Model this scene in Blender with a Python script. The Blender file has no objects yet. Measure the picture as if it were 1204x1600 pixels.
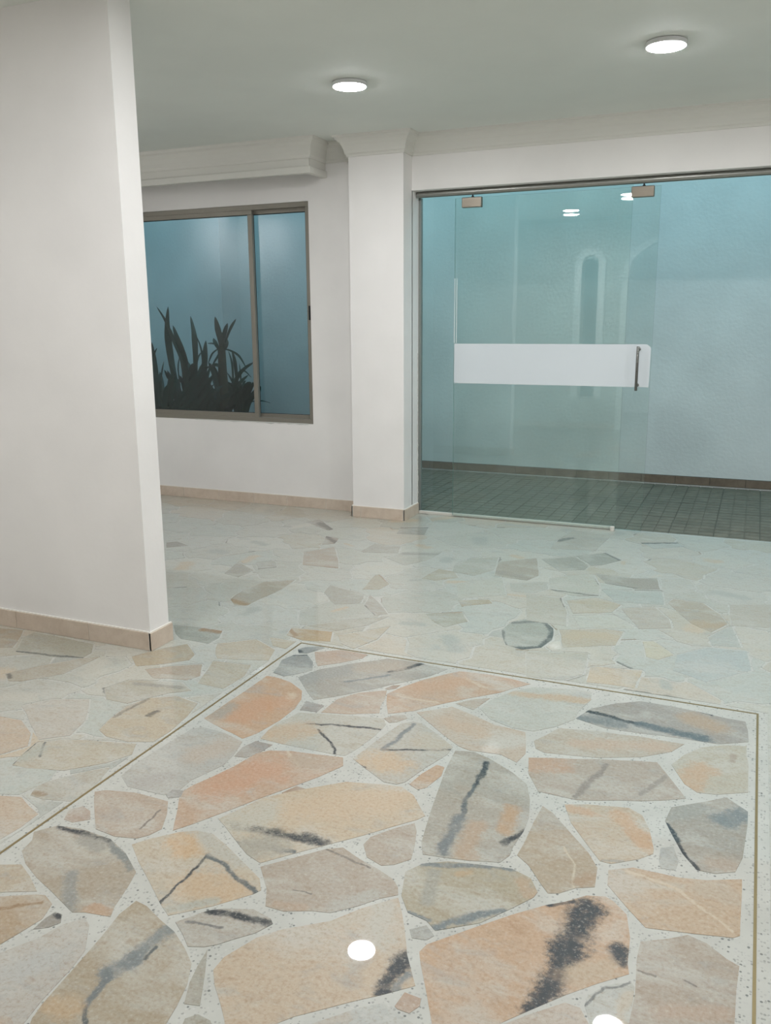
import bpy, bmesh, math, random
from mathutils import Vector, Matrix
from mathutils.geometry import tessellate_polygon

random.seed(11)
scene = bpy.context.scene
COL = scene.collection

# ---------------------------------------------------------------- camera
FPX = 1343.48
cam_data = bpy.data.cameras.new('camera')
cam_data.sensor_fit = 'HORIZONTAL'
cam_data.sensor_width = 36.0
cam_data.lens = FPX / 1204 * 36.0
cam_data.clip_start = 0.02
cam = bpy.data.objects.new('camera', cam_data)
COL.objects.link(cam)
PITCH, YAW, ROLL = 0.21618, 0.40530, -0.006138
fwd = Vector((-math.sin(YAW) * math.cos(PITCH), math.cos(YAW) * math.cos(PITCH), -math.sin(PITCH)))
rgt = Vector((math.cos(YAW), math.sin(YAW), 0))
up = rgt.cross(fwd)
r2 = rgt * math.cos(ROLL) + up * math.sin(ROLL)
u2 = -rgt * math.sin(ROLL) + up * math.cos(ROLL)
M = Matrix.Identity(4)
for i in range(3):
    M[i][0], M[i][1], M[i][2] = r2[i], u2[i], -fwd[i]
M.translation = (0, 0, 1.35)
cam.matrix_world = M
scene.camera = cam

# ---------------------------------------------------------------- light
world = bpy.data.worlds.new('dusk_sky')
scene.world = world
world.use_nodes = True
bg = world.node_tree.nodes['Background']
bg.inputs["Color"].default_value = (0.36, 0.70, 0.83, 1)
bg.inputs["Strength"].default_value = 2.15
LAMP_POWER = 245.0
LAMP_COLOR = (0.965, 0.975, 1.0, 1)
LAMPS = [(-2.012, 4.262), (-0.479, 4.247), (-1.27, 2.40), (-2.05, 1.36), (1.1, 4.27), (0.45, 2.40), (1.9, 2.4), (-4.3, 1.2), (0.3, -0.6), (-4.95, 3.3)]  # some entries are added unseen lamps for fill, see lamp_labels
scene.view_settings.view_transform = 'Standard'
scene.view_settings.look = 'None'
scene.view_settings.gamma = 1
scene.view_settings.use_curve_mapping = False
scene.view_settings.exposure = 0.0

# ---------------------------------------------------------------- helpers
def lin(c):
    return tuple((v / 255 / 12.92) if v / 255 <= 0.04045 else ((v / 255 + 0.055) / 1.055) ** 2.4 for v in c)

def mesh_obj(name, verts, faces, mats, parent=None, fm=None, smooth=False, link=True):
    me = bpy.data.meshes.new(name)
    me.from_pydata([tuple(v) for v in verts], [], faces)
    for m in (mats if isinstance(mats, (list, tuple)) else [mats]):
        me.materials.append(m)
    if fm:
        me.polygons.foreach_set('material_index', fm)
    if smooth:
        me.polygons.foreach_set('use_smooth', [True] * len(me.polygons))
    me.update()
    o = bpy.data.objects.new(name, me)
    if link:
        COL.objects.link(o)
    if parent is not None:
        o.parent = parent
    return o

def empty(name, loc=(0, 0, 0)):
    o = bpy.data.objects.new(name, None)
    o.location = loc
    o.empty_display_size = 0.1
    COL.objects.link(o)
    return o

def tag(o, label=None, cat=None, group=None, kind=None):
    if label: o['label'] = label
    if cat: o['category'] = cat
    if group: o['group'] = group
    if kind: o['kind'] = kind
    return o

def stone_lin(c, k=0.80, sat=0.82):
    l = lin(c); g = 0.3 * l[0] + 0.59 * l[1] + 0.11 * l[2]
    k2 = k * (0.55 if sum(c) < 240 else 1.0)
    return tuple((g + (x - g) * sat) * k2 * t for x, t in zip(l, (0.965, 0.998, 0.965)))

class MB:
    """collects shapes into one mesh"""
    def __init__(s): s.v, s.f, s.m = [], [], []
    def box(s, x0, x1, y0, y1, z0, z1, m=0):
        b = len(s.v)
        s.v += [(x, y, z) for z in (z0, z1) for y in (y0, y1) for x in (x0, x1)]
        for q in ((0, 2, 3, 1), (4, 5, 7, 6), (0, 1, 5, 4), (2, 6, 7, 3), (0, 4, 6, 2), (1, 3, 7, 5)):
            s.f.append(tuple(b + i for i in q)); s.m.append(m)
        return s
    def bev(s, x0, x1, y0, y1, z0, z1, r, m=0):
        """box with chamfered edges"""
        bm = bmesh.new()
        bmesh.ops.create_cube(bm, size=1)
        for v in bm.verts:
            v.co = Vector(((x0 + x1) / 2 + v.co.x * (x1 - x0), (y0 + y1) / 2 + v.co.y * (y1 - y0), (z0 + z1) / 2 + v.co.z * (z1 - z0)))
        bmesh.ops.bevel(bm, geom=bm.edges[:], offset=r, segments=1, profile=0.5, affect='EDGES')
        bm.verts.index_update()
        b = len(s.v)
        s.v += [tuple(v.co) for v in bm.verts]
        for f in bm.faces:
            s.f.append(tuple(b + v.index for v in f.verts)); s.m.append(m)
        bm.free()
        return s
    def lathe(s, c, axis, prof, n=32, m=0):
        """prof: (radius, height) along axis"""
        ax = Vector(axis).normalized()
        t = Vector((1, 0, 0)) if abs(ax.x) < 0.9 else Vector((0, 1, 0))
        e1 = ax.cross(t).normalized(); e2 = ax.cross(e1)
        b = len(s.v)
        for r, h in prof:
            for k in range(n):
                a = 2 * math.pi * k / n
                s.v.append(tuple(Vector(c) + ax * h + (e1 * math.cos(a) + e2 * math.sin(a)) * r))
        for j in range(len(prof) - 1):
            for k in range(n):
                s.f.append((b + j * n + k, b + j * n + (k + 1) % n, b + (j + 1) * n + (k + 1) % n, b + (j + 1) * n + k)); s.m.append(m)
        s.f.append(tuple(b + k for k in range(n))[::-1]); s.m.append(m)
        s.f.append(tuple(b + (len(prof) - 1) * n + k for k in range(n))); s.m.append(m)
        return s
    def build(s, name, mats, parent=None, smooth=False):
        o = mesh_obj(name, s.v, s.f, mats, parent, s.m, False)
        if smooth:
            o.data.polygons.foreach_set('use_smooth', [True] * len(o.data.polygons))
            o.data.set_sharp_from_angle(angle=math.radians(40))
        return o

def panel(name, outer, holes, axis, c0, c1, mats, parent=None, mb=None):
    """flat panel with holes: outlines in (a, z); axis 'y' -> (a=x, depth y), 'x' -> (a=y, depth x), 'z' -> (a=x, b=y, depth z)"""
    def P(a, b, c):
        return (a, c, b) if axis == 'y' else ((c, a, b) if axis == 'x' else (a, b, c))
    loops = [outer] + list(holes)
    pts = [p for l in loops for p in l]
    tris = tessellate_polygon([[Vector((p[0], p[1], 0)) for p in l] for l in loops])
    n = len(pts)
    v = [P(a, b, c0) for a, b in pts] + [P(a, b, c1) for a, b in pts]
    f = [tuple(t) for t in tris] + [tuple(i + n for i in reversed(t)) for t in tris]
    b = 0
    for l in loops:
        k = len(l)
        for i in range(k):
            j = (i + 1) % k
            f.append((b + i, b + j, b + j + n, b + i + n))
        b += k
    o = mesh_obj(name, v, f, mats, parent)
    bm = bmesh.new(); bm.from_mesh(o.data)
    bmesh.ops.recalc_face_normals(bm, faces=bm.faces[:])
    bm.to_mesh(o.data); bm.free()
    return o

def sweep(name, path, prof, z, mat, parent=None, cap=True, side=-1):
    """mitred moulding: path of (x, y); prof of (out, dz); side -1 puts 'out' to the right of travel"""
    n = len(path); dirs = []
    for i in range(n - 1):
        d = Vector(path[i + 1]) - Vector(path[i]); dirs.append(d.normalized())
    nor = [Vector((d.y, -d.x)) * (-side) for d in dirs]
    v, f = [], []
    for i in range(n):
        if i == 0: off = nor[0]
        elif i == n - 1: off = nor[-1]
        else:
            s = nor[i - 1] + nor[i]
            off = s / max(1e-6, (1 + nor[i - 1].dot(nor[i])))
        for o_, dz in prof:
            v.append((path[i][0] + off.x * o_, path[i][1] + off.y * o_, z + dz))
    k = len(prof)
    for i in range(n - 1):
        for j in range(k - 1):
            f.append((i * k + j, i * k + j + 1, (i + 1) * k + j + 1, (i + 1) * k + j))
        f.append((i * k + k - 1, i * k, (i + 1) * k, (i + 1) * k + k - 1))
    if cap:
        f.append(tuple(range(k))); f.append(tuple((n - 1) * k + j for j in range(k))[::-1])
    return mesh_obj(name, v, f, mat, parent)

# ---------------------------------------------------------------- materials
def new_mat(name):
    m = bpy.data.materials.new(name); m.use_nodes = True
    nt = m.node_tree
    return m, nt, nt.nodes['Principled BSDF']

def N(nt, t, **kw):
    n = nt.nodes.new(t)
    for k, v in kw.items():
        if k in n.inputs.keys(): n.inputs[k].default_value = v
        else: setattr(n, k, v)
    return n

def math_n(nt, op, a, b=None, c=None, clamp=False):
    n = nt.nodes.new('ShaderNodeMath'); n.operation = op; n.use_clamp = clamp
    for i, x in enumerate((a, b, c)):
        if x is None: continue
        if isinstance(x, (int, float)): n.inputs[i].default_value = x
        else: nt.links.new(x, n.inputs[i])
    return n.outputs[0]

def mix_c(nt, fac, a, b, blend='MIX'):
    n = nt.nodes.new('ShaderNodeMix'); n.data_type = 'RGBA'; n.blend_type = blend
    for s, x in ((n.inputs['Factor'], fac), (n.inputs['A'], a), (n.inputs['B'], b)):
        if isinstance(x, (int, float)): s.default_value = x
        elif isinstance(x, tuple): s.default_value = (x + (1,))[:4]
        else: nt.links.new(x, s)
    return n.outputs['Result']

def noise_n(nt, vec, scale, detail=3, rough=0.5, dist=0.0):
    n = nt.nodes.new('ShaderNodeTexNoise')
    n.inputs['Scale'].default_value = scale; n.inputs['Detail'].default_value = detail
    n.inputs['Roughness'].default_value = rough; n.inputs['Distortion'].default_value = dist
    if vec is not None: nt.links.new(vec, n.inputs['Vector'])
    return n

def maprange(nt, v, a, b, c=0.0, d=1.0, smooth=False):
    n = nt.nodes.new('ShaderNodeMapRange'); n.clamp = True
    if smooth: n.interpolation_type = 'SMOOTHSTEP'
    nt.links.new(v, n.inputs['Value'])
    for k, x in (('From Min', a), ('From Max', b), ('To Min', c), ('To Max', d)): n.inputs[k].default_value = x
    return n.outputs['Result']

def geo_pos(nt):
    return nt.nodes.new('ShaderNodeNewGeometry').outputs['Position']

def bump(nt, b, h, strength, dist):
    n = nt.nodes.new('ShaderNodeBump'); n.inputs['Strength'].default_value = strength; n.inputs['Distance'].default_value = dist
    nt.links.new(h, n.inputs['Height']); nt.links.new(n.outputs['Normal'], b.inputs['Normal'])

def paint(name, rgb, var=0.03, rough=0.75, bs=0.15):
    m, nt, b = new_mat(name)
    p = geo_pos(nt)
    n = noise_n(nt, p, 2.2, 4)
    c = lin(rgb)
    dark = tuple(x * (1 - var * 2) for x in c)
    col = mix_c(nt, maprange(nt, n.outputs[0], 0.35, 0.65), dark, c)
    nt.links.new(col, b.inputs['Base Color'])
    b.inputs['Roughness'].default_value = rough
    b.inputs['Specular IOR Level'].default_value = 0.3
    f = noise_n(nt, p, 38, 4)
    bump(nt, b, f.outputs[0], bs, 0.004)
    return m

MAT = {}
MAT['wall'] = paint('wall_paint', (236, 233, 230))
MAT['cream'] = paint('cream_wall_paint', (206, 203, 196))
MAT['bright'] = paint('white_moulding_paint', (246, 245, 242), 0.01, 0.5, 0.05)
MAT['ceil'] = paint('ceiling_paint', (226, 229, 223), 0.02)
MAT['crown'] = paint('moulding_paint', (220, 218, 211), 0.01, 0.6, 0.05)
MAT['patio_wall'] = paint('patio_wall_paint', (226, 228, 226), 0.05, 0.85, 0.5)
MAT['caulk'] = paint('white_caulk', (225, 222, 214), 0.02)
MAT['plaster'] = paint('rough_plaster', (205, 205, 200), 0.05, 0.9, 0.8)

def metal(name, rgb, rough, metallic=1.0, streak=0):
    m, nt, b = new_mat(name)
    b.inputs['Base Color'].default_value = lin(rgb) + (1,)
    b.inputs['Metallic'].default_value = metallic
    b.inputs['Roughness'].default_value = rough
    tc = N(nt, 'ShaderNodeTexCoord')
    mp = N(nt, 'ShaderNodeMapping'); mp.inputs['Scale'].default_value = (2, 60, 60) if streak else (20, 20, 20)
    nt.links.new(tc.outputs['Object'], mp.inputs['Vector'])
    n = noise_n(nt, mp.outputs[0], 6, 3)
    nt.links.new(maprange(nt, n.outputs[0], 0.3, 0.7, rough * 0.8, min(1, rough * 1.25)), b.inputs['Roughness'])
    return m
MAT['bronze'] = metal('bronze_aluminium', (134, 129, 119), 0.5, 0.35)
MAT['steel'] = metal('brushed_steel', (140, 132, 120), 0.42, 1.0, 1)
MAT['rail'] = metal('rail_steel', (150, 150, 145), 0.34, 0.85, 1)
MAT['darkmetal'] = metal('dark_metal', (40, 42, 42), 0.4, 0.6)
MAT['chrome'] = metal('chrome', (120, 120, 116), 0.3, 1.0)
MAT['alu'] = metal('white_aluminium', (214, 211, 203), 0.45, 0.1)
MAT['grey_alu'] = metal('grey_aluminium', (135, 140, 136), 0.45, 0.4)
MAT['brass'] = metal('aged_brass', (146, 131, 94), 0.38, 0.55)
MAT['gasket'] = metal('black_gasket', (22, 25, 25), 0.6, 0.0)

def glass(name, tint, edge=False):
    """thin architectural pane: tinted see-through with mirror reflection that grows towards grazing"""
    m = bpy.data.materials.new(name); m.use_nodes = True
    nt = m.node_tree; nt.nodes.clear()
    out = N(nt, 'ShaderNodeOutputMaterial')
    lw = N(nt, 'ShaderNodeLayerWeight'); lw.inputs['Blend'].default_value = 0.5
    p5 = math_n(nt, 'POWER', lw.outputs['Facing'], 5.0)
    fac = math_n(nt, 'MULTIPLY_ADD', p5, 0.945, 0.055)
    tr = N(nt, 'ShaderNodeBsdfTransparent'); tr.inputs['Color'].default_value = tint + (1,)
    gl = N(nt, 'ShaderNodeBsdfGlossy'); gl.inputs['Roughness'].default_value = 0.0
    mx = N(nt, 'ShaderNodeMixShader')
    nt.links.new(fac, mx.inputs[0]); nt.links.new(tr.outputs[0], mx.inputs[1]); nt.links.new(gl.outputs[0], mx.inputs[2])
    nt.links.new(mx.outputs[0], out.inputs['Surface'])
    return m
MAT['glass'] = glass('clear_door_glass', (0.955, 0.985, 0.975))
MAT['smoke'] = glass('tinted_window_glass', (0.75, 0.80, 0.82))
m, nt, b = new_mat('glass_edge')
b.inputs['Base Color'].default_value = lin((95, 135, 125)) + (1,); b.inputs['Roughness'].default_value = 0.15
b.inputs['Coat Weight'].default_value = 0.5
tc = geo_pos(nt); nn = noise_n(nt, tc, 9)
nt.links.new(mix_c(nt, nn.outputs[0], lin((80, 120, 112)), lin((125, 160, 150))), b.inputs['Base Color'])
MAT['glass_edge'] = m

m, nt, b = new_mat('white_band_film')
n_ = noise_n(nt, geo_pos(nt), 5)
nt.links.new(mix_c(nt, n_.outputs[0], lin((203, 210, 214)), lin((209, 216, 220))), b.inputs['Base Color'])
b.inputs['Roughness'].default_value = 0.55
MAT['film'] = m

m, nt, b = new_mat('lamp_diffuser')
b.inputs['Base Color'].default_value = (0.9, 0.9, 0.9, 1)
b.inputs['Emission Color'].default_value = LAMP_COLOR
b.inputs['Emission Strength'].default_value = LAMP_POWER
MAT['diffuser'] = m
m, nt, b = new_mat('lamp_housing')
n_ = noise_n(nt, geo_pos(nt), 30)
nt.links.new(mix_c(nt, n_.outputs[0], lin((215, 215, 215)), lin((225, 225, 225))), b.inputs['Base Color'])
b.inputs['Roughness'].default_value = 0.4
MAT['housing'] = m

# polished floor finish shared by grout and stones
def polish(b):
    b.inputs['Roughness'].default_value = 0.4
    b.inputs['Specular IOR Level'].default_value = 0.5
    b.inputs['Coat Weight'].default_value = 0.75
    b.inputs['Coat Roughness'].default_value = 0.018
    b.inputs['Coat IOR'].default_value = 1.45

m, nt, b = new_mat('terrazzo_grout')
p = geo_pos(nt)
v1 = N(nt, 'ShaderNodeTexVoronoi'); v1.inputs['Scale'].default_value = 150; nt.links.new(p, v1.inputs['Vector'])
v2 = N(nt, 'ShaderNodeTexVoronoi'); v2.inputs['Scale'].default_value = 75; nt.links.new(p, v2.inputs['Vector'])
base = mix_c(nt, maprange(nt, noise_n(nt, p, 9, 4).outputs[0], 0.3, 0.7), lin((177, 177, 169)), lin((189, 189, 181)))
sep = N(nt, 'ShaderNodeSeparateColor'); nt.links.new(v1.outputs['Color'], sep.inputs[0])
chip = math_n(nt, 'MULTIPLY', maprange(nt, v1.outputs['Distance'], 0.42, 0.5, 1, 0), math_n(nt, 'LESS_THAN', sep.outputs[0], 0.40))
chipc = mix_c(nt, sep.outputs[1], lin((132, 132, 126)), lin((192, 191, 185)))
c1 = mix_c(nt, math_n(nt, 'MULTIPLY', chip, 0.8), base, chipc)
sep2 = N(nt, 'ShaderNodeSeparateColor'); nt.links.new(v2.outputs['Color'], sep2.inputs[0])
spot = math_n(nt, 'MULTIPLY', maprange(nt, v2.outputs['Distance'], 0.20, 0.27, 1, 0), math_n(nt, 'LESS_THAN', sep2.outputs[0], 0.16))
c2 = mix_c(nt, math_n(nt, 'MULTIPLY', spot, 0.85), c1, lin((92, 96, 92)))
nt.links.new(c2, b.inputs['Base Color'])
polish(b)
MAT['grout'] = m

def attr(nt, name):
    a = N(nt, 'ShaderNodeAttribute'); a.attribute_type = 'OBJECT'; a.attribute_name = name
    return a

NFEAT = 6
def stone_mat(name, feats, source='OBJECT'):
    m, nt, b = new_mat(name)
    oi = N(nt, 'ShaderNodeObjectInfo')
    pos = geo_pos(nt)
    if source == 'OBJECT':
        tc = N(nt, 'ShaderNodeTexCoord').outputs['Object']
        base = attr(nt, 'tone').outputs['Color']
    else:
        tc = pos
        a = N(nt, 'ShaderNodeAttribute'); a.attribute_type = 'GEOMETRY'; a.attribute_name = 'tone'
        base = a.outputs['Color']
    # streaky bedding of the marble, turned differently in each stone
    mp = N(nt, 'ShaderNodeMapping'); nt.links.new(tc, mp.inputs['Vector'])
    cmb = N(nt, 'ShaderNodeCombineXYZ'); nt.links.new(math_n(nt, 'MULTIPLY', oi.outputs['Random'], 6.28), cmb.inputs['Z'])
    nt.links.new(cmb.outputs[0], mp.inputs['Rotation'])
    mp.inputs['Scale'].default_value = (1, 1.9, 1)
    cl = N(nt, 'ShaderNodeCombineXYZ'); nt.links.new(math_n(nt, 'MULTIPLY', oi.outputs['Random'], 37.0), cl.inputs['Z'])
    nt.links.new(cl.outputs[0], mp.inputs['Location'])
    big = noise_n(nt, mp.outputs[0], 4.5, 5, 0.6, 0.5)
    mid = noise_n(nt, mp.outputs[0], 20, 7, 0.72, 0.2)
    fine = noise_n(nt, pos, 110, 3, 0.7)
    c = mix_c(nt, maprange(nt, big.outputs[0], 0.47, 0.66, 0, 0.85), base, mix_c(nt, 0.7, base, lin((184, 184, 176))))
    c = mix_c(nt, maprange(nt, mid.outputs[0], 0.50, 0.70, 0, 0.6), c, mix_c(nt, 1.0, c, (0.76, 0.66, 0.55), 'MULTIPLY'))
    c = mix_c(nt, maprange(nt, mid.outputs[0], 0.48, 0.32, 0, 0.6), c, mix_c(nt, 1.0, c, (0.80, 0.83, 0.85), 'MULTIPLY'))
    cloud = noise_n(nt, mp.outputs[0], 7, 4, 0.6, 1.0)
    c = mix_c(nt, maprange(nt, cloud.outputs[0], 0.56, 0.72, 0, 0.45), c, lin((150, 154, 152)))
    if feats:
        sep = N(nt, 'ShaderNodeSeparateXYZ'); nt.links.new(tc, sep.inputs[0])
        wn = noise_n(nt, pos, 26, 7, 0.72); wsep = N(nt, 'ShaderNodeSeparateColor'); nt.links.new(wn.outputs['Color'], wsep.inputs[0])
        wb = noise_n(nt, pos, 8, 3, 0.6); wbs = N(nt, 'ShaderNodeSeparateColor'); nt.links.new(wb.outputs['Color'], wbs.inputs[0])
        speck = math_n(nt, 'MULTIPLY', maprange(nt, noise_n(nt, pos, 60, 4, 0.75).outputs[0], 0.32, 0.5, 0.75, 1.0), maprange(nt, noise_n(nt, pos, 20, 2, 0.5).outputs[0], 0.33, 0.5, 0.72, 1.0))
        rn1 = noise_n(nt, pos, 13, 2, 0.5); rn2 = noise_n(nt, pos, 75, 5, 0.8)
        rag = math_n(nt, 'ADD', math_n(nt, 'MULTIPLY_ADD', rn1.outputs[0], 1.3, -0.65), math_n(nt, 'MULTIPLY_ADD', rn2.outputs[0], 2.2, -1.1))
        for i in range(NFEAT):
            fa, fc = attr(nt, 'mark_%d' % i), attr(nt, 'ink_%d' % i)
            s3 = N(nt, 'ShaderNodeSeparateColor'); nt.links.new(fa.outputs['Color'], s3.inputs[0])
            ax, ay, bx, by = s3.outputs[0], s3.outputs[1], s3.outputs[2], fa.outputs['Alpha']
            w = fc.outputs['Alpha']
            amp = math_n(nt, 'MULTIPLY_ADD', w, 1.1, 0.005)
            px_ = math_n(nt, 'MULTIPLY_ADD', math_n(nt, 'SUBTRACT', wsep.outputs[0], 0.5), amp, sep.outputs[0])
            py_ = math_n(nt, 'MULTIPLY_ADD', math_n(nt, 'SUBTRACT', wsep.outputs[1], 0.5), amp, sep.outputs[1])
            px_ = math_n(nt, 'MULTIPLY_ADD', math_n(nt, 'SUBTRACT', wbs.outputs[0], 0.5), math_n(nt, 'MULTIPLY_ADD', w, 0.55, 0.04), px_)
            py_ = math_n(nt, 'MULTIPLY_ADD', math_n(nt, 'SUBTRACT', wbs.outputs[1], 0.5), math_n(nt, 'MULTIPLY_ADD', w, 0.55, 0.04), py_)
            dx, dy = math_n(nt, 'SUBTRACT', bx, ax), math_n(nt, 'SUBTRACT', by, ay)
            ex, ey = math_n(nt, 'SUBTRACT', px_, ax), math_n(nt, 'SUBTRACT', py_, ay)
            dd = math_n(nt, 'ADD', math_n(nt, 'MULTIPLY', dx, dx), math_n(nt, 'MULTIPLY_ADD', dy, dy, 1e-7))
            de = math_n(nt, 'ADD', math_n(nt, 'MULTIPLY', dx, ex), math_n(nt, 'MULTIPLY', dy, ey))
            t = math_n(nt, 'DIVIDE', de, dd, clamp=True)
            qx = math_n(nt, 'SUBTRACT', ex, math_n(nt, 'MULTIPLY', dx, t)); qy = math_n(nt, 'SUBTRACT', ey, math_n(nt, 'MULTIPLY', dy, t))
            d = math_n(nt, 'SQRT', math_n(nt, 'ADD', math_n(nt, 'MULTIPLY', qx, qx), math_n(nt, 'MULTIPLY', qy, qy)))
            r = math_n(nt, 'DIVIDE', d, math_n(nt, 'ADD', w, 1e-5))
            r = math_n(nt, 'ADD', r, rag)
            mask = math_n(nt, 'MULTIPLY', maprange(nt, r, 0.45, 1.55, 1, 0, True), speck)
            c = mix_c(nt, mask, c, fc.outputs['Color'])
    c = mix_c(nt, maprange(nt, fine.outputs[0], 0.52, 0.64, 0, 0.6), c, mix_c(nt, 1.0, c, (0.80, 0.72, 0.64), 'MULTIPLY'))
    c = mix_c(nt, maprange(nt, fine.outputs[0], 0.44, 0.30, 0, 0.35), c, lin((196, 190, 178)))
    nt.links.new(c, b.inputs['Base Color'])
    polish(b)
    return m
MAT['stone'] = stone_mat('marble_stone', False)
MAT['veined'] = stone_mat('veined_marble_stone', True)
MAT['beyond'] = stone_mat('marble_stone_far', False, 'GEOMETRY')

def tile_mat(name, a, c, rough, spec=0.4, scale=14):
    m, nt, b = new_mat(name)
    oi = N(nt, 'ShaderNodeObjectInfo'); p = geo_pos(nt)
    n1 = noise_n(nt, p, scale, 6, 0.65, 0.4); n2 = noise_n(nt, p, scale * 7, 3, 0.6)
    col = mix_c(nt, maprange(nt, n1.outputs[0], 0.3, 0.7), lin(a), lin(c))
    col = mix_c(nt, math_n(nt, 'MULTIPLY', oi.outputs['Random'], 0.35), col, mix_c(nt, 1.0, col, (0.8, 0.78, 0.76), 'MULTIPLY'))
    col = mix_c(nt, maprange(nt, n2.outputs[0], 0.6, 0.75, 0, 0.5), col, mix_c(nt, 1.0, col, (0.7, 0.7, 0.7), 'MULTIPLY'))
    nt.links.new(col, b.inputs['Base Color']); b.inputs['Roughness'].default_value = rough
    b.inputs['Specular IOR Level'].default_value = spec
    return m
MAT['skirt'] = tile_mat('travertine_skirting', (198, 181, 164), (214, 199, 183), 0.4)
MAT['patio_skirt'] = tile_mat('brown_skirting', (112, 96, 82), (134, 116, 100), 0.6)
MAT['patio_tile'] = tile_mat('patio_tile', (100, 96, 84), (124, 118, 104), 0.6, 0.3, 9)
MAT['mortar'] = paint('patio_mortar', (92, 92, 84), 0.1, 0.9, 0.3)
MAT['soil'] = paint('potting_soil', (58, 46, 36), 0.2, 0.95, 1.0)
m, nt, b = new_mat('strap_leaf')
tc = N(nt, 'ShaderNodeTexCoord'); oi = N(nt, 'ShaderNodeObjectInfo')
n1 = noise_n(nt, tc.outputs['Object'], 14, 4)
c = mix_c(nt, n1.outputs[0], lin((26, 48, 36)), lin((44, 70, 48)))
c = mix_c(nt, math_n(nt, 'MULTIPLY', oi.outputs['Random'], 0.5), c, lin((40, 58, 40)))
nt.links.new(c, b.inputs['Base Color']); b.inputs['Roughness'].default_value = 0.45
MAT['leaf'] = m
MAT['stem'] = paint('plant_stem', (84, 78, 60), 0.2, 0.9, 0.8)

# ---------------------------------------------------------------- room shell
CEIL = 2.54
BACK = 5.58          # window wall and header face
GLASSY = 5.72
xL, xR, yF = -5.3, 2.6, -1.6
T = 0.16

floor = MB().box(xL, xR, yF, 5.735, -0.06, 0.0).build('floor', MAT['grout'])
tag(floor, 'polished crazy-paving marble floor set in pale speckled terrazzo grout', 'floor', kind='structure')

ceiling = MB().box(xL - T, xR + T, yF - T, 5.9, CEIL, CEIL + 0.2).build('ceiling', MAT['ceil'])
tag(ceiling, 'flat pale grey painted ceiling', 'ceiling', kind='structure')

WIN = (-4.95, -2.965, 0.628, 2.183)
HDR = 2.203
OPX = (-2.19, 1.45)
wall_back = panel('wall_back',
    [(xL, 0), (OPX[0], 0), (OPX[0], HDR), (OPX[1], HDR), (OPX[1], 0), (xR, 0), (xR, CEIL), (xL, CEIL)],
    [[(WIN[0], WIN[2]), (WIN[1], WIN[2]), (WIN[1], WIN[3]), (WIN[0], WIN[3])]], 'y', BACK, 5.735, MAT['wall'])
tag(wall_back, 'white back wall with the bronze framed window and the header over the glass door', 'wall', kind='structure')

pillar = MB().box(-2.58, -2.19, 5.43, BACK + 0.01, 0, CEIL).build('pillar', MAT['wall'])
tag(pillar, 'white square pillar between the window wall and the glass door', 'pillar', kind='structure')
# rough plaster ridge where the pillar meets the glass
random.seed(4)
v, f = [], []
zz = 0.09; k = 0
while zz < 1.15:
    a = random.uniform(0.002, 0.011) if zz < 0.5 else random.uniform(0.001, 0.005)
    v += [(-2.193, 5.682, zz), (-2.19 + a, 5.685 + random.uniform(-.003, .003), zz), (-2.193, 5.70, zz)]
    if k:
        i = 3 * k
        f += [(i - 3, i - 2, i + 1, i), (i - 2, i - 1, i + 2, i + 1)]
    k += 1; zz += random.uniform(0.008, 0.02)
mesh_obj('plaster_ridge', v, f, MAT['plaster'], pillar)

wl = MB().box(xL, -2.272, 2.768, 2.895, 0, CEIL).build('wall_left', MAT['wall'])
tag(wl, 'white partition wall ending at the left foreground', 'wall', kind='structure')
o = MB().box(xL - T, xL, yF - T, 5.735, 0, CEIL).build('wall_side', MAT['wall']); tag(o, 'plain white side wall hidden behind the partition', 'wall', kind='structure')
o = MB().box(xR, xR + T, yF - T, 5.735, 0, CEIL).build('wall_right', MAT['wall']); tag(o, 'plain white wall on the right outside the picture', 'wall', kind='structure')
o = MB().box(xL, xR, yF - T, yF, 0, CEIL).build('wall_rear', MAT['wall']); tag(o, 'plain white rear wall seen only in reflections', 'wall', kind='structure')

# arched wall around the viewer, mirrored in the door glass
YA = 0.42
ax0, ax1, imp, crownz = -1.53, 1.55, 1.86, 2.40
arch = []
for i in range(17):
    t = math.pi * i / 16
    arch.append((ax0 + (ax1 - ax0) / 2 * (1 - math.cos(t)), imp + (crownz - imp) * math.sin(t) ** 0.8))
outer = [(xL, 0), (ax0, 0)] + arch + [(ax1, 0), (xR, 0), (xR, CEIL), (xL, CEIL)]
nx0, nx1, nz0, nzt = -2.08, -1.88, 0.40, 2.10
r = (nx1 - nx0) / 2
niche = [(nx0, nz0), (nx1, nz0)] + [((nx0 + nx1) / 2 + r * math.cos(math.pi * i / 12), nzt - r + r * math.sin(math.pi * i / 12)) for i in range(13)]
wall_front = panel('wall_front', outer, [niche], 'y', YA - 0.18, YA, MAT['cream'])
tag(wall_front, 'white wall with a wide arch and a narrow arched opening, seen mirrored in the glass', 'wall', kind='structure')
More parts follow.
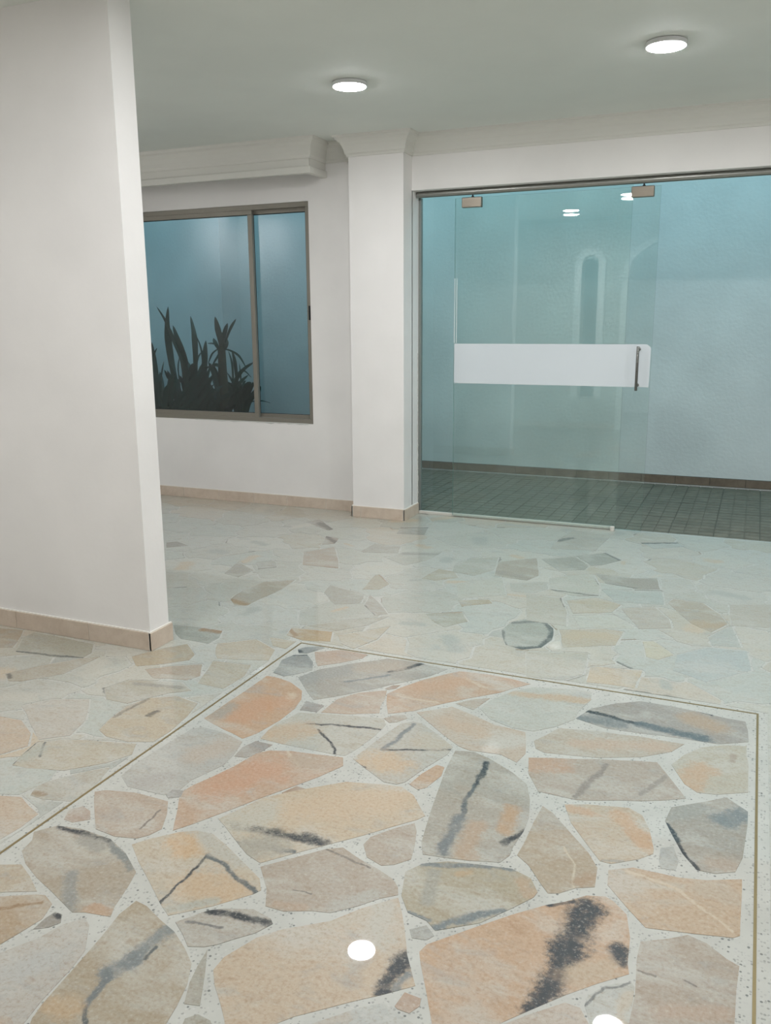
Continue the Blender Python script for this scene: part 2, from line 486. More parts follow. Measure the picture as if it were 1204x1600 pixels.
def ring(poly_in, w, y0, y1, name, parent):
    c = Vector((sum(p[0] for p in poly_in) / len(poly_in), 0))
    vs, fs = [], []
    n = len(poly_in)
    for y in (y0, y1):
        for ww in (0, w):
            for i, (x, z) in enumerate(poly_in):
                x0_, z0_ = poly_in[i - 1] if i else poly_in[0]; x1_, z1_ = poly_in[min(i + 1, n - 1)]
                d = Vector((x1_ - x0_, z1_ - z0_)); d.normalize()
                vs.append((x + d.y * ww, y, z - d.x * ww))
    for i in range(n - 1):
        fs += [(i, i + 1, n + i + 1, n + i), (2 * n + i, 3 * n + i, 3 * n + i + 1, 2 * n + i + 1), (n + i, n + i + 1, 3 * n + i + 1, 3 * n + i), (i, 2 * n + i, 2 * n + i + 1, i + 1)]
    fs += [(0, n, 3 * n, 2 * n), (n - 1, 3 * n - 1, 4 * n - 1, 2 * n - 1)]
    return mesh_obj(name, vs, fs, MAT['bright'], parent)
side_path = [(nx1, nz0)] + niche[2:] + [(nx0, nz0)]
ring(side_path, 0.085, YA + 0.035, YA, 'opening_moulding', wall_front)
arch_path = list(reversed([(ax0, 0.0)] + arch + [(ax1, 0.0)]))
ring(arch_path, 0.07, YA + 0.03, YA, 'arch_moulding', wall_front)
MB().bev(ax0 - 0.11, ax0 + 0.02, YA - 0.01, YA + 0.06, imp - 0.04, imp + 0.03, 0.008).build('impost', MAT['bright'], wall_front)

# ---------------------------------------------------------------- cornice, pelmet
PROF = [(0, -0.125), (0.010, -0.125), (0.012, -0.112), (0.020, -0.106), (0.023, -0.085), (0.032, -0.058), (0.048, -0.036), (0.066, -0.024), (0.070, -0.012), (0.078, -0.010), (0.080, 0.0), (0, 0)]
crown = sweep('trim_1', [(-2.82, BACK), (-2.58, BACK), (-2.58, 5.43), (-2.19, 5.43), (-2.19, BACK), (xR, BACK)], PROF, CEIL, MAT['crown'])
tag(crown, 'white coved cornice wrapping the pillar top and running above the glass door', 'cornice', kind='structure')
pel = empty('trim_2', (-2.815, BACK, 2.32)); tag(pel, 'white cornice pelmet box above the window', 'pelmet', kind='structure')
pel_m = Matrix.Translation((2.815, -BACK, -2.32))
def under(o, root):
    o.parent = root
    o.matrix_parent_inverse = Matrix.Translation(-Vector(root.location))
    return o
PY, PX = 5.345, -2.825
under(MB().box(xL, PX - 0.002, PY, PY + 0.02, 2.352, CEIL).box(PX - 0.022, PX, PY + 0.0205, BACK, 2.352, CEIL).build('fascia', MAT['crown']), pel)
under(MB().bev(xL, PX + 0.012, PY - 0.012, PY + 0.03, 2.322, 2.366, 0.003).bev(PX - 0.03, PX + 0.012, PY + 0.031, BACK, 2.322, 2.366, 0.003).build('lower_bead', MAT['crown']), pel)
under(sweep('cove', [(xL, PY), (PX, PY), (PX, BACK - 0.001)], [(0, -0.125), (0.008, -0.125), (0.01, -0.115), (0.016, -0.105), (0.02, -0.08), (0.03, -0.05), (0.046, -0.028), (0.062, -0.018), (0.066, 0), (0, 0)], CEIL, MAT['crown']), pel)

# ---------------------------------------------------------------- ceiling lamps
lamp_labels = [
    'round white surface ceiling lamp, the left one in view, in front of the pillar',
    'round white surface ceiling lamp, the right one in view, nearer the top corner',
    'round ceiling lamp above the inlaid floor panel, seen only in the door glass',
    'round ceiling lamp in front of the partition wall, seen only in the door glass',
    'round ceiling lamp right of the picture near the back wall',
    'added round ceiling fill lamp, unseen, above the right edge of the floor panel',  # this lamp and the next are extras, out of view, for fill
    'added round ceiling fill lamp, unseen, near the right wall',
    'round ceiling lamp left of the picture in front of the partition wall',
    'added round ceiling fill lamp, unseen, behind the wide arch',  # added out of view to brighten the partition wall through the arch
    'added round ceiling fill lamp, unseen, hidden behind the partition wall']  # added out of view to lift the dim wall under the window
lamp0 = None
for i, (x, y) in enumerate(LAMPS):
    if lamp0 is None:
        lamp0 = root = empty('ceiling_lamp')
        MB().lathe((0, 0, 0), (0, 0, -1), [(0.080, 0.0), (0.080, 0.003), (0.087, 0.0035), (0.088, 0.018), (0.085, 0.0215), (0.080, 0.022)], 40).build('housing', MAT['housing'], root, True)
        MB().lathe((0, 0, 0), (0, 0, -1), [(0.083, 0.0215), (0.083, 0.0225), (0.079, 0.0238), (0.05, 0.0245)], 40).build('diffuser', MAT['diffuser'], root, True)
    else:
        root = lamp0.copy(); COL.objects.link(root)
        for ch in list(lamp0.children):
            c = ch.copy(); COL.objects.link(c); c.parent = root
    root.location = (x, y, CEIL)
    tag(root, lamp_labels[i], 'lamp', 'round surface ceiling lamps')

# ---------------------------------------------------------------- skirting
def skirt(name, label, runs, mat, z1, caulk=MAT['caulk'], grout=MAT['caulk']):
    """runs: (p0, p1, normal, [joint distances])"""
    root = None; core = MB()
    tiles = []
    for (p0, p1, nrm, joints) in runs:
        p0, p1, nrm = Vector(p0), Vector(p1), Vector(nrm)
        L = (p1 - p0).length; d = (p1 - p0) / L
        def bx(a, b2, o0, o1, za, zb):
            pts = [p0 + d * a + nrm * o0, p0 + d * b2 + nrm * o1]
            x = sorted((pts[0].x, pts[1].x)); y = sorted((pts[0].y, pts[1].y))
            return (x[0], x[1], y[0], y[1], za, zb)
        core.box(*bx(0, L, -0.002, 0.0085, 0, z1 - 0.002))
        core.box(*bx(0, L, -0.002, 0.0075, z1 - 0.002, z1 + 0.0035))
        js = [0] + list(joints) + [L]
        for a, b2 in zip(js[:-1], js[1:]):
            tiles.append(bx(a + (0.0015 if a > 0 else 0), b2 - (0.0015 if b2 < L else 0), 0.0, 0.0115, 0.001, z1))
    root = core.build(name, grout)
    for t in tiles:
        MB().bev(*t, 0.0012).build('tile', mat, root)
    tag(root, label, 'skirting', kind='structure')
    return root
def every(L, s, st=None):
    out = []; a = st if st is not None else s
    while a < L - 0.06: out.append(a); a += s
    return out
skirt('baseboard_left', 'beige stone skirting tiles around the partition wall end',
      [((-2.272, 2.768), (xL, 2.768), (0, -1), every(3.0, 0.42, 0.323)), ((-2.272, 2.757), (-2.272, 2.9065), (1, 0), []), ((-2.272, 2.895), (xL, 2.895), (0, 1), every(3.0, 0.42))], MAT['skirt'], 0.08)
skirt('baseboard_back', 'beige stone skirting tiles under the window',
      [((-2.5915, BACK), (xL, BACK), (0, -1), [0.28, 0.61, 0.90, 1.22, 1.55, 1.88, 2.2, 2.5])], MAT['skirt'], 0.08)
skirt('baseboard_pillar', 'beige stone skirting tiles around the pillar foot',
      [((-2.58, 5.43), (-2.19, 5.43), (0, -1), [0.062]), ((-2.19, 5.4185), (-2.19, 5.69), (1, 0), []), ((-2.58, 5.4185), (-2.58, BACK), (-1, 0), [])], MAT['skirt'], 0.08)
o = skirt('baseboard_front', 'beige stone skirting tiles of the arched wall', [((xL, YA), (ax0 - 0.075, YA), (0, 1), every(3.7, 0.42)), ((ax1 + 0.075, YA), (xR, YA), (0, 1), every(0.95, 0.42))], MAT['skirt'], 0.08)

# ---------------------------------------------------------------- window
W0, W1, WZ0, WZ1 = WIN
win = MB()
fy0, fy1 = 5.592, 5.672
fw = 0.034
win.bev(W0, W1, fy0, fy1, WZ0, WZ0 + fw, 0.002).bev(W0, W1, fy0, fy1, WZ1 - fw, WZ1, 0.002)
win.bev(W0, W0 + fw, fy0, fy1, WZ0 + fw, WZ1 - fw, 0.002).bev(W1 - fw, W1, fy0, fy1, WZ0 + fw, WZ1 - fw, 0.002)
win.box(W0 + fw, W1 - fw, fy0 + 0.034, fy0 + 0.038, WZ0 + fw, WZ0 + fw + 0.010).box(W0 + fw, W1 - fw, fy0 + 0.034, fy0 + 0.038, WZ1 - fw - 0.010, WZ1 - fw)
window = win.build('window_1', MAT['bronze'])
tag(window, 'bronze aluminium sliding window looking onto the planted patio', 'window', kind='structure')
def sash(x0, x1, y0, y1, st, rl, name='sash'):
    z0, z1 = WZ0 + fw - 0.004, WZ1 - fw + 0.004
    mb = MB()
    mb.bev(x0, x1, y0, y1, z0, z0 + rl, 0.0015).bev(x0, x1, y0, y1, z1 - rl, z1, 0.0015)
    mb.bev(x0, x0 + st, y0, y1, z0 + rl, z1 - rl, 0.0015).bev(x1 - st, x1, y0, y1, z0 + rl, z1 - rl, 0.0015)
    s = mb.build(name, MAT['bronze'], window)
    ym = (y0 + y1) / 2
    MB().box(x0 + st - 0.004, x1 - st + 0.004, ym - 0.0025, ym + 0.0025, z0 + rl - 0.004, z1 - rl + 0.004).build('pane', MAT['smoke'], s)
    MB().box(x0 + st, x0 + st + 0.004, ym - 0.006, ym + 0.006, z0 + rl, z1 - rl).box(x1 - st - 0.004, x1 - st, ym - 0.006, ym + 0.006, z0 + rl, z1 - rl).box(x0 + st, x1 - st, ym - 0.006, ym + 0.006, z1 - rl - 0.004, z1 - rl).box(x0 + st, x1 - st, ym - 0.006, ym + 0.006, z0 + rl, z0 + rl + 0.003).build('gasket', MAT['gasket'], s)
    return s
sash(W0 + fw + 0.002, -3.436, fy0 + 0.006, fy0 + 0.032, 0.036, 0.034)
sash(-3.492, W1 - 0.018, fy0 + 0.042, fy0 + 0.068, 0.038, 0.030)
MB().bev(W1 - 0.021, W1 - 0.009, fy0 - 0.006, fy0 + 0.004, 1.375, 1.475, 0.002).build('latch', MAT['darkmetal'], window)
# peeled paint below the sill
random.seed(9)
v, f = [], []
xx = -4.0; k = 0
while xx < W1:
    dz = random.uniform(0.002, 0.010) * (1.6 if -3.95 < xx < -3.3 and random.random() < 0.35 else 0.7)
    v += [(xx, BACK - 0.001, WZ0 + 0.004), (xx, BACK - 0.003, WZ0 - 0.001), (xx, BACK - 0.002, WZ0 - dz)]
    if k:
        i = 3 * k; f += [(i - 3, i, i + 1, i - 2), (i - 2, i + 1, i + 2, i - 1)]
    k += 1; xx += random.uniform(0.015, 0.05)
mesh_obj('sill_plaster', v, f, MAT['plaster'], window)

# ---------------------------------------------------------------- glass door and fixed pane
def pane(name, x0, x1, y0, y1, z0, z1, parent):
    mb = MB().box(x0, x1, y0, y1, z0, z1)
    mb.m = [1, 1, 0, 0, 1, 1]
    return mb.build(name, [MAT['glass'], MAT['glass_edge']], parent)
fix = empty('window_2', (-2.18, GLASSY, 0)); tag(fix, 'fixed clear glass panel beside the pillar, behind the sliding door', 'glass panel', kind='structure')
under(pane('pane', -2.186, -0.79, GLASSY - 0.005, GLASSY + 0.005, 0.004, 2.19, None), fix)
under(MB().bev(-2.18, -0.806, GLASSY - 0.026, GLASSY - 0.008, 0.0, 0.022, 0.002).build('floor_channel', MAT['alu']), fix)
under(MB().box(-2.18, -0.80, GLASSY + 0.006, GLASSY + 0.030, -0.012, 0.012).build('gasket', MAT['gasket']), fix)
under(MB().bev(-2.19, -2.172, GLASSY - 0.018, GLASSY + 0.018, 0.0, 2.17, 0.002).build('side_channel', MAT['grey_alu']), fix)
under(MB().lathe((-0.803, 5.672, 0.0), (0, 0, 1), [(0.013, 0), (0.015, 0.002), (0.015, 0.026), (0.012, 0.029)], 20).build('floor_guide', MAT['alu'], None, True), fix)

door = empty('door_1', (-1.27, 5.676, 2.15)); tag(door, 'frameless sliding glass door with a white band and vertical pull handle', 'door', kind='structure')
DX0, DX1, DY = -1.920, -0.620, 5.676
under(pane('pane', DX0, DX1, DY - 0.005, DY + 0.005, 0.012, 2.148, None), door)
bz0, bz1 = 0.945, 1.211
band = [(DX0 + 0.003, bz0), (DX1 - 0.006, bz0), (DX1 - 0.004, bz1 - 0.022), (DX1 - 0.028, bz1), (DX0 + 0.003, bz1)]
under(panel('white_band', band, [], 'y', DY - 0.0062, DY - 0.0052, MAT['film']), door)
for cx in (-1.805, -0.725):
    c = under(MB().bev(cx - 0.067, cx + 0.067, DY - 0.018, DY + 0.018, 2.087, 2.150, 0.003).build('clamp', MAT['steel']), door)
    b2 = MB().lathe((cx + 0.005, DY - 0.006, 2.149), (0, 0, 1), [(0.009, 0), (0.009, 0.006), (0.005, 0.008), (0.005, 0.022)], 16).build('hanger_bolt', MAT['darkmetal'], c, True)
under(MB().box(DX0 + 0.001, DX0 + 0.004, DY - 0.0075, DY - 0.0052, 1.215, 1.64).box(DX0 + 0.016, DX0 + 0.0185, DY - 0.0075, DY - 0.0052, 1.215, 1.64).build('edge_glint', MAT['bright']), door)  # bright glint lines on the door edge, put in as thin white strips
h = MB().lathe((-0.697, DY - 0.052, 0.925), (0, 0, 1), [(0.007, 0), (0.0085, 0.002), (0.0085, 0.273), (0.007, 0.275)], 20)
handle = under(h.build('pull_handle', MAT['chrome'], None, True), door)
for z in (0.958, 1.182):
    MB().lathe((-0.697, DY - 0.004, z), (0, -1, 0), [(0.012, 0), (0.012, 0.004), (0.007, 0.006), (0.007, 0.045)], 16).build('standoff', MAT['chrome'], handle, True)
door.rotation_euler = (math.radians(0.22), 0, math.radians(-0.10))

rail = MB().lathe((-2.186, 5.662, 2.183), (1, 0, 0), [(0.017, 0), (0.0195, 0.002), (0.0195, 3.62), (0.017, 3.63)], 28).build('trim_3', MAT['rail'], None, True)
tag(rail, 'round stainless steel rail above the sliding glass door', 'rail', kind='structure')

# ---------------------------------------------------------------- floor stones: outline (mm) | tone | marks
TRACED = """-1676 2975 -1645 2983 -1627 3016 -1601 3071 -1631 3080 -1684 3045 -1701 3012|150 152 150|-1691 2998 -1680 2992 12 44 58 70
-1670 2755 -1613 2739 -1571 2784 -1539 2838 -1575 2912 -1635 2974 -1687 2948 -1705 2883 -1684 2820|152 153 150|-1681 2948 -1635 2969 7 44 58 70
-1565 2916 -1538 2883 -1466 2949 -1405 3026 -1401 3070 -1464 3074 -1527 3075 -1620 3011|192 165 145
-1493 2684 -1451 2637 -1405 2594 -1358 2634 -1316 2678 -1277 2725 -1235 2769 -1197 2822 -1154 2871 -1083 2962 -1044 3051 -1116 3060 -1188 3071 -1307 3063 -1363 3009 -1422 2958 -1466 2905 -1515 2857 -1556 2752|172 165 155|-1248 2935 -1155 3057 11 44 58 70|-1366 2783 -1239 2902 7 128 134 136|-1536 2753 -1419 2892 53 164 161 155|-1349 2944 -1263 3004 56 184 168 151
-1145 2666 -1107 2591 -1031 2646 -993 2696 -954 2744 -882 2823 -835 2869 -788 2916 -757 2966 -704 3034 -780 3053 -871 3060 -990 3050 -1028 3007 -1099 2911 -1149 2815 -1175 2742|203 168 138|-954 2993 -852 2938 8 214 190 165|-1139 2747 -968 2738 6 214 190 165|-1063 2861 -964 2945 50 206 163 128
-1230 2536 -1137 2584 -1157 2641 -1164 2697 -1188 2772 -1278 2710 -1327 2630 -1329 2570 -1331 2510|196 170 148
-1186 2779 -1164 2798 -1158 2837 -1187 2821 -1201 2783|175 150 130
-1346 2507 -1346 2564 -1425 2574 -1410 2499|165 155 148
-1569 2264 -1533 2254 -1482 2234 -1458 2282 -1435 2398 -1432 2499 -1448 2580 -1482 2647 -1564 2702 -1641 2721 -1677 2718 -1678 2640 -1679 2556 -1684 2473 -1685 2392 -1688 2311 -1629 2286|205 165 128|-1495 2502 -1497 2600 18 215 189 161|-1579 2392 -1540 2503 70 208 155 113|-1667 2338 -1649 2419 34 177 161 144
-1343 2252 -1241 2254 -1149 2255 -1115 2261 -1098 2322 -1082 2424 -1080 2509 -1106 2551 -1218 2527 -1329 2499 -1404 2479 -1416 2424 -1433 2381 -1434 2319 -1427 2257|195 188 175|-1337 2417 -1080 2472 6 44 58 70|-1278 2393 -1152 2261 5 44 58 70|-1399 2293 -1339 2376 58 203 174 142
-1036 2221 -937 2159 -897 2162 -878 2183 -850 2291 -816 2393 -816 2446 -885 2506 -968 2564 -1001 2568 -1036 2536 -1056 2435 -1072 2332 -1084 2252|192 184 172|-1016 2343 -817 2418 5 44 58 70|-1018 2347 -989 2547 9 128 134 136|-1019 2264 -958 2275 57 206 175 139|-1044 2222 -1026 2223 7 44 58 70|-909 2447 -871 2447 49 196 181 161
-1076 2528 -1054 2541 -1029 2583 -1047 2603 -1081 2589 -1106 2551|180 160 140
-963 2593 -883 2523 -802 2460 -761 2446 -659 2458 -599 2428 -587 2494 -604 2566 -624 2637 -671 2644 -736 2652 -835 2700 -917 2731 -928 2717 -1017 2639|200 180 160|-895 2621 -764 2572 38 203 176 150|-682 2541 -630 2562 38 203 195 184
-838 2735 -827 2777 -810 2853 -865 2820 -911 2762|185 165 145
-759 2686 -673 2651 -600 2656 -540 2715 -490 2797 -489 2871 -466 2976 -474 3044 -532 3051 -608 3029 -685 3009 -750 2941 -803 2838 -818 2754|193 192 183|-739 2929 -614 2946 23 202 175 145|-614 2946 -491 2962 29 202 175 145
-383 2771 -264 2778 -196 2789 -128 2793 -22 2797 68 2850 65 2927 56 3005 -3 3007 -96 3024 -183 3035 -295 3037 -379 2983 -454 2904 -488 2807|168 160 152|-461 2882 -272 2843 11 44 58 70|-272 2843 -63 2820 21 95 108 115|-464 2817 -341 2823 30 128 134 136|-112 2953 -41 2913 48 187 160 132|-103 3030 -59 3011 9 44 58 70
-565 2540 -533 2523 -450 2539 -368 2556 -306 2585 -244 2612 -159 2685 -125 2754 -193 2752 -261 2754 -330 2743 -399 2739 -464 2725 -528 2711 -553 2648 -583 2588|192 178 160|-450 2627 -187 2704 32 200 174 150
-549 2377 -497 2285 -383 2282 -326 2303 -270 2328 -211 2347 -151 2377 -94 2411 -143 2505 -193 2596 -251 2582 -309 2562 -367 2546 -435 2519 -504 2498 -572 2472|184 168 152|-553 2433 -486 2468 52 197 159 129|-392 2297 -336 2522 9 150 138 128|-216 2383 -156 2513 8 162 150 138
-105 2494 -66 2458 -14 2467 71 2515 70 2603 70 2691 63 2753 62 2816 -9 2794 -72 2752 -119 2679 -151 2599|194 184 165|-99 2496 -51 2612 38 203 169 134|26 2731 26 2702 13 176 159 140
-116 2212 -81 2129 -42 2071 1 2073 47 2100 63 2172 68 2261 72 2333 72 2405 13 2462 -39 2416 -128 2347 -138 2269|170 160 147|-133 2256 -84 2136 6 44 58 70|-84 2136 -42 2075 6 44 58 70|13 2331 68 2404 32 128 134 136|-105 2312 -61 2370 32 163 160 151|-9 2117 43 2122 27 185 166 148
-376 2160 -316 2074 -273 2015 -245 2014 -183 2061 -151 2099 -151 2117 -172 2207 -199 2272 -238 2297 -351 2270 -411 2245|200 180 155|-256 2249 -174 2142 27 207 167 128|-395 2231 -328 2229 20 207 170 136|-268 2013 -216 2037 5 175 167 155
-135 2081 -127 2043 -92 2049 -87 2092 -106 2153 -136 2132|184 182 176
-471 2117 -471 2021 -475 1958 -436 1926 -389 1863 -367 1837 -343 1847 -309 1883 -267 1905 -274 1984 -306 2038 -364 2107 -434 2190 -467 2212|184 164 138|-368 2043 -331 1970 3 207 189 165|-331 1970 -313 1886 3 207 189 165|-299 1910 -278 1936 21 180 149 117
-240 1925 -177 1849 -135 1803 -26 1826 50 1845 63 1857 63 1929 64 2002 63 2075 -18 2037 -81 2022 -191 2020 -247 1985|204 174 143|-202 1996 -78 1978 5 215 193 167|-78 1978 46 1862 5 215 193 167|-16 2004 55 1975 29 198 176 152
-141 1697 -131 1588 -132 1514 -132 1440 -69 1468 -6 1496 59 1520 59 1586 60 1679 64 1756 38 1769 -5 1803 -45 1815 -85 1785 -140 1752|184 166 148|-125 1660 -95 1658 3 140 130 120|-41 1670 -19 1665 3 140 130 120|-79 1568 40 1598 21 192 165 143
-568 1500 -532 1436 -489 1356 -462 1314 -411 1352 -364 1411 -321 1463 -263 1531 -208 1588 -150 1642 -157 1672 -163 1755 -181 1832 -215 1867 -237 1879 -280 1865 -323 1822 -362 1793 -427 1729 -504 1643 -576 1560 -583 1532|207 168 132|-274 1817 -286 1646 37 44 58 70|-286 1646 -301 1508 30 44 58 70|-301 1508 -315 1472 22 44 58 70|-174 1700 -168 1674 20 44 58 70|-362 1793 -309 1828 7 44 58 70|-252 1586 -194 1637 31 200 172 141
-654 1642 -603 1632 -574 1609 -488 1672 -433 1751 -396 1808 -391 1832 -419 1878 -472 1897 -552 1882 -631 1864 -688 1830 -716 1781 -691 1693|182 168 142|-684 1834 -472 1896 9 128 134 136|-582 1619 -448 1729 11 120 130 135|-649 1818 -624 1704 16 168 163 150|-599 1820 -566 1839 10 196 166 128|-429 1855 -410 1819 19 193 163 131|-650 1644 -605 1639 7 128 134 136
-614 1566 -581 1573 -570 1592 -598 1618 -629 1590|175 172 165
-789 2292 -777 2217 -765 2142 -753 2068 -739 1992 -724 1916 -702 1867 -642 1876 -582 1888 -507 1911 -492 1949 -494 1994 -486 2067 -489 2142 -508 2231 -537 2311 -596 2363 -683 2418 -744 2442 -801 2427 -796 2359|175 166 152|-685 2390 -681 2243 9 44 58 70|-685 2242 -664 2080 7 90 100 105|-673 2073 -650 1898 18 120 126 130|-542 2162 -542 2060 24 195 159 122|-611 2048 -602 1909 27 190 162 135|-485 2074 -517 2003 10 44 58 70
-828 2158 -808 2179 -790 2260 -798 2312 -825 2318 -849 2250 -862 2177|203 165 130
-1253 1780 -1192 1737 -1125 1691 -1073 1672 -1017 1736 -949 1810 -881 1883 -827 1948 -772 2011 -759 2037 -780 2063 -827 2124 -876 2154 -931 2147 -1044 2116 -1103 2064 -1175 1999 -1232 1937 -1253 1877 -1286 1801|206 182 152|-1245 1780 -1103 1800 15 44 58 70|-1103 1800 -961 1811 19 44 58 70|-1176 1725 -1020 1741 8 100 108 112|-1253 1780 -1172 1883 69 199 190 174|-1148 1712 -1077 1757 44 177 168 153|-1096 1932 -897 2069 71 209 180 147
-1305 1810 -1272 1868 -1241 1926 -1205 1987 -1168 2049 -1130 2117 -1093 2200 -1116 2247 -1202 2233 -1289 2221 -1358 2197 -1385 2163 -1407 2065 -1434 1983 -1459 1920 -1467 1870 -1421 1797 -1369 1705 -1335 1756|202 168 140|-1377 1966 -1309 2076 75 208 158 124|-1300 2211 -1222 2146 5 214 190 166|-1209 2182 -1135 2213 48 193 169 147
-1162 1988 -1138 2034 -1169 2039 -1191 1988|178 148 122
-1404 2128 -1381 2155 -1367 2235 -1431 2237 -1450 2182 -1441 2121|168 155 145
-1635 1842 -1557 1843 -1505 1845 -1479 1881 -1480 1947 -1441 2060 -1448 2131 -1470 2215 -1556 2245 -1656 2254 -1681 2227 -1691 2123 -1698 2045 -1703 1966 -1694 1885|190 185 178|-1543 2091 -1509 2199 52 196 180 165|-1608 1867 -1556 1942 32 183 176 169
-1483 1836 -1452 1855 -1465 1887 -1500 1879 -1499 1847|170 165 160
-1623 1687 -1569 1630 -1497 1622 -1437 1637 -1415 1662 -1402 1700 -1434 1766 -1472 1821 -1588 1823 -1679 1801 -1706 1781 -1666 1733|192 170 150|-1461 1675 -1467 1775 3 135 122 112
-1651 1630 -1615 1661 -1646 1695 -1682 1706 -1706 1676 -1684 1633|188 165 148
-1628 1438 -1558 1405 -1486 1379 -1382 1338 -1354 1350 -1288 1361 -1304 1395 -1323 1464 -1342 1519 -1421 1574 -1499 1608 -1609 1616 -1678 1602 -1716 1555 -1691 1523 -1679 1476|180 163 142|-1669 1601 -1581 1602 10 44 58 70|-1581 1602 -1494 1602 9 44 58 70|-1480 1595 -1361 1530 11 135 138 135|-1485 1450 -1399 1343 18 152 149 143|-1343 1366 -1307 1369 18 195 159 127|-1566 1585 -1497 1572 24 167 161 150
-1291 1504 -1209 1443 -1166 1416 -1089 1485 -1024 1559 -1014 1580 -1041 1617 -1108 1655 -1200 1706 -1259 1734 -1306 1731 -1345 1709 -1404 1648 -1430 1610 -1363 1555|202 184 160|-1316 1669 -1278 1664 40 211 174 132|-1174 1544 -1101 1548 52 208 176 140|-1211 1450 -1215 1645 4 70 80 85|-1212 1651 -1030 1569 7 100 106 108|-1275 1717 -1123 1649 22 194 186 173|-1178 1431 -1098 1498 14 185 181 169
-1097 1377 -1063 1349 -1029 1361 -1005 1380 -981 1408 -946 1445 -926 1486 -939 1499 -994 1512 -1059 1488 -1090 1467 -1137 1404|188 178 166|-1089 1465 -1019 1480 11 44 58 70|-1019 1480 -931 1488 14 44 58 70|-1113 1410 -1029 1429 5 125 122 120
-1004 1589 -974 1533 -925 1533 -865 1560 -821 1571 -771 1618 -735 1662 -699 1692 -711 1720 -737 1745 -786 1766 -843 1785 -906 1814 -944 1791 -1015 1713 -1064 1659|184 166 148|-935 1786 -803 1763 4 130 118 108|-814 1592 -759 1665 25 186 178 167|-952 1550 -889 1560 13 190 163 139|-940 1611 -894 1613 2 135 125 118
-831 1800 -782 1782 -753 1798 -722 1836 -735 1897 -753 1956 -773 1992 -815 1947 -858 1886 -862 1847|186 168 150
-943 1276 -907 1242 -874 1208 -850 1178 -799 1205 -748 1267 -709 1301 -659 1346 -607 1389 -555 1436 -604 1513 -639 1586 -667 1637 -695 1683 -759 1615 -808 1546 -898 1477 -937 1431 -970 1352 -970 1311|206 180 152|-706 1620 -690 1534 39 202 192 178|-604 1499 -610 1397 20 44 58 70|-581 1454 -588 1413 9 128 134 136|-797 1535 -746 1588 24 202 186 166
-566 1364 -540 1363 -527 1389 -532 1408 -569 1411 -574 1369|192 158 132
-715 1224 -647 1253 -578 1279 -510 1310 -523 1342 -565 1355 -598 1368 -640 1336 -708 1264|190 188 184|-691 1267 -645 1316 13 196 183 169
-1008 1309 -995 1261 -971 1209 -938 1217 -979 1294 -1017 1358|180 172 158
-1275 1375 -1262 1302 -1249 1201 -1237 1097 -1228 1060 -1191 997 -1110 1035 -1026 1065 -944 1101 -973 1153 -981 1198 -996 1254 -1024 1309 -1064 1341 -1120 1377 -1169 1395 -1234 1424 -1270 1430|182 164 138|-1133 1379 -1147 1278 19 135 140 140|-1147 1278 -1177 1218 19 128 134 136|-1173 1219 -1149 1122 9 115 122 125|-1149 1122 -1120 1087 5 80 88 92|-1209 1103 -1173 1106 27 198 167 129|-1123 1320 -1124 1284 4 90 96 98
-1450 1130 -1395 1085 -1343 1036 -1291 987 -1230 1013 -1233 1043 -1245 1106 -1253 1193 -1264 1250 -1314 1319 -1341 1335 -1373 1294 -1390 1241 -1433 1172|196 186 176|-1366 1132 -1332 1194 33 193 189 184
-1476 1154 -1454 1192 -1439 1251 -1430 1294 -1448 1343 -1486 1361 -1510 1355 -1585 1315 -1633 1295 -1580 1249 -1531 1199|188 160 128|-1551 1283 -1475 1340 6 165 130 90
-1643 1304 -1598 1327 -1517 1365 -1578 1403 -1635 1431 -1685 1409 -1732 1385 -1686 1346|190 165 132
-1394 1277 -1381 1300 -1399 1323 -1420 1324 -1425 1296 -1423 1258|165 158 150|-1410 1319 -1396 1312 7 44 58 70
-1268 986 -1245 996 -1242 1030 -1271 1047 -1316 1031|192 165 140
-933 1132 -864 1161 -896 1193 -929 1197 -946 1178|178 172 158
-387 1345 -324 1372 -263 1404 -202 1434 -205 1475 -228 1509 -259 1511 -312 1459 -362 1406|202 184 168
-194 1460 -127 1474 -132 1536 -134 1609 -143 1620 -191 1590 -220 1546 -221 1519|196 193 185|-220 1522 -192 1576 3 125 125 122|-192 1576 -149 1614 3 125 125 122|-145 1582 -142 1507 11 201 186 166
-1913 2072 -1822 2069 -1743 2102 -1738 2186 -1753 2302 -1780 2404 -1891 2427 -1974 2373 -2005 2292 -1992 2186 -1968 2099|192 174 148|-1883 2254 -1874 2287 11 105 98 85|-1989 2205 -1978 2365 7 140 130 115
-1995 1809 -1881 1842 -1835 1886 -1790 1930 -1752 2005 -1786 2068 -1887 2042 -1959 2024 -2029 2000 -2098 1947 -2080 1877 -2057 1807|190 178 158|-2058 1812 -2097 1942 4 85 90 90|-2068 1956 -2014 1881 4 85 90 90|-2048 1852 -2053 1911 28 180 178 166
-2796 2537 -2732 2540 -2668 2547 -2605 2551 -2543 2572 -2481 2589 -2489 2650 -2550 2731 -2639 2734 -2727 2742 -2814 2743 -2901 2744 -2893 2674 -2844 2606|172 168 152|-2798 2534 -2479 2588 7 85 90 88
-2580 2291 -2533 2310 -2482 2369 -2433 2430 -2430 2495 -2425 2560 -2423 2626 -2473 2593 -2524 2528 -2577 2464 -2612 2402 -2649 2341|180 168 148|-2633 2336 -2605 2313 9 100 95 85
-2301 2974 -2238 2928 -2165 2927 -2091 2924 -2090 3003 -2125 3081 -2222 3080 -2300 3074 -2378 3062|160 160 148|-2210 3064 -2123 3070 18 165 130 90
-1781 1457 -1773 1492 -1766 1559 -1771 1626 -1829 1648 -1884 1675 -1986 1645 -1936 1598 -1884 1551 -1834 1502|198 174 150
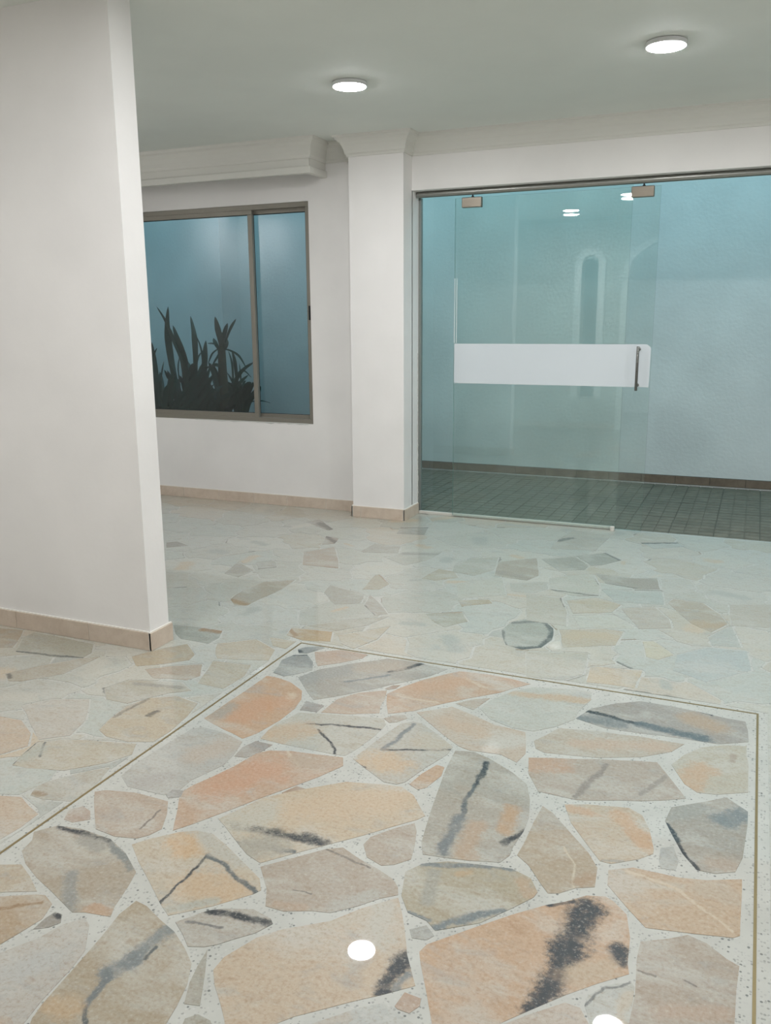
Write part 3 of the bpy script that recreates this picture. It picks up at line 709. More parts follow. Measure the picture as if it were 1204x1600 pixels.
-2172 1816 -2146 1842 -2107 1919 -2166 1992 -2218 2023 -2271 2053 -2346 2049 -2422 2044 -2361 1985 -2298 1929 -2236 1872|198 174 150
-2216 2600 -2134 2658 -2057 2738 -2071 2795 -2122 2841 -2174 2885 -2210 2837 -2246 2789 -2275 2734 -2300 2676|185 168 142
-2078 2530 -2011 2551 -1942 2564 -1920 2618 -1982 2720 -2035 2685 -2089 2653 -2163 2587|185 166 146
-1767 2550 -1761 2617 -1758 2684 -1792 2787 -1877 2779 -1961 2765 -1933 2696 -1911 2625 -1886 2555|188 176 155
-2114 2305 -2017 2306 -1975 2375 -1930 2442 -1868 2488 -1953 2538 -2020 2514 -2089 2498 -2157 2476 -2186 2378|184 175 158|-2102 2459 -1922 2497 14 159 154 143
-2230 2051 -2168 2010 -2108 1967 -2031 2031 -2063 2138 -2115 2212 -2172 2281 -2234 2255 -2296 2230 -2364 2144 -2295 2101|194 184 172
-1870 1693 -1818 1690 -1735 1712 -1724 1779 -1740 1847 -1760 1914 -1815 1862 -1855 1807 -1892 1749|184 176 162|-1866 1701 -1844 1704 11 160 135 105
-2939 2518 -2847 2569 -2879 2624 -2920 2687 -2967 2746 -3023 2738 -3088 2725 -3154 2715 -3099 2667 -3046 2617 -2991 2569|178 160 135
-2309 4173 -2236 4182 -2162 4183 -2090 4190 -2119 4251 -2150 4311 -2183 4371 -2220 4428 -2251 4489 -2289 4546 -2321 4606 -2358 4544 -2397 4483 -2438 4423 -2404 4361 -2374 4298 -2341 4236|182 166 148|-2299 4167 -2091 4185 9 165 130 90
-2272 3409 -2214 3432 -2208 3543 -2200 3602 -2192 3662 -2189 3722 -2197 3811 -2206 3899 -2272 3850 -2340 3803 -2352 3727 -2364 3651 -2359 3568 -2347 3486|176 166 148|-2322 3467 -2214 3432 23 165 135 95
-2401 3203 -2353 3256 -2399 3357 -2457 3316 -2500 3230|168 150 118
-1733 3113 -1673 3127 -1615 3147 -1660 3257 -1761 3245 -1855 3237 -1830 3144|186 158 118|-1850 3209 -1793 3145 12 165 130 90
-1561 3142 -1484 3107 -1461 3177 -1437 3248 -1443 3333 -1448 3418 -1524 3327 -1570 3276 -1620 3230|192 178 155
-1824 3609 -1767 3636 -1715 3671 -1730 3738 -1752 3803 -1843 3843 -1916 3860 -1986 3884 -1975 3820 -1959 3757 -1913 3708 -1872 3655|175 170 158
-1717 3913 -1704 4019 -1746 4065 -1784 4115 -1825 4161 -1839 4134 -1828 4049 -1810 3965 -1799 3880|182 172 152|-1815 4152 -1709 4025 8 165 130 90
-1572 3531 -1526 3576 -1576 3642 -1627 3706 -1675 3761 -1727 3813 -1701 3732 -1682 3649 -1627 3590|178 170 158|-1680 3650 -1577 3536 5 130 125 115
-1648 3276 -1602 3335 -1553 3390 -1530 3462 -1508 3534 -1565 3497 -1621 3459 -1674 3419 -1717 3374 -1760 3330 -1805 3287 -1727 3286|182 175 160
-2517 3829 -2513 3902 -2512 3974 -2571 4011 -2629 4053 -2686 4094 -2670 4014 -2646 3937 -2632 3858|170 164 150
-2425 4079 -2461 4137 -2502 4192 -2582 4111 -2539 4058 -2501 4001|175 172 162|-2501 3997 -2425 4074 9 110 108 100
-1821 3009 -1752 2997 -1752 3091 -1819 3092 -1886 3092|188 174 150
-1959 2796 -1889 2815 -1821 2836 -1752 2857 -1787 2969 -1857 3009 -1929 3047 -1990 2991 -2055 2940 -2028 2884 -1994 2833|190 175 152
-3275 4196 -3227 4245 -3177 4291 -3245 4322 -3311 4353 -3358 4305 -3318 4250|158 152 140
-2969 5323 -3022 5381 -3082 5433 -3134 5493 -3120 5418 -3112 5343 -3040 5332|160 148 135|-3101 5481 -2969 5323 11 90 80 70
-3291 4904 -3276 4966 -3255 5025 -3319 5071 -3380 5122 -3395 5062 -3407 5001 -3349 4952|165 158 145
-1897 4614 -1923 4685 -1942 4758 -2032 4762 -2120 4771 -2122 4698 -2125 4624 -2121 4550 -2047 4573 -1972 4592|178 172 160
-2552 4977 -2536 5022 -2593 5080 -2650 5138 -2703 5200 -2762 5257 -2782 5196 -2798 5135 -2738 5093 -2674 5059 -2613 5017|168 160 148|-2694 5142 -2536 5022 33 110 105 95
-2356 4677 -2371 4744 -2391 4810 -2494 4830 -2467 4762 -2443 4693 -2418 4624|172 160 145|-2479 4817 -2348 4692 17 115 105 95
-899 3395 -823 3370 -754 3422 -731 3529 -740 3603 -757 3675 -817 3761 -892 3759 -950 3688 -961 3626 -966 3562 -947 3505 -925 3449|168 170 160|-894 3373 -750 3408 19 85 92 90|-808 3746 -744 3627 13 95 100 98|-744 3627 -750 3432 15 85 92 90|-964 3564 -899 3395 7 120 122 116|-948 3679 -817 3761 13 120 122 116
-1289 3555 -1214 3503 -1181 3561 -1142 3615 -1177 3673 -1208 3734 -1285 3690 -1359 3642|176 172 155|-1330 3666 -1210 3733 8 165 130 90
-1290 3921 -1224 3974 -1153 4021 -1085 4071 -1109 4143 -1137 4213 -1159 4286 -1185 4357 -1232 4308 -1282 4262 -1328 4213 -1377 4166 -1352 4083 -1319 4003|192 190 178
-1075 4144 -963 4138 -940 4194 -909 4247 -945 4359 -1004 4331 -1060 4297 -1119 4270 -1099 4207|185 182 172
-1470 4360 -1404 4350 -1340 4333 -1301 4408 -1265 4484 -1283 4571 -1301 4657 -1316 4744 -1390 4700 -1466 4662 -1473 4598 -1483 4536 -1497 4474|180 178 165
-1503 4171 -1453 4218 -1406 4268 -1460 4364 -1558 4386 -1569 4317 -1577 4247 -1582 4177|182 172 150
-2095 5067 -2034 5080 -1973 5088 -1913 5100 -1930 5169 -1948 5237 -1962 5306 -2019 5279 -2076 5253 -2132 5227 -2112 5147|165 160 150|-2132 5227 -1960 5301 12 120 115 110
-1233 4376 -1171 4370 -1109 4362 -1047 4355 -1011 4466 -1031 4552 -1057 4637 -1077 4723 -1103 4807 -1167 4755 -1228 4700 -1288 4644 -1273 4578 -1262 4510 -1247 4443|175 164 148|-1234 4456 -1033 4380 36 162 152 138
-1235 3815 -1174 3866 -1110 3913 -1144 3964 -1214 3931 -1280 3892|182 168 142
-1767 4387 -1721 4457 -1680 4531 -1676 4602 -1665 4674 -1662 4746 -1733 4705 -1805 4669 -1879 4635 -1896 4558 -1914 4482 -1840 4434|188 184 172|-1860 4619 -1492 4743 22 164 161 153
-927 4599 -866 4638 -801 4671 -793 4758 -830 4818 -870 4875 -906 4935 -960 4889 -1015 4843 -1071 4800 -1025 4732 -973 4667|165 164 152
-782 4771 -728 4806 -683 4877 -642 4950 -697 5016 -751 5082 -798 5035 -847 4991 -898 4948 -862 4887 -817 4832|162 162 152|-744 5075 -640 4942 14 105 108 102
-902 4245 -837 4213 -770 4184 -711 4211 -650 4232 -663 4321 -675 4410 -699 4474 -723 4539 -742 4605 -804 4562 -868 4522 -903 4468 -940 4415 -918 4331|190 188 176|-944 4413 -910 4249 4 120 120 112|-900 4239 -649 4226 9 120 120 112|-737 4607 -676 4417 4 120 120 112
-650 4456 -574 4443 -498 4427 -436 4440 -376 4458 -389 4521 -398 4585 -411 4648 -521 4604 -592 4606 -662 4613 -733 4616 -704 4564 -675 4511|165 160 148|-648 4439 -498 4427 12 120 118 108|-485 4561 -389 4489 72 161 152 138
-191 3980 -145 3932 -103 3880 -70 3955 -36 4030 -55 4094 -74 4158 -120 4232 -160 4309 -229 4313 -297 4318 -318 4245 -287 4178 -257 4111 -223 4046|178 166 146|-166 3977 -67 3989 51 182 159 126
-716 3912 -661 3940 -604 3965 -549 3995 -537 4062 -524 4129 -588 4161 -655 4190 -717 4139 -780 4089 -759 4030 -737 3971|190 178 155
-645 3726 -568 3752 -495 3785 -418 3810 -442 3864 -490 3913 -536 3964 -593 3935 -653 3911 -710 3878 -677 3802|196 196 186
-668 3460 -600 3493 -536 3534 -467 3567 -466 3627 -461 3687 -460 3748 -546 3753 -606 3723 -666 3692 -728 3665 -705 3598 -690 3528|190 178 158|-642 3621 -524 3669 52 194 176 148
-330 3482 -282 3468 -229 3546 -273 3613 -320 3676 -366 3657 -346 3570|200 192 168
-511 3133 -422 3144 -333 3148 -334 3209 -327 3270 -327 3330 -392 3314 -459 3308 -524 3292 -516 3212|200 182 156
-737 3100 -666 3106 -597 3117 -538 3202 -541 3280 -550 3357 -558 3435 -638 3407 -719 3381 -801 3358 -782 3272 -759 3186|190 184 170
-402 3812 -333 3844 -267 3880 -285 3985 -312 4044 -342 4101 -372 4159 -444 4115 -515 4070 -487 4005 -458 3941 -428 3877|185 176 162
-557 4164 -482 4181 -407 4191 -332 4207 -339 4281 -353 4354 -364 4428 -436 4409 -507 4382 -580 4364 -651 4340 -622 4280 -588 4223|178 184 178
-896 3735 -834 3732 -772 3732 -710 3727 -722 3790 -736 3852 -744 3915 -770 3990 -798 4064 -819 4140 -903 4120 -989 4105 -970 4031 -954 3957 -935 3883 -913 3810|188 182 168|-816 4124 -743 3931 6 120 115 105
-214 3377 -150 3344 -88 3307 -35 3368 16 3431 68 3492 64 3564 55 3635 50 3707 -25 3698 -101 3693 -139 3646 -177 3600 -214 3552 -215 3465|180 186 184
-19 4014 65 4036 150 4051 149 4138 151 4226 148 4314 148 4402 87 4375 24 4353 -37 4327 -32 4249 -32 4170 -22 4093|186 178 164
-365 4445 -303 4383 -254 4457 -202 4529 -224 4612 -251 4693 -318 4667 -385 4639 -375 4575 -370 4510|190 188 178
-87 3722 27 3745 11 3833 -5 3921 -19 4009 -51 3945 -80 3880 -107 3814|180 182 175
-495 5291 -441 5333 -384 5372 -326 5409 -379 5501 -450 5472 -518 5435 -589 5406 -541 5350|182 186 180|-582 5394 -372 5488 14 90 98 92
-1083 5056 -1015 5069 -949 5089 -880 5098 -813 5115 -811 5201 -805 5286 -798 5372 -790 5457 -788 5543 -872 5545 -956 5555 -1040 5556 -1056 5477 -1066 5396 -1079 5317 -1078 5230 -1081 5143|186 180 168|-1068 5267 -1009 5366 18 110 112 105"""
FILLED = """-1205 3117 -1031 3117 -1037 3147 -1001 3201 -1025 3327 -995 3369 -1013 3423 -995 3471 -1067 3477 -1097 3465 -1133 3465 -1145 3483 -1163 3477 -1295 3345 -1319 3309 -1289 3261 -1259 3153
115 3615 127 3615 187 3675 223 3693 301 3711 331 3759 397 3813 415 3855 391 3909 415 3945 367 3915 343 3915 283 3963 205 3945 163 3945 115 3999 67 3999 31 4023 1 4011 -5 3969 37 3747 -83 3717 -77 3705 49 3717 61 3705 61 3657
-3521 2925 -3461 2937 -3437 2967 -3383 2985 -3335 3027 -3299 3015 -3287 3021 -3227 3075 -3185 3069 -3149 3033 -3035 3135 -3053 3147 -3095 3147 -3119 3159 -3143 3219 -3155 3225 -3221 3219 -3251 3231 -3335 3315 -3383 3309 -3443 3327 -3497 3297 -3545 3291 -3611 3243 -3629 3207 -3629 3183 -3599 3141 -3605 3093 -3623 3057 -3623 3021 -3557 2943
-1529 3591 -1469 3627 -1409 3639 -1373 3663 -1337 3663 -1307 3681 -1307 3705 -1265 3741 -1277 3819 -1259 3855 -1283 3891 -1265 3909 -1265 3933 -1289 3921 -1313 3981 -1331 3981 -1385 4017 -1415 4017 -1439 4005 -1487 3945 -1505 3939 -1541 3945 -1565 3933 -1583 3915 -1607 3855 -1649 3825 -1649 3777 -1619 3717
-3035 3147 -2999 3159 -2969 3189 -2915 3201 -2867 3273 -2825 3303 -2813 3327 -2855 3393 -2855 3423 -2903 3465 -2963 3489 -3011 3483 -3023 3513 -3047 3537 -3089 3555 -3119 3555 -3191 3507 -3227 3465 -3269 3447 -3341 3369 -3347 3339 -3359 3327 -3323 3321 -3251 3243 -3221 3231 -3155 3237 -3131 3219 -3119 3177 -3107 3165 -3053 3159
-17 3129 25 3171 109 3177 151 3207 175 3213 181 3261 169 3333 151 3369 151 3477 97 3525 121 3603 73 3639 67 3579 79 3495 -83 3303 -125 3327 -155 3315 -155 3291 -17 3153
-2579 2043 -2531 2055 -2465 2097 -2405 2073 -2339 2121 -2363 2145 -2363 2157 -2303 2235 -2273 2247 -2279 2289 -2261 2319 -2267 2343 -2339 2361 -2453 2355 -2495 2337 -2537 2241 -2591 2193 -2585 2127 -2597 2103 -2597 2061
-311 3273 -263 3291 -239 3291 -215 3273 -185 3273 -167 3291 -167 3321 -149 3339 -215 3375 -215 3561 -113 3687 -167 3675 -227 3705 -281 3711 -299 3699 -311 3675 -221 3549 -275 3465 -335 3483 -371 3663 -449 3627 -455 3573 -467 3561 -467 3513 -431 3465 -443 3399 -431 3375 -377 3333 -329 3339 -317 3327
-2843 2757 -2771 2823 -2741 2871 -2681 2925 -2705 3015 -2705 3063 -2693 3087 -2699 3147 -2681 3195 -2741 3207 -2765 3231 -2771 3279 -2789 3303 -2849 3273 -2909 3189 -2963 3177 -3023 3129 -3023 3111 -2969 3045 -2963 2973 -2891 2901 -2873 2871 -2867 2841 -2879 2793
-2603 2187 -2597 2211 -2549 2247 -2519 2301 -2519 2319 -2537 2301 -2585 2289 -2651 2343 -2567 2487 -2603 2547 -2675 2541 -2807 2457 -2861 2457 -2915 2391 -2945 2361 -2957 2361 -2897 2313 -2861 2301 -2807 2307 -2729 2265 -2681 2223 -2627 2205
-1133 3477 -1013 3489 -1007 3555 -965 3621 -977 3699 -953 3747 -953 3849 -965 3873 -1013 3891 -1049 3921 -1091 3939 -1115 3933 -1103 3915 -1217 3819 -1235 3813 -1253 3843 -1265 3813 -1253 3735 -1295 3699 -1277 3699 -1211 3741 -1193 3723 -1133 3621 -1169 3561 -1127 3519
-1019 3117 -743 3117 -803 3345 -797 3369 -713 3393 -743 3435 -743 3423 -803 3375 -839 3369 -905 3399 -929 3465 -983 3471 -1001 3423 -983 3363 -1013 3321 -989 3195 -1025 3141
-4085 3477 -4019 3495 -3989 3543 -3941 3585 -3923 3615 -3881 3657 -3845 3675 -3845 3723 -3827 3741 -3767 3747 -3767 3765 -3791 3813 -3833 3849 -3833 3873 -3803 3927 -3875 3963 -3959 4053 -3983 4053 -3995 4071 -4019 4071 -4121 4119 -4139 4089 -4127 4041 -4175 3993 -4181 3975 -4181 3933 -4157 3897 -4157 3879 -4205 3825 -4211 3741 -4235 3711 -4265 3693 -4265 3675 -4235 3669 -4187 3621 -4169 3579 -4109 3573 -4085 3549
-2375 3045 -2369 3075 -2243 3087 -2207 3141 -2201 3177 -2243 3213 -2243 3303 -2255 3327 -2279 3351 -2333 3375 -2369 3423 -2417 3429 -2429 3423 -2459 3363 -2471 3315 -2525 3267 -2543 3225 -2561 3207 -2609 3195 -2609 3177 -2591 3153 -2525 3129 -2483 3063
-3617 3261 -3599 3261 -3569 3291 -3605 3363 -3605 3405 -3635 3453 -3635 3519 -3653 3543 -3653 3579 -3683 3651 -3677 3681 -3653 3693 -3701 3741 -3821 3729 -3833 3717 -3833 3669 -3875 3645 -3911 3609 -4013 3483 -4073 3465 -4037 3411 -4037 3387 -4061 3357 -4001 3351 -3935 3291 -3917 3285 -3827 3291 -3785 3303 -3743 3267 -3707 3267 -3671 3291 -3647 3291
-3563 3297 -3503 3309 -3449 3339 -3377 3327 -3359 3345 -3353 3375 -3275 3459 -3233 3477 -3197 3519 -3167 3537 -3191 3555 -3221 3603 -3293 3609 -3347 3687 -3401 3729 -3455 3705 -3485 3735 -3503 3741 -3563 3711 -3599 3705 -3629 3681 -3665 3675 -3671 3651 -3641 3579 -3641 3543 -3623 3519 -3623 3453 -3593 3405 -3593 3363
-2195 3183 -2153 3213 -2111 3189 -2063 3195 -2021 3225 -1997 3267 -1883 3273 -1853 3285 -1955 3465 -1985 3447 -2015 3447 -2069 3477 -2129 3465 -2165 3489 -2201 3489 -2207 3435 -2261 3405 -2273 3405 -2315 3447 -2333 3429 -2357 3423 -2333 3387 -2279 3363 -2243 3327 -2231 3303 -2231 3213
-2699 3207 -2669 3207 -2651 3225 -2615 3207 -2567 3219 -2537 3273 -2483 3321 -2471 3369 -2441 3423 -2477 3447 -2489 3519 -2537 3543 -2585 3585 -2609 3561 -2663 3555 -2735 3513 -2789 3453 -2843 3423 -2843 3393 -2807 3339 -2801 3315 -2789 3315 -2759 3279 -2753 3231 -2741 3219
-1337 3315 -1169 3489 -1145 3495 -1139 3519 -1157 3543 -1175 3549 -1193 3519 -1217 3501 -1271 3537 -1367 3651 -1403 3627 -1463 3615 -1535 3561 -1541 3519 -1511 3543 -1499 3531 -1541 3405 -1529 3381 -1529 3333 -1451 3423 -1439 3411 -1433 3333
-1841 3285 -1823 3285 -1667 3435 -1553 3513 -1553 3543 -1577 3531 -1685 3651 -1721 3771 -1733 3759 -1709 3693 -1709 3669 -1811 3609 -1829 3609 -1871 3657 -1865 3633 -1901 3561 -1907 3507 -1937 3465 -1871 3327
-2081 2937 -2057 2937 -2051 2955 -1937 3051 -1919 3051 -1811 2991 -1787 2997 -1817 3003 -1883 3081 -1877 3099 -1799 3099 -1793 3111 -1805 3135 -1835 3147 -1859 3231 -1847 3249 -1823 3249 -1823 3273 -1937 3255 -1973 3261 -1991 3255 -2009 3219 -2057 3183 -2111 3177 -2147 3201 -2189 3171 -2195 3135 -2231 3087 -2129 3093 -2117 3081 -2081 3009
-2015 3459 -1991 3459 -1967 3477 -1949 3471 -1931 3489 -1913 3531 -1907 3585 -1877 3639 -1883 3657 -1901 3693 -1967 3747 -1979 3753 -2015 3747 -2069 3771 -2099 3801 -2111 3831 -2129 3849 -2147 3849 -2189 3831 -2183 3669 -2201 3501 -2165 3501 -2129 3477 -2069 3489
-3107 2577 -3077 2595 -3071 2619 -3155 2715 -3149 2727 -3125 2727 -3113 2745 -3113 2763 -3149 2793 -3173 2889 -3173 2943 -3149 2973 -3149 3015 -3185 3057 -3221 3063 -3281 3009 -3293 3003 -3341 3009 -3377 2973 -3431 2955 -3449 2931 -3401 2871 -3389 2805 -3341 2763 -3335 2703 -3323 2703 -3251 2631 -3143 2643 -3119 2619
-2255 2619 -2243 2619 -2303 2679 -2261 2775 -2177 2889 -2165 2889 -2135 2859 -2105 2919 -2237 2925 -2291 2961 -2339 3015 -2339 3003 -2363 2979 -2393 2961 -2387 2883 -2453 2811 -2507 2685 -2447 2697 -2405 2643 -2375 2643 -2327 2673
-2483 2787 -2453 2835 -2405 2877 -2399 2889 -2405 2967 -2369 2991 -2351 3009 -2351 3021 -2381 3039 -2483 3051 -2525 3117 -2591 3141 -2615 3165 -2621 3201 -2645 3213 -2669 3189 -2687 3141 -2681 3081 -2693 3057 -2693 3015 -2681 2955 -2669 2931 -2639 2925 -2597 2895 -2549 2835 -2513 2817
1 4593 31 4599 85 4593 103 4599 133 4629 193 4623 235 4659 247 4695 295 4749 253 4743 205 4809 133 4791 103 4845 55 4893 31 4905 -17 4905 -53 4947 -53 4977 -89 4983 -107 4977 -119 4911 -173 4809 -173 4743 -197 4701 -197 4683 -149 4617 -47 4623
-1589 4881 -1499 4893 -1445 4935 -1409 4947 -1361 4995 -1349 5019 -1355 5079 -1307 5121 -1319 5169 -1391 5223 -1457 5223 -1481 5247 -1505 5301 -1577 5307 -1607 5283 -1649 5223 -1751 5139 -1823 5043 -1757 4995 -1703 4929 -1673 4911 -1625 4917
-1649 3951 -1607 3975 -1583 3975 -1553 3951 -1493 3957 -1463 3993 -1451 4035 -1415 4071 -1457 4149 -1463 4185 -1451 4215 -1499 4167 -1583 4179 -1565 4371 -1619 4389 -1643 4389 -1661 4371 -1679 4329 -1721 4287 -1721 4227 -1733 4191 -1769 4137 -1763 4095 -1697 4023 -1697 3993 -1679 3969
-1325 5181 -1295 5211 -1241 5229 -1181 5277 -1163 5277 -1139 5253 -1121 5253 -1085 5277 -1061 5439 -1079 5493 -1163 5565 -1205 5583 -1301 5571 -1343 5517 -1433 5505 -1481 5475 -1535 5463 -1571 5421 -1571 5379 -1583 5349 -1577 5319 -1505 5313 -1457 5235 -1391 5235
-2861 3435 -2843 3435 -2795 3465 -2741 3525 -2669 3567 -2615 3573 -2591 3597 -2633 3615 -2693 3687 -2771 3723 -2789 3741 -2807 3783 -2831 3777 -2879 3741 -2933 3741 -2963 3753 -2999 3735 -3005 3729 -2999 3675 -3053 3645 -3083 3603 -3083 3561 -3047 3549 -3011 3513 -3005 3495 -2963 3501 -2927 3489
-2921 2691 -2897 2697 -2897 2751 -2849 2751 -2891 2793 -2879 2847 -2891 2883 -2975 2973 -2981 3045 -3035 3117 -3143 3021 -3137 2967 -3161 2937 -3161 2889 -3137 2793 -3101 2763 -3107 2733 -2969 2757
61 5151 115 5181 175 5163 265 5205 325 5205 349 5223 421 5223 451 5247 457 5271 505 5325 463 5307 433 5307 229 5463 211 5463 163 5427 133 5427 109 5451 61 5475 19 5445 -17 5445 -77 5481 -113 5445 -131 5391 -89 5349 -77 5289
-2489 2355 -2459 2367 -2345 2373 -2273 2355 -2261 2367 -2255 2409 -2279 2439 -2279 2469 -2249 2529 -2243 2607 -2255 2607 -2327 2661 -2369 2631 -2405 2631 -2447 2685 -2495 2673 -2477 2643 -2471 2601 -2429 2631 -2417 2619 -2423 2433
-1025 4899 -989 4899 -965 4917 -947 4911 -911 4941 -893 4935 -899 4953 -839 5013 -845 5073 -815 5109 -1079 5055 -1085 5259 -1115 5241 -1139 5241 -1163 5265 -1175 5265 -1235 5217 -1289 5199 -1307 5175 -1295 5115 -1343 5073 -1337 5013 -1391 4941 -1343 4935 -1295 4971 -1229 4935 -1175 4941 -1145 4923 -1079 4923
-2057 4773 -2021 4773 -2003 4791 -1961 4803 -1949 4851 -1919 4887 -1913 4947 -1871 5001 -1865 5037 -1907 5097 -2093 5067 -2123 5175 -2159 5169 -2195 5205 -2273 5205 -2279 5169 -2327 5109 -2327 5091 -2309 5043 -2255 4995 -2243 4971 -2243 4905 -2231 4881 -2171 4821 -2123 4803 -2099 4779
-227 4695 -209 4695 -185 4749 -185 4815 -131 4917 -119 4971 -167 4995 -203 5001 -251 5055 -311 5055 -359 5085 -383 5085 -479 5049 -497 5031 -497 5013 -521 4971 -431 4857 -431 4833 -449 4809 -407 4767 -389 4767 -365 4785 -341 4785 -275 4713
-3641 3693 -3605 3717 -3569 3723 -3509 3753 -3485 3747 -3455 3717 -3437 3723 -3401 3747 -3365 3807 -3389 3867 -3419 3903 -3419 3969 -3509 4071 -3557 4053 -3593 4053 -3641 4005 -3755 3969 -3791 3933 -3791 3915 -3821 3867 -3821 3849 -3779 3813 -3755 3753 -3701 3753
-2159 5181 -2129 5187 -2135 5229 -2123 5241 -2027 5283 -2021 5307 -1991 5343 -1991 5367 -2021 5403 -2009 5475 -2093 5601 -2105 5667 -2117 5679 -2129 5685 -2159 5679 -2183 5697 -2333 5697 -2321 5577 -2363 5541 -2363 5523 -2339 5475 -2339 5451 -2369 5409 -2375 5385 -2303 5325 -2291 5241 -2279 5217 -2195 5217
-1685 4365 -1649 4401 -1619 4401 -1583 4383 -1565 4383 -1553 4395 -1529 4389 -1487 4431 -1499 4461 -1499 4503 -1475 4647 -1457 4677 -1397 4713 -1439 4755 -1445 4815 -1499 4881 -1589 4869 -1625 4833 -1601 4761 -1613 4743 -1655 4731 -1661 4665 -1649 4641 -1667 4611 -1667 4551 -1685 4503 -1727 4437 -1715 4389
-167 3687 -89 3705 -107 3753 -101 3783 -113 3819 -29 4005 -11 4011 -23 4017 -29 4155 -41 4173 -71 4167 -29 4023 -95 3879 -197 3981 -263 4125 -329 4155 -353 4143 -275 3987 -257 3891 -269 3873 -317 3843 -311 3825 -251 3759 -233 3717
-3359 3819 -3323 3867 -3299 3867 -3245 3843 -3185 3861 -3125 3909 -3125 3939 -3113 3963 -3029 4047 -3095 4119 -3113 4155 -3161 4137 -3185 4137 -3215 4155 -3275 4143 -3365 4203 -3389 4209 -3413 4197 -3425 4179 -3437 4125 -3503 4077 -3407 3969 -3401 3945 -3407 3903 -3377 3867
-1925 4041 -1865 4053 -1829 4047 -1841 4143 -1823 4167 -1781 4119 -1781 4143 -1745 4197 -1733 4233 -1733 4293 -1685 4347 -1727 4389 -1739 4419 -1751 4395 -1769 4383 -1907 4473 -1919 4485 -1913 4515 -1931 4491 -1931 4467 -1901 4407 -1931 4383 -1967 4377 -1985 4359 -1997 4311 -2039 4275 -2003 4233 -2003 4179
-2441 3435 -2351 3435 -2327 3453 -2327 3465 -2351 3489 -2369 3657 -2345 3807 -2285 3849 -2315 3867 -2333 3867 -2357 3849 -2399 3849 -2447 3891 -2537 3753 -2531 3699 -2579 3651 -2585 3603 -2537 3555 -2477 3519 -2471 3459 -2459 3441
-3815 3939 -3803 3939 -3737 3993 -3647 4017 -3599 4065 -3545 4071 -3467 4113 -3443 4143 -3437 4185 -3425 4197 -3491 4197 -3515 4221 -3539 4275 -3635 4281 -3671 4323 -3713 4317 -3785 4269 -3809 4269 -3839 4305 -3851 4305 -3845 4263 -3911 4197 -3935 4131 -3959 4101 -3953 4071 -3983 4065 -3959 4065 -3875 3975
-1961 3753 -1991 3879 -1985 3891 -1865 3861 -1763 3819 -1733 3777 -1721 3783 -1727 3795 -1721 3813 -1697 3795 -1619 3861 -1595 3921 -1565 3951 -1601 3963 -1649 3939 -1673 3951 -1697 3981 -1715 3909 -1781 3879 -1799 3879 -1823 4029 -1835 4041 -1925 4029 -1955 4005 -1961 3975 -1985 3951 -2045 3945 -2099 3927 -2171 3855 -2129 3861 -2069 3783 -2015 3759 -1979 3765
-3185 4149 -3113 4167 -3095 4239 -3059 4305 -3053 4371 -3011 4413 -3011 4431 -3053 4515 -3053 4551 -3035 4593 -3077 4593 -3149 4545 -3251 4545 -3275 4521 -3323 4521 -3341 4503 -3341 4473 -3317 4413 -3371 4329 -3371 4281 -3353 4257 -3371 4215 -3293 4161 -3263 4155 -3215 4167
-371 3117 -29 3117 -29 3153 -143 3273 -161 3279 -179 3261 -215 3261 -239 3279 -257 3279 -293 3261 -317 3267 -323 3261 -323 3153 -353 3141
-1853 5043 -1829 5055 -1763 5145 -1685 5205 -1631 5277 -1589 5313 -1595 5355 -1583 5385 -1583 5415 -1733 5463 -1769 5487 -1811 5499 -1835 5523 -1889 5481 -1937 5481 -1967 5457 -1997 5451 -2009 5427 -2009 5403 -1973 5355 -2009 5295 -1973 5313 -1949 5295 -1901 5103 -1871 5055
-3011 4587 -2975 4593 -2957 4629 -2933 4647 -2867 4659 -2831 4677 -2789 4677 -2783 4749 -2735 4791 -2735 4827 -2813 4887 -2825 4911 -2831 4971 -2885 4971 -2909 4983 -2945 5055 -2999 5091 -3047 5067 -3071 4959 -3125 4869 -3125 4833 -3095 4803 -3095 4707 -3083 4683 -3035 4647 -3023 4629 -3023 4593
-2711 4335 -2669 4359 -2639 4431 -2561 4443 -2549 4467 -2621 4551 -2657 4563 -2699 4605 -2705 4635 -2729 4665 -2753 4671 -2825 4665 -2861 4647 -2927 4635 -2945 4623 -2969 4581 -3029 4575 -3041 4515 -3005 4437 -2969 4437 -2903 4383 -2867 4383 -2825 4401 -2795 4377 -2777 4341
-47 4299 -41 4329 -29 4341 127 4401 115 4443 133 4473 133 4497 115 4569 103 4587 1 4581 -47 4611 -149 4605 -185 4641 -209 4593 -191 4533 -203 4509 -185 4479 -149 4449 -137 4389
-2165 3879 -2123 3927 -2093 3945 -1991 3963 -1973 3981 -1967 4011 -1937 4035 -1955 4083 -2015 4179 -2015 4233 -2051 4269 -2123 4275 -2081 4191 -2087 4185 -2309 4173 -2321 4191 -2321 4167 -2303 4131 -2213 4047 -2213 3969 -2177 3921
-3005 3747 -2969 3765 -2933 3753 -2885 3753 -2825 3795 -2801 3789 -2807 3831 -2753 3891 -2747 3909 -2771 3939 -2783 3975 -2807 3975 -2837 4011 -2843 4065 -2963 4071 -2993 4041 -3017 4047 -3101 3957 -3113 3933 -3113 3903 -3077 3873 -3071 3819 -3059 3795
-1289 4641 -1289 4653 -1271 4671 -1103 4815 -1091 4803 -1055 4653 -1049 4641 -1037 4641 -995 4689 -1073 4797 -1073 4809 -959 4905 -983 4887 -1025 4887 -1079 4911 -1145 4911 -1175 4929 -1229 4923 -1295 4959 -1337 4923 -1415 4935 -1487 4887 -1481 4869 -1433 4815 -1433 4773 -1409 4731 -1379 4719 -1319 4755 -1307 4743
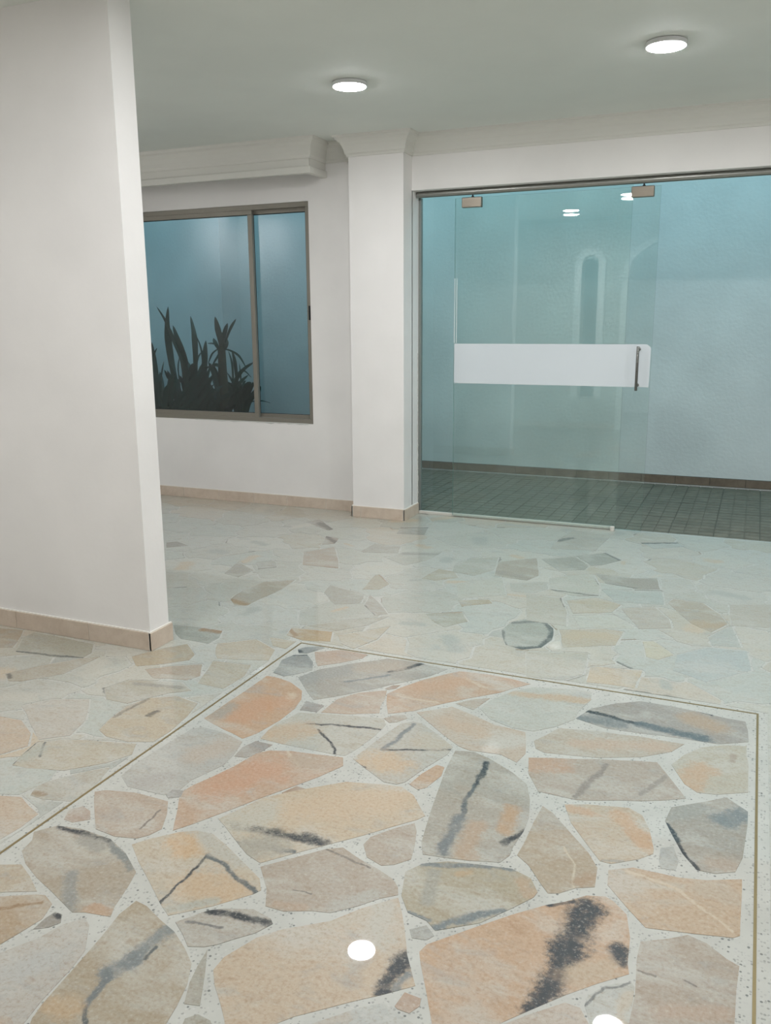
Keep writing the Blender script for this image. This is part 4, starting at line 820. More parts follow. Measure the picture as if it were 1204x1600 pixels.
-3143 4845 -3131 4893 -3101 4929 -3077 4983 -3077 5013 -3059 5055 -3059 5073 -3077 5103 -3107 5133 -3149 5139 -3173 5163 -3179 5199 -3197 5211 -3263 5235 -3305 5211 -3335 5211 -3377 5247 -3401 5259 -3443 5259 -3479 5289 -3503 5253 -3491 5235 -3497 5163 -3437 5073 -3431 5037 -3443 4989 -3413 4929 -3395 4911 -3359 4905 -3299 4869 -3227 4887 -3185 4887
-3443 4929 -3425 4929 -3455 4989 -3443 5055 -3509 5163 -3503 5235 -3515 5253 -3545 5253 -3611 5277 -3671 5271 -3707 5307 -3791 5343 -3833 5301 -3935 5259 -3941 5241 -3893 5175 -3923 5139 -3923 5115 -3881 5043 -3869 5037 -3797 5043 -3779 5025 -3761 4977 -3743 4971 -3689 4971 -3659 4953 -3641 4971 -3611 4971 -3557 4953 -3491 4977
-3173 3549 -3155 3549 -3125 3567 -3095 3567 -3089 3627 -3059 3657 -3011 3681 -3017 3711 -3011 3741 -3071 3795 -3083 3819 -3089 3873 -3119 3897 -3179 3849 -3239 3831 -3317 3855 -3395 3735 -3377 3729 -3335 3687 -3293 3621 -3221 3615 -3191 3585
-3011 4053 -2999 4053 -2969 4083 -2843 4077 -2837 4083 -2843 4143 -2831 4173 -2771 4245 -2747 4305 -2717 4329 -2777 4329 -2813 4383 -2903 4371 -2969 4425 -2993 4425 -2999 4407 -3041 4365 -3047 4299 -3083 4233 -3101 4173 -3083 4119
-2189 3849 -2177 3867 -2177 3897 -2225 3969 -2219 4035 -2315 4131 -2333 4167 -2333 4197 -2351 4209 -2417 4179 -2435 4185 -2477 4179 -2477 4167 -2417 4077 -2495 3999 -2513 4011 -2555 4071 -2573 4059 -2501 3975 -2501 3945 -2489 3933 -2459 3933 -2399 3861 -2363 3861 -2339 3879 -2315 3879 -2279 3855 -2207 3909 -2195 3897
-587 4677 -545 4683 -497 4725 -485 4749 -485 4791 -443 4839 -449 4869 -533 4971 -509 5031 -533 5031 -581 5061 -629 5055 -713 5121 -779 5127 -833 5067 -827 5019 -749 5091 -635 4953 -707 4821 -761 4773 -731 4749 -677 4761 -605 4683
-2027 2055 -2009 2067 -1949 2061 -1919 2067 -1973 2103 -1997 2187 -2009 2277 -2003 2313 -2015 2301 -2111 2301 -2135 2313 -2207 2301 -2249 2313 -2267 2283 -2261 2253 -2171 2289 -2057 2145
-1907 4557 -1877 4647 -1667 4755 -1655 4743 -1619 4755 -1613 4767 -1637 4839 -1601 4881 -1625 4905 -1673 4899 -1703 4917 -1757 4983 -1829 5037 -1853 5031 -1859 4995 -1895 4953 -1907 4881 -1937 4845 -1949 4797 -1961 4785 -1985 4785 -2003 4773 -1943 4767 -1931 4755 -1889 4617 -1967 4587
-4691 4041 -4655 4041 -4619 4071 -4595 4071 -4559 4047 -4517 4095 -4505 4125 -4505 4197 -4523 4269 -4505 4305 -4505 4341 -4523 4383 -4523 4413 -4481 4449 -4487 4473 -4523 4497 -4667 4569 -4727 4509 -4745 4371 -4781 4293 -4763 4227 -4799 4173 -4811 4101 -4793 4095 -4757 4059
-3809 4281 -3779 4287 -3719 4329 -3671 4335 -3683 4413 -3641 4461 -3635 4551 -3647 4581 -3635 4617 -3671 4635 -3689 4671 -3719 4701 -3773 4725 -3809 4725 -3827 4713 -3917 4719 -3935 4647 -3905 4599 -3953 4521 -3959 4485 -3923 4437 -3917 4389 -3893 4341 -3863 4317 -3839 4317
-3545 5265 -3509 5265 -3485 5301 -3497 5337 -3491 5391 -3497 5463 -3485 5499 -3521 5565 -3521 5589 -3503 5625 -3545 5691 -3893 5697 -3893 5637 -3881 5595 -3821 5529 -3797 5475 -3791 5445 -3797 5355 -3707 5319 -3671 5283 -3611 5289
-2807 3987 -2777 3987 -2753 4005 -2669 3999 -2687 4077 -2681 4101 -2621 4059 -2585 4065 -2561 4083 -2585 4119 -2519 4185 -2525 4203 -2519 4257 -2525 4269 -2561 4281 -2585 4305 -2639 4389 -2675 4335 -2699 4329 -2735 4299 -2759 4239 -2825 4155 -2831 4029
-4361 4065 -4331 4065 -4295 4101 -4271 4101 -4217 4071 -4181 4071 -4151 4083 -4133 4131 -4145 4131 -4169 4155 -4181 4245 -4229 4287 -4229 4365 -4259 4419 -4313 4467 -4367 4443 -4403 4443 -4433 4473 -4463 4479 -4475 4473 -4469 4443 -4511 4407 -4511 4383 -4493 4341 -4493 4299 -4511 4263 -4493 4197 -4493 4119 -4517 4077 -4457 4101 -4427 4083
-2093 4281 -2039 4287 -2009 4317 -1997 4365 -1973 4389 -1937 4395 -1913 4413 -1943 4467 -1943 4497 -1913 4533 -1913 4551 -1961 4569 -1979 4587 -2093 4551 -2123 4557 -2123 4587 -2135 4575 -2165 4575 -2189 4593 -2219 4593 -2267 4575 -2279 4551 -2171 4371 -2135 4293
-125 4983 -95 4995 -47 4989 -29 5001 61 5139 -89 5289 -101 5349 -137 5385 -227 5313 -209 5253 -263 5199 -245 5115 -275 5067 -251 5067 -203 5013 -167 5007
-2543 4473 -2513 4485 -2441 4545 -2423 4551 -2393 4545 -2393 4563 -2429 4599 -2429 4653 -2471 4767 -2483 4791 -2549 4839 -2597 4851 -2615 4833 -2699 4845 -2723 4827 -2729 4773 -2771 4743 -2771 4683 -2729 4677 -2699 4647 -2687 4605 -2657 4575 -2621 4563
-4019 4083 -4001 4083 -3959 4119 -3923 4203 -3857 4269 -3857 4287 -3863 4305 -3917 4359 -3935 4437 -3977 4491 -4007 4491 -4055 4467 -4097 4497 -4121 4497 -4151 4479 -4187 4473 -4217 4437 -4247 4419 -4217 4365 -4217 4287 -4169 4245 -4157 4155
-4295 3657 -4277 3669 -4277 3699 -4229 3735 -4217 3831 -4169 3885 -4193 3933 -4193 3981 -4187 3999 -4145 4035 -4139 4047 -4145 4071 -4175 4059 -4217 4059 -4271 4089 -4289 4089 -4325 4053 -4361 4053 -4463 4089 -4535 4059 -4547 4035 -4505 3981 -4505 3915 -4445 3873 -4421 3759 -4373 3735
-245 5319 -209 5337 -143 5397 -125 5451 -77 5499 -77 5535 -125 5613 -119 5697 -443 5697 -425 5679 -377 5577 -389 5511 -359 5487 -317 5415 -335 5397 -269 5331
-4733 4527 -4673 4581 -4673 4599 -4643 4641 -4643 4665 -4697 4725 -4697 4755 -4679 4779 -4685 4809 -4739 4863 -4769 4875 -4793 4899 -4811 4953 -4835 4953 -4919 4917 -4961 4875 -5003 4887 -5045 4881 -5159 4755 -5195 4743 -5177 4719 -5135 4707 -5111 4683 -5099 4629 -5003 4617 -4931 4623 -4895 4593 -4835 4587
-4265 4431 -4223 4449 -4199 4485 -4241 4587 -4277 4623 -4265 4683 -4325 4785 -4331 4833 -4361 4839 -4397 4827 -4493 4761 -4535 4779 -4559 4779 -4589 4761 -4625 4767 -4679 4761 -4679 4713 -4625 4653 -4661 4593 -4661 4575 -4583 4545 -4493 4485 -4445 4491 -4403 4455 -4373 4455 -4331 4479 -4313 4479
-533 3273 -521 3303 -491 3309 -437 3363 -455 3399 -455 3435 -443 3465 -479 3513 -479 3555 -665 3459 -677 3471 -713 3603 -725 3567 -719 3531 -737 3441 -701 3399 -563 3441 -545 3423
-3491 4209 -3413 4209 -3389 4221 -3365 4257 -3383 4281 -3383 4335 -3335 4401 -3329 4425 -3353 4473 -3347 4521 -3389 4581 -3431 4575 -3467 4551 -3515 4551 -3569 4569 -3605 4563 -3629 4539 -3629 4455 -3671 4407 -3653 4311 -3635 4293 -3539 4287
-497 5049 -473 5067 -437 5073 -389 5097 -359 5097 -311 5067 -293 5067 -263 5103 -257 5139 -275 5181 -275 5205 -227 5247 -221 5265 -233 5301 -269 5319 -323 5379 -353 5385 -395 5331 -437 5325 -485 5289 -497 5289 -527 5325 -569 5301 -575 5259 -563 5211 -539 5169 -545 5103 -533 5079
-4151 4815 -4043 4821 -4043 4839 -3977 4887 -3959 4965 -3941 4983 -3905 4995 -3875 5031 -3905 5055 -3929 5097 -3935 5145 -3911 5169 -3911 5193 -3953 5241 -3995 5235 -4061 5283 -4091 5289 -4133 5313 -4181 5319 -4175 5289 -4181 5217 -4169 5163 -4187 5103 -4223 5031 -4211 4983 -4235 4953 -4277 4923 -4283 4893 -4271 4875 -4217 4875 -4193 4863
-2207 2313 -2135 2325 -2189 2379 -2159 2481 -2045 2517 -2045 2535 -2081 2529 -2165 2589 -2123 2631 -2135 2649 -2201 2601 -2219 2601 -2231 2613 -2237 2523 -2267 2463 -2267 2439 -2243 2409 -2243 2379 -2261 2349 -2255 2331
-3341 4527 -3281 4533 -3257 4557 -3155 4557 -3083 4605 -3035 4605 -3035 4629 -3047 4647 -3071 4659 -3107 4707 -3107 4803 -3137 4833 -3155 4839 -3185 4875 -3299 4857 -3371 4893 -3365 4833 -3407 4779 -3389 4737 -3389 4701 -3419 4647 -3377 4599 -3377 4581
-2297 4785 -2249 4797 -2207 4845 -2243 4881 -2261 4929 -2255 4971 -2267 4995 -2321 5043 -2339 5103 -2429 5121 -2513 5067 -2567 5091 -2591 5091 -2531 5025 -2531 5007 -2537 4989 -2561 4977 -2609 5013 -2621 5013 -2579 4947 -2597 4863 -2537 4845 -2489 4803 -2495 4833 -2483 4839 -2393 4821 -2381 4797 -2333 4809
-2609 3615 -2597 3621 -2591 3657 -2549 3693 -2543 3705 -2549 3759 -2507 3813 -2453 3915 -2507 3933 -2513 3825 -2615 3849 -2639 3867 -2663 3987 -2747 3993 -2771 3975 -2771 3963 -2741 3921 -2735 3897 -2795 3825 -2783 3753 -2771 3735 -2693 3699 -2639 3633
-2975 2373 -2951 2373 -2867 2469 -2855 2475 -2813 2469 -2747 2517 -2693 2541 -2795 2535 -2885 2655 -2897 2685 -2909 2679 -2903 2667 -2837 2571 -2927 2517 -2957 2529 -3059 2619 -3065 2589 -3107 2565 -3107 2535 -3059 2451 -3041 2445
-989 3891 -965 3891 -941 3915 -989 4107 -977 4119 -833 4149 -815 4143 -803 4185 -815 4203 -905 4239 -959 4137 -1049 4137 -1079 4149 -1109 4239 -1127 4245 -1133 4227 -1079 4071 -1205 3975 -1193 3951 -1145 3975 -1121 3945 -1103 3951 -1073 3945
-3629 4557 -3599 4581 -3473 4563 -3437 4587 -3389 4593 -3431 4653 -3401 4707 -3401 4737 -3419 4785 -3377 4839 -3377 4875 -3389 4899 -3413 4917 -3443 4917 -3491 4965 -3551 4941 -3635 4959 -3659 4929 -3665 4881 -3635 4827 -3635 4803 -3677 4767 -3683 4677 -3671 4647 -3641 4635 -3617 4611 -3635 4575
-533 5043 -503 5043 -545 5079 -557 5103 -551 5169 -575 5211 -587 5259 -575 5319 -587 5331 -593 5367 -653 5403 -695 5445 -719 5439 -779 5445 -791 5385 -803 5133 -731 5139 -701 5127 -653 5079 -629 5067 -581 5073
-4055 4479 -4013 4503 -3971 4497 -3959 4539 -3923 4587 -3917 4605 -3947 4647 -3947 4677 -3929 4719 -4043 4809 -4151 4803 -4193 4851 -4217 4863 -4265 4863 -4283 4833 -4313 4827 -4319 4803 -4259 4701 -4253 4677 -4265 4623 -4229 4587 -4193 4491 -4175 4485 -4127 4509 -4097 4509
-2549 5391 -2477 5397 -2405 5391 -2363 5433 -2351 5475 -2375 5523 -2375 5547 -2333 5583 -2345 5697 -2753 5697 -2759 5667 -2735 5619 -2699 5583 -2657 5565 -2627 5535 -2573 5409
-425 4137 -377 4167 -359 4155 -347 4167 -329 4167 -275 4143 -323 4245 -305 4317 -293 4329 -161 4317 -143 4299 -77 4179 -41 4197 -35 4281 -149 4389 -161 4449 -197 4479 -209 4503 -293 4383 -305 4383 -371 4455 -479 4425 -509 4425 -491 4395 -371 4437 -353 4425 -323 4209 -347 4197 -437 4185
-2519 5079 -2435 5133 -2339 5115 -2291 5175 -2285 5205 -2303 5241 -2315 5325 -2339 5349 -2369 5361 -2387 5385 -2543 5379 -2549 5349 -2609 5295 -2633 5217 -2687 5193 -2603 5103 -2567 5103
-1469 3117 -1217 3117 -1271 3153 -1313 3285 -1343 3309 -1385 3309 -1409 3321 -1433 3321 -1427 3243
-2741 4839 -2705 4857 -2621 4845 -2609 4857 -2591 4935 -2597 4965 -2627 4995 -2639 5031 -2801 5139 -2783 5193 -2813 5199 -2849 5235 -2897 5253 -2939 5193 -2963 5127 -2993 5097 -2933 5055 -2897 4989 -2831 4983 -2819 4971 -2813 4911 -2801 4887
-4619 4773 -4595 4773 -4565 4791 -4535 4791 -4499 4773 -4403 4839 -4367 4851 -4301 4839 -4283 4851 -4277 4869 -4307 4911 -4373 4965 -4385 5007 -4427 5043 -4451 5079 -4463 5085 -4589 5055 -4637 5085 -4655 5085 -4733 5019 -4757 5019 -4775 5031 -4787 5025 -4799 4995 -4793 4929 -4781 4899 -4739 4875 -4673 4809 -4667 4779
-3179 5211 -3161 5223 -3161 5277 -3173 5319 -3197 5349 -3197 5373 -3167 5421 -3167 5439 -3191 5523 -3215 5517 -3245 5523 -3293 5559 -3329 5547 -3401 5553 -3443 5583 -3461 5625 -3491 5619 -3509 5565 -3473 5499 -3485 5457 -3485 5337 -3473 5319 -3473 5295 -3443 5271 -3401 5271 -3377 5259 -3335 5223 -3311 5223 -3263 5247
-2519 2703 -2483 2775 -2513 2805 -2549 2823 -2597 2883 -2657 2919 -2669 2919 -2693 2889 -2723 2871 -2759 2817 -2825 2751 -2585 2745 -2549 2739
-2801 5205 -2777 5217 -2759 5265 -2699 5205 -2645 5223 -2621 5301 -2555 5367 -2555 5385 -2585 5409 -2597 5433 -2639 5535 -2657 5553 -2699 5571 -2741 5613 -2765 5541 -2819 5505 -2831 5451 -2879 5409 -2897 5373 -2897 5361 -2867 5325 -2891 5265 -2849 5247
-3053 5079 -3011 5097 -2975 5133 -2957 5187 -2903 5265 -2879 5325 -2903 5355 -2927 5361 -2957 5391 -2999 5457 -3029 5487 -3089 5505 -3119 5541 -3149 5547 -3179 5529 -3155 5415 -3185 5367 -3185 5349 -3167 5331 -3149 5277 -3149 5217 -3167 5199 -3167 5181 -3149 5151 -3107 5145
133 5439 157 5439 211 5475 211 5499 241 5535 187 5625 187 5679 199 5697 -107 5697 -113 5613 -65 5535 -65 5487 -17 5457 13 5457 37 5481 61 5487 91 5475
-4193 5331 -4175 5361 -4175 5439 -4187 5469 -4187 5511 -4163 5535 -4229 5547 -4307 5661 -4361 5679 -4379 5697 -4451 5697 -4457 5679 -4547 5571 -4601 5553 -4625 5523 -4619 5463 -4583 5415 -4583 5397 -4601 5367 -4541 5373 -4511 5355 -4493 5355 -4445 5385 -4391 5385 -4343 5367 -4313 5367 -4277 5349 -4217 5349
-4295 4911 -4289 4929 -4223 4989 -4235 5037 -4199 5109 -4181 5169 -4193 5217 -4187 5247 -4193 5319 -4217 5337 -4277 5337 -4313 5355 -4343 5355 -4391 5373 -4439 5373 -4487 5343 -4559 5361 -4565 5355 -4535 5325 -4517 5283 -4457 5205 -4457 5175 -4481 5151 -4469 5103 -4373 5007 -4361 4965
-4859 5289 -4829 5289 -4775 5331 -4697 5349 -4655 5373 -4613 5373 -4595 5415 -4631 5463 -4637 5517 -4691 5553 -4751 5559 -4793 5625 -4889 5643 -4919 5661 -4955 5655 -4985 5631 -4997 5607 -4997 5553 -5069 5505 -5105 5427 -5099 5403 -5117 5361 -5081 5367 -5027 5337 -4961 5349
-3995 5247 -3953 5253 -3935 5277 -3839 5313 -3809 5349 -3809 5475 -3833 5529 -3887 5583 -3905 5649 -3971 5643 -4097 5517 -4151 5523 -4175 5505 -4175 5469 -4163 5439 -4163 5355 -4175 5331 -4133 5325 -4061 5295
-455 3639 -401 3669 -329 3681 -287 3723 -245 3723 -329 3843 -395 3807 -407 3813 -485 3999 -497 3999 -515 4017 -533 4017 -539 3999 -569 3981 -593 3945 -533 3969 -431 3861 -413 3825 -425 3801 -545 3759 -461 3759 -449 3747
-1331 3993 -1319 3999 -1379 4173 -1193 4359 -1199 4371 -1235 4377 -1259 4479 -1337 4329 -1445 4353 -1397 4269 -1421 4245 -1451 4179 -1445 4149 -1403 4071 -1409 4053 -1445 4017 -1421 4029 -1385 4029
-569 5325 -533 5337 -587 5397 -587 5415 -395 5505 -401 5541 -389 5577 -437 5679 -455 5697 -599 5697 -611 5667 -647 5637 -659 5613 -647 5547 -689 5493 -689 5451 -653 5415 -605 5391 -581 5367
-3695 4689 -3689 4773 -3647 4809 -3647 4827 -3677 4881 -3665 4947 -3689 4959 -3761 4965 -3797 5031 -3863 5025 -3899 4983 -3947 4959 -3965 4881 -4031 4833 -4031 4809 -3929 4731 -3893 4737 -3833 4725 -3791 4743 -3719 4713
-2117 2637 -2075 2673 -1985 2727 -1967 2715 -1943 2667 -1931 2667 -1961 2769 -1919 2781 -1919 2793 -1925 2799 -1961 2793 -2015 2859 -2045 2919 -2057 2925 -2093 2919 -2123 2859 -2123 2847 -2063 2793 -2051 2757 -2051 2733 -2129 2655
-2489 4185 -2465 4197 -2423 4191 -2357 4221 -2333 4215 -2441 4419 -2441 4431 -2381 4521 -2387 4533 -2435 4533 -2507 4473 -2537 4461 -2537 4449 -2555 4431 -2615 4425 -2633 4419 -2639 4407 -2573 4305 -2513 4269 -2507 4257 -2513 4203
-2915 5367 -2891 5415 -2843 5457 -2831 5511 -2789 5535 -2771 5559 -2753 5625 -2771 5667 -2765 5697 -3101 5697 -3131 5643 -3125 5601 -3107 5577 -3107 5535 -3089 5517 -3029 5499 -2987 5457 -2945 5391
-2375 4545 -2357 4557 -2321 4617 -2291 4569 -2273 4587 -2225 4605 -2189 4605 -2165 4587 -2141 4587 -2123 4599 -2123 4773 -2111 4779 -2171 4809 -2195 4833 -2243 4785 -2267 4773 -2297 4773 -2333 4797 -2363 4791 -2375 4773 -2345 4677 -2423 4617
-683 4461 -653 4461 -731 4617 -725 4623 -551 4617 -545 4629 -545 4671 -563 4665 -605 4671 -677 4749 -731 4737 -755 4749 -767 4767 -779 4767 -815 4809 -785 4761 -797 4665 -911 4599 -935 4605 -983 4677 -1025 4635 -1013 4617 -989 4605 -929 4593 -887 4557 -869 4527 -743 4611 -725 4587
-497 4011 -515 4077 -431 4131 -443 4143 -449 4179 -557 4161 -653 4335 -641 4353 -503 4395 -521 4425 -551 4437 -677 4449 -659 4383 -641 4233 -761 4179 -797 4191 -791 4167 -803 4143 -803 4113 -785 4059 -761 4023 -785 4095 -659 4197 -647 4197 -533 4143 -515 4125 -533 4029 -515 4029
-1595 5427 -1577 5433 -1547 5481 -1565 5535 -1565 5577 -1529 5655 -1535 5697 -1841 5697 -1793 5595 -1793 5583 -1829 5553 -1835 5535 -1811 5511 -1769 5499 -1733 5475 -1679 5463
-5207 4755 -5165 4767 -5051 4893 -5003 4899 -4967 4887 -4925 4929 -4841 4965 -4805 4959 -4805 4977 -4829 4983 -4859 4971 -4913 4971 -4973 5031 -5045 5031 -5063 5049 -5087 5103 -5135 5133 -5189 5115 -5249 5079 -5273 5079 -5291 5091 -5291 4791 -5273 4779 -5231 4773
-4757 5031 -4721 5043 -4661 5097 -4637 5097 -4589 5067 -4535 5085 -4475 5091 -4493 5127 -4493 5157 -4469 5181 -4469 5205 -4529 5283 -4547 5325 -4577 5355 -4649 5361 -4691 5337 -4769 5319 -4829 5271 -4817 5223 -4817 5145 -4793 5043
-1139 4251 -1121 4257 -1121 4275 -1109 4287 -953 4365 -935 4353 -917 4299 -941 4425 -881 4509 -881 4527 -899 4557 -929 4581 -989 4593 -1037 4629 -1043 4611 -1001 4467 -1007 4443 -1043 4353 -1181 4365
-4913 4983 -4811 4995 -4799 5025 -4829 5145 -4829 5223 -4841 5247 -4841 5277 -4859 5277 -4961 5337 -4991 5325 -5027 5325 -5081 5355 -5111 5349 -5093 5259 -5123 5223 -5159 5199 -5153 5169 -5129 5139 -5099 5127 -5075 5103 -5045 5043 -4973 5043
-1943 2403 -1895 2433 -1859 2433 -1769 2511 -1751 2541 -1751 2631 -1763 2547 -1883 2553 -1895 2565 -1913 2625 -1913 2607 -1937 2559 -2033 2535 -2027 2523 -1949 2547 -1859 2487 -1919 2445
-1535 5475 -1487 5487 -1439 5517 -1361 5523 -1307 5583 -1229 5589 -1223 5655 -1187 5697 -1523 5697 -1517 5649 -1553 5571 -1553 5535
-2249 1767 -2213 1791 -2165 1791 -2111 1839 -2075 1857 -2099 1953 -2033 2007 -1985 2019 -1979 2043 -1991 2055 -2027 2043 -2021 2031 -2099 1965 -2165 2001 -2099 1923 -2105 1899 -2129 1851 -2165 1815 -2177 1815 -2237 1869 -2243 1839 -2261 1821 -2261 1785
-755 5451 -701 5457 -701 5499 -659 5553 -671 5619 -611 5697 -917 5697 -923 5685 -917 5589 -929 5559 -791 5553 -779 5541 -785 5457
-1997 5463 -1973 5469 -1943 5493 -1883 5499 -1847 5529 -1841 5559 -1805 5589 -1847 5691 -2171 5697 -2159 5691 -2129 5697 -2093 5667 -2087 5613 -2003 5487
-1061 5463 -1049 5541 -1037 5565 -947 5559 -935 5571 -929 5697 -1169 5697 -1211 5649 -1217 5631 -1211 5595 -1163 5577 -1127 5541 -1091 5523 -1067 5493
-371 4485 -389 4641 -365 4659 -263 4695 -341 4773 -359 4773 -383 4755 -407 4755 -461 4803 -473 4785 -473 4743 -485 4719 -533 4677 -539 4611 -503 4617 -413 4659 -395 4623
-1709 3117 -1535 3117 -1547 3135 -1565 3141 -1619 3225 -1601 3261 -1541 3321 -1547 3363 -1565 3363 -1643 3273 -1775 3285 -1811 3279 -1811 3249 -1673 3267 -1649 3255 -1607 3147
-3227 5529 -3155 5559 -3119 5553 -3119 5577 -3143 5619 -3143 5649 -3113 5697 -3539 5697 -3497 5631 -3461 5637 -3449 5625 -3419 5571 -3353 5559 -3293 5571
-5147 5427 -5123 5427 -5081 5511 -5057 5535 -5009 5559 -5009 5613 -4997 5637 -4961 5667 -4931 5667 -4943 5697 -5291 5697 -5291 5457 -5273 5457 -5243 5481 -5201 5481
-1757 1455 -1751 1701 -1799 1689 -1865 1689 -1889 1731 -1889 1683 -1793 1647 -1763 1623 -1757 1533 -1769 1473
-731 3579 -719 3615 -731 3669 -623 3723 -629 3729 -641 3723 -653 3735 -713 3885 -611 3933 -587 3969 -713 3909 -761 4011 -767 4005 -731 3903 -701 3729 -707 3723 -785 3729 -743 3663
-5273 5091 -5255 5091 -5147 5145 -5165 5169 -5171 5205 -5129 5235 -5105 5265 -5105 5289 -5129 5355 -5129 5379 -5111 5415 -5147 5415 -5201 5469 -5237 5469 -5279 5439 -5291 5445 -5291 5103
-4139 5529 -4103 5529 -3977 5655 -3905 5661 -3905 5697 -4367 5697 -4313 5679 -4277 5643 -4217 5553 -4169 5553
-4637 5529 -4607 5565 -4559 5577 -4463 5697 -4931 5697 -4907 5661 -4793 5637 -4751 5571 -4691 5565
-1751 2643 -1751 2853 -1913 2805 -1907 2781 -1793 2793 -1775 2769 -1751 2697
-1751 2319 -1751 2517 -1847 2427 -1781 2415 -1769 2403
-593 3117 -389 3117 -371 3141 -509 3129 -521 3183 -521 3249 -533 3261 -527 3207 -581 3123
-1847 1833 -1769 1917 -1751 1905 -1751 1989 -1781 1929 -1865 1851
-959 3657 -953 3693 -905 3753 -941 3897 -959 3879 -941 3849 -941 3741 -965 3693
-953 3477 -935 3483 -971 3561 -965 3597 -1001 3531 -1001 3483
-2561 2493 -2489 2583 -2591 2553
-1967 2025 -1883 2055 -1817 2067 -1895 2067 -1937 2049 -1979 2055 -1967 2043
-479 3309 -383 3327 -425 3357
-215 4605 -191 4659 -209 4683 -239 4689"""
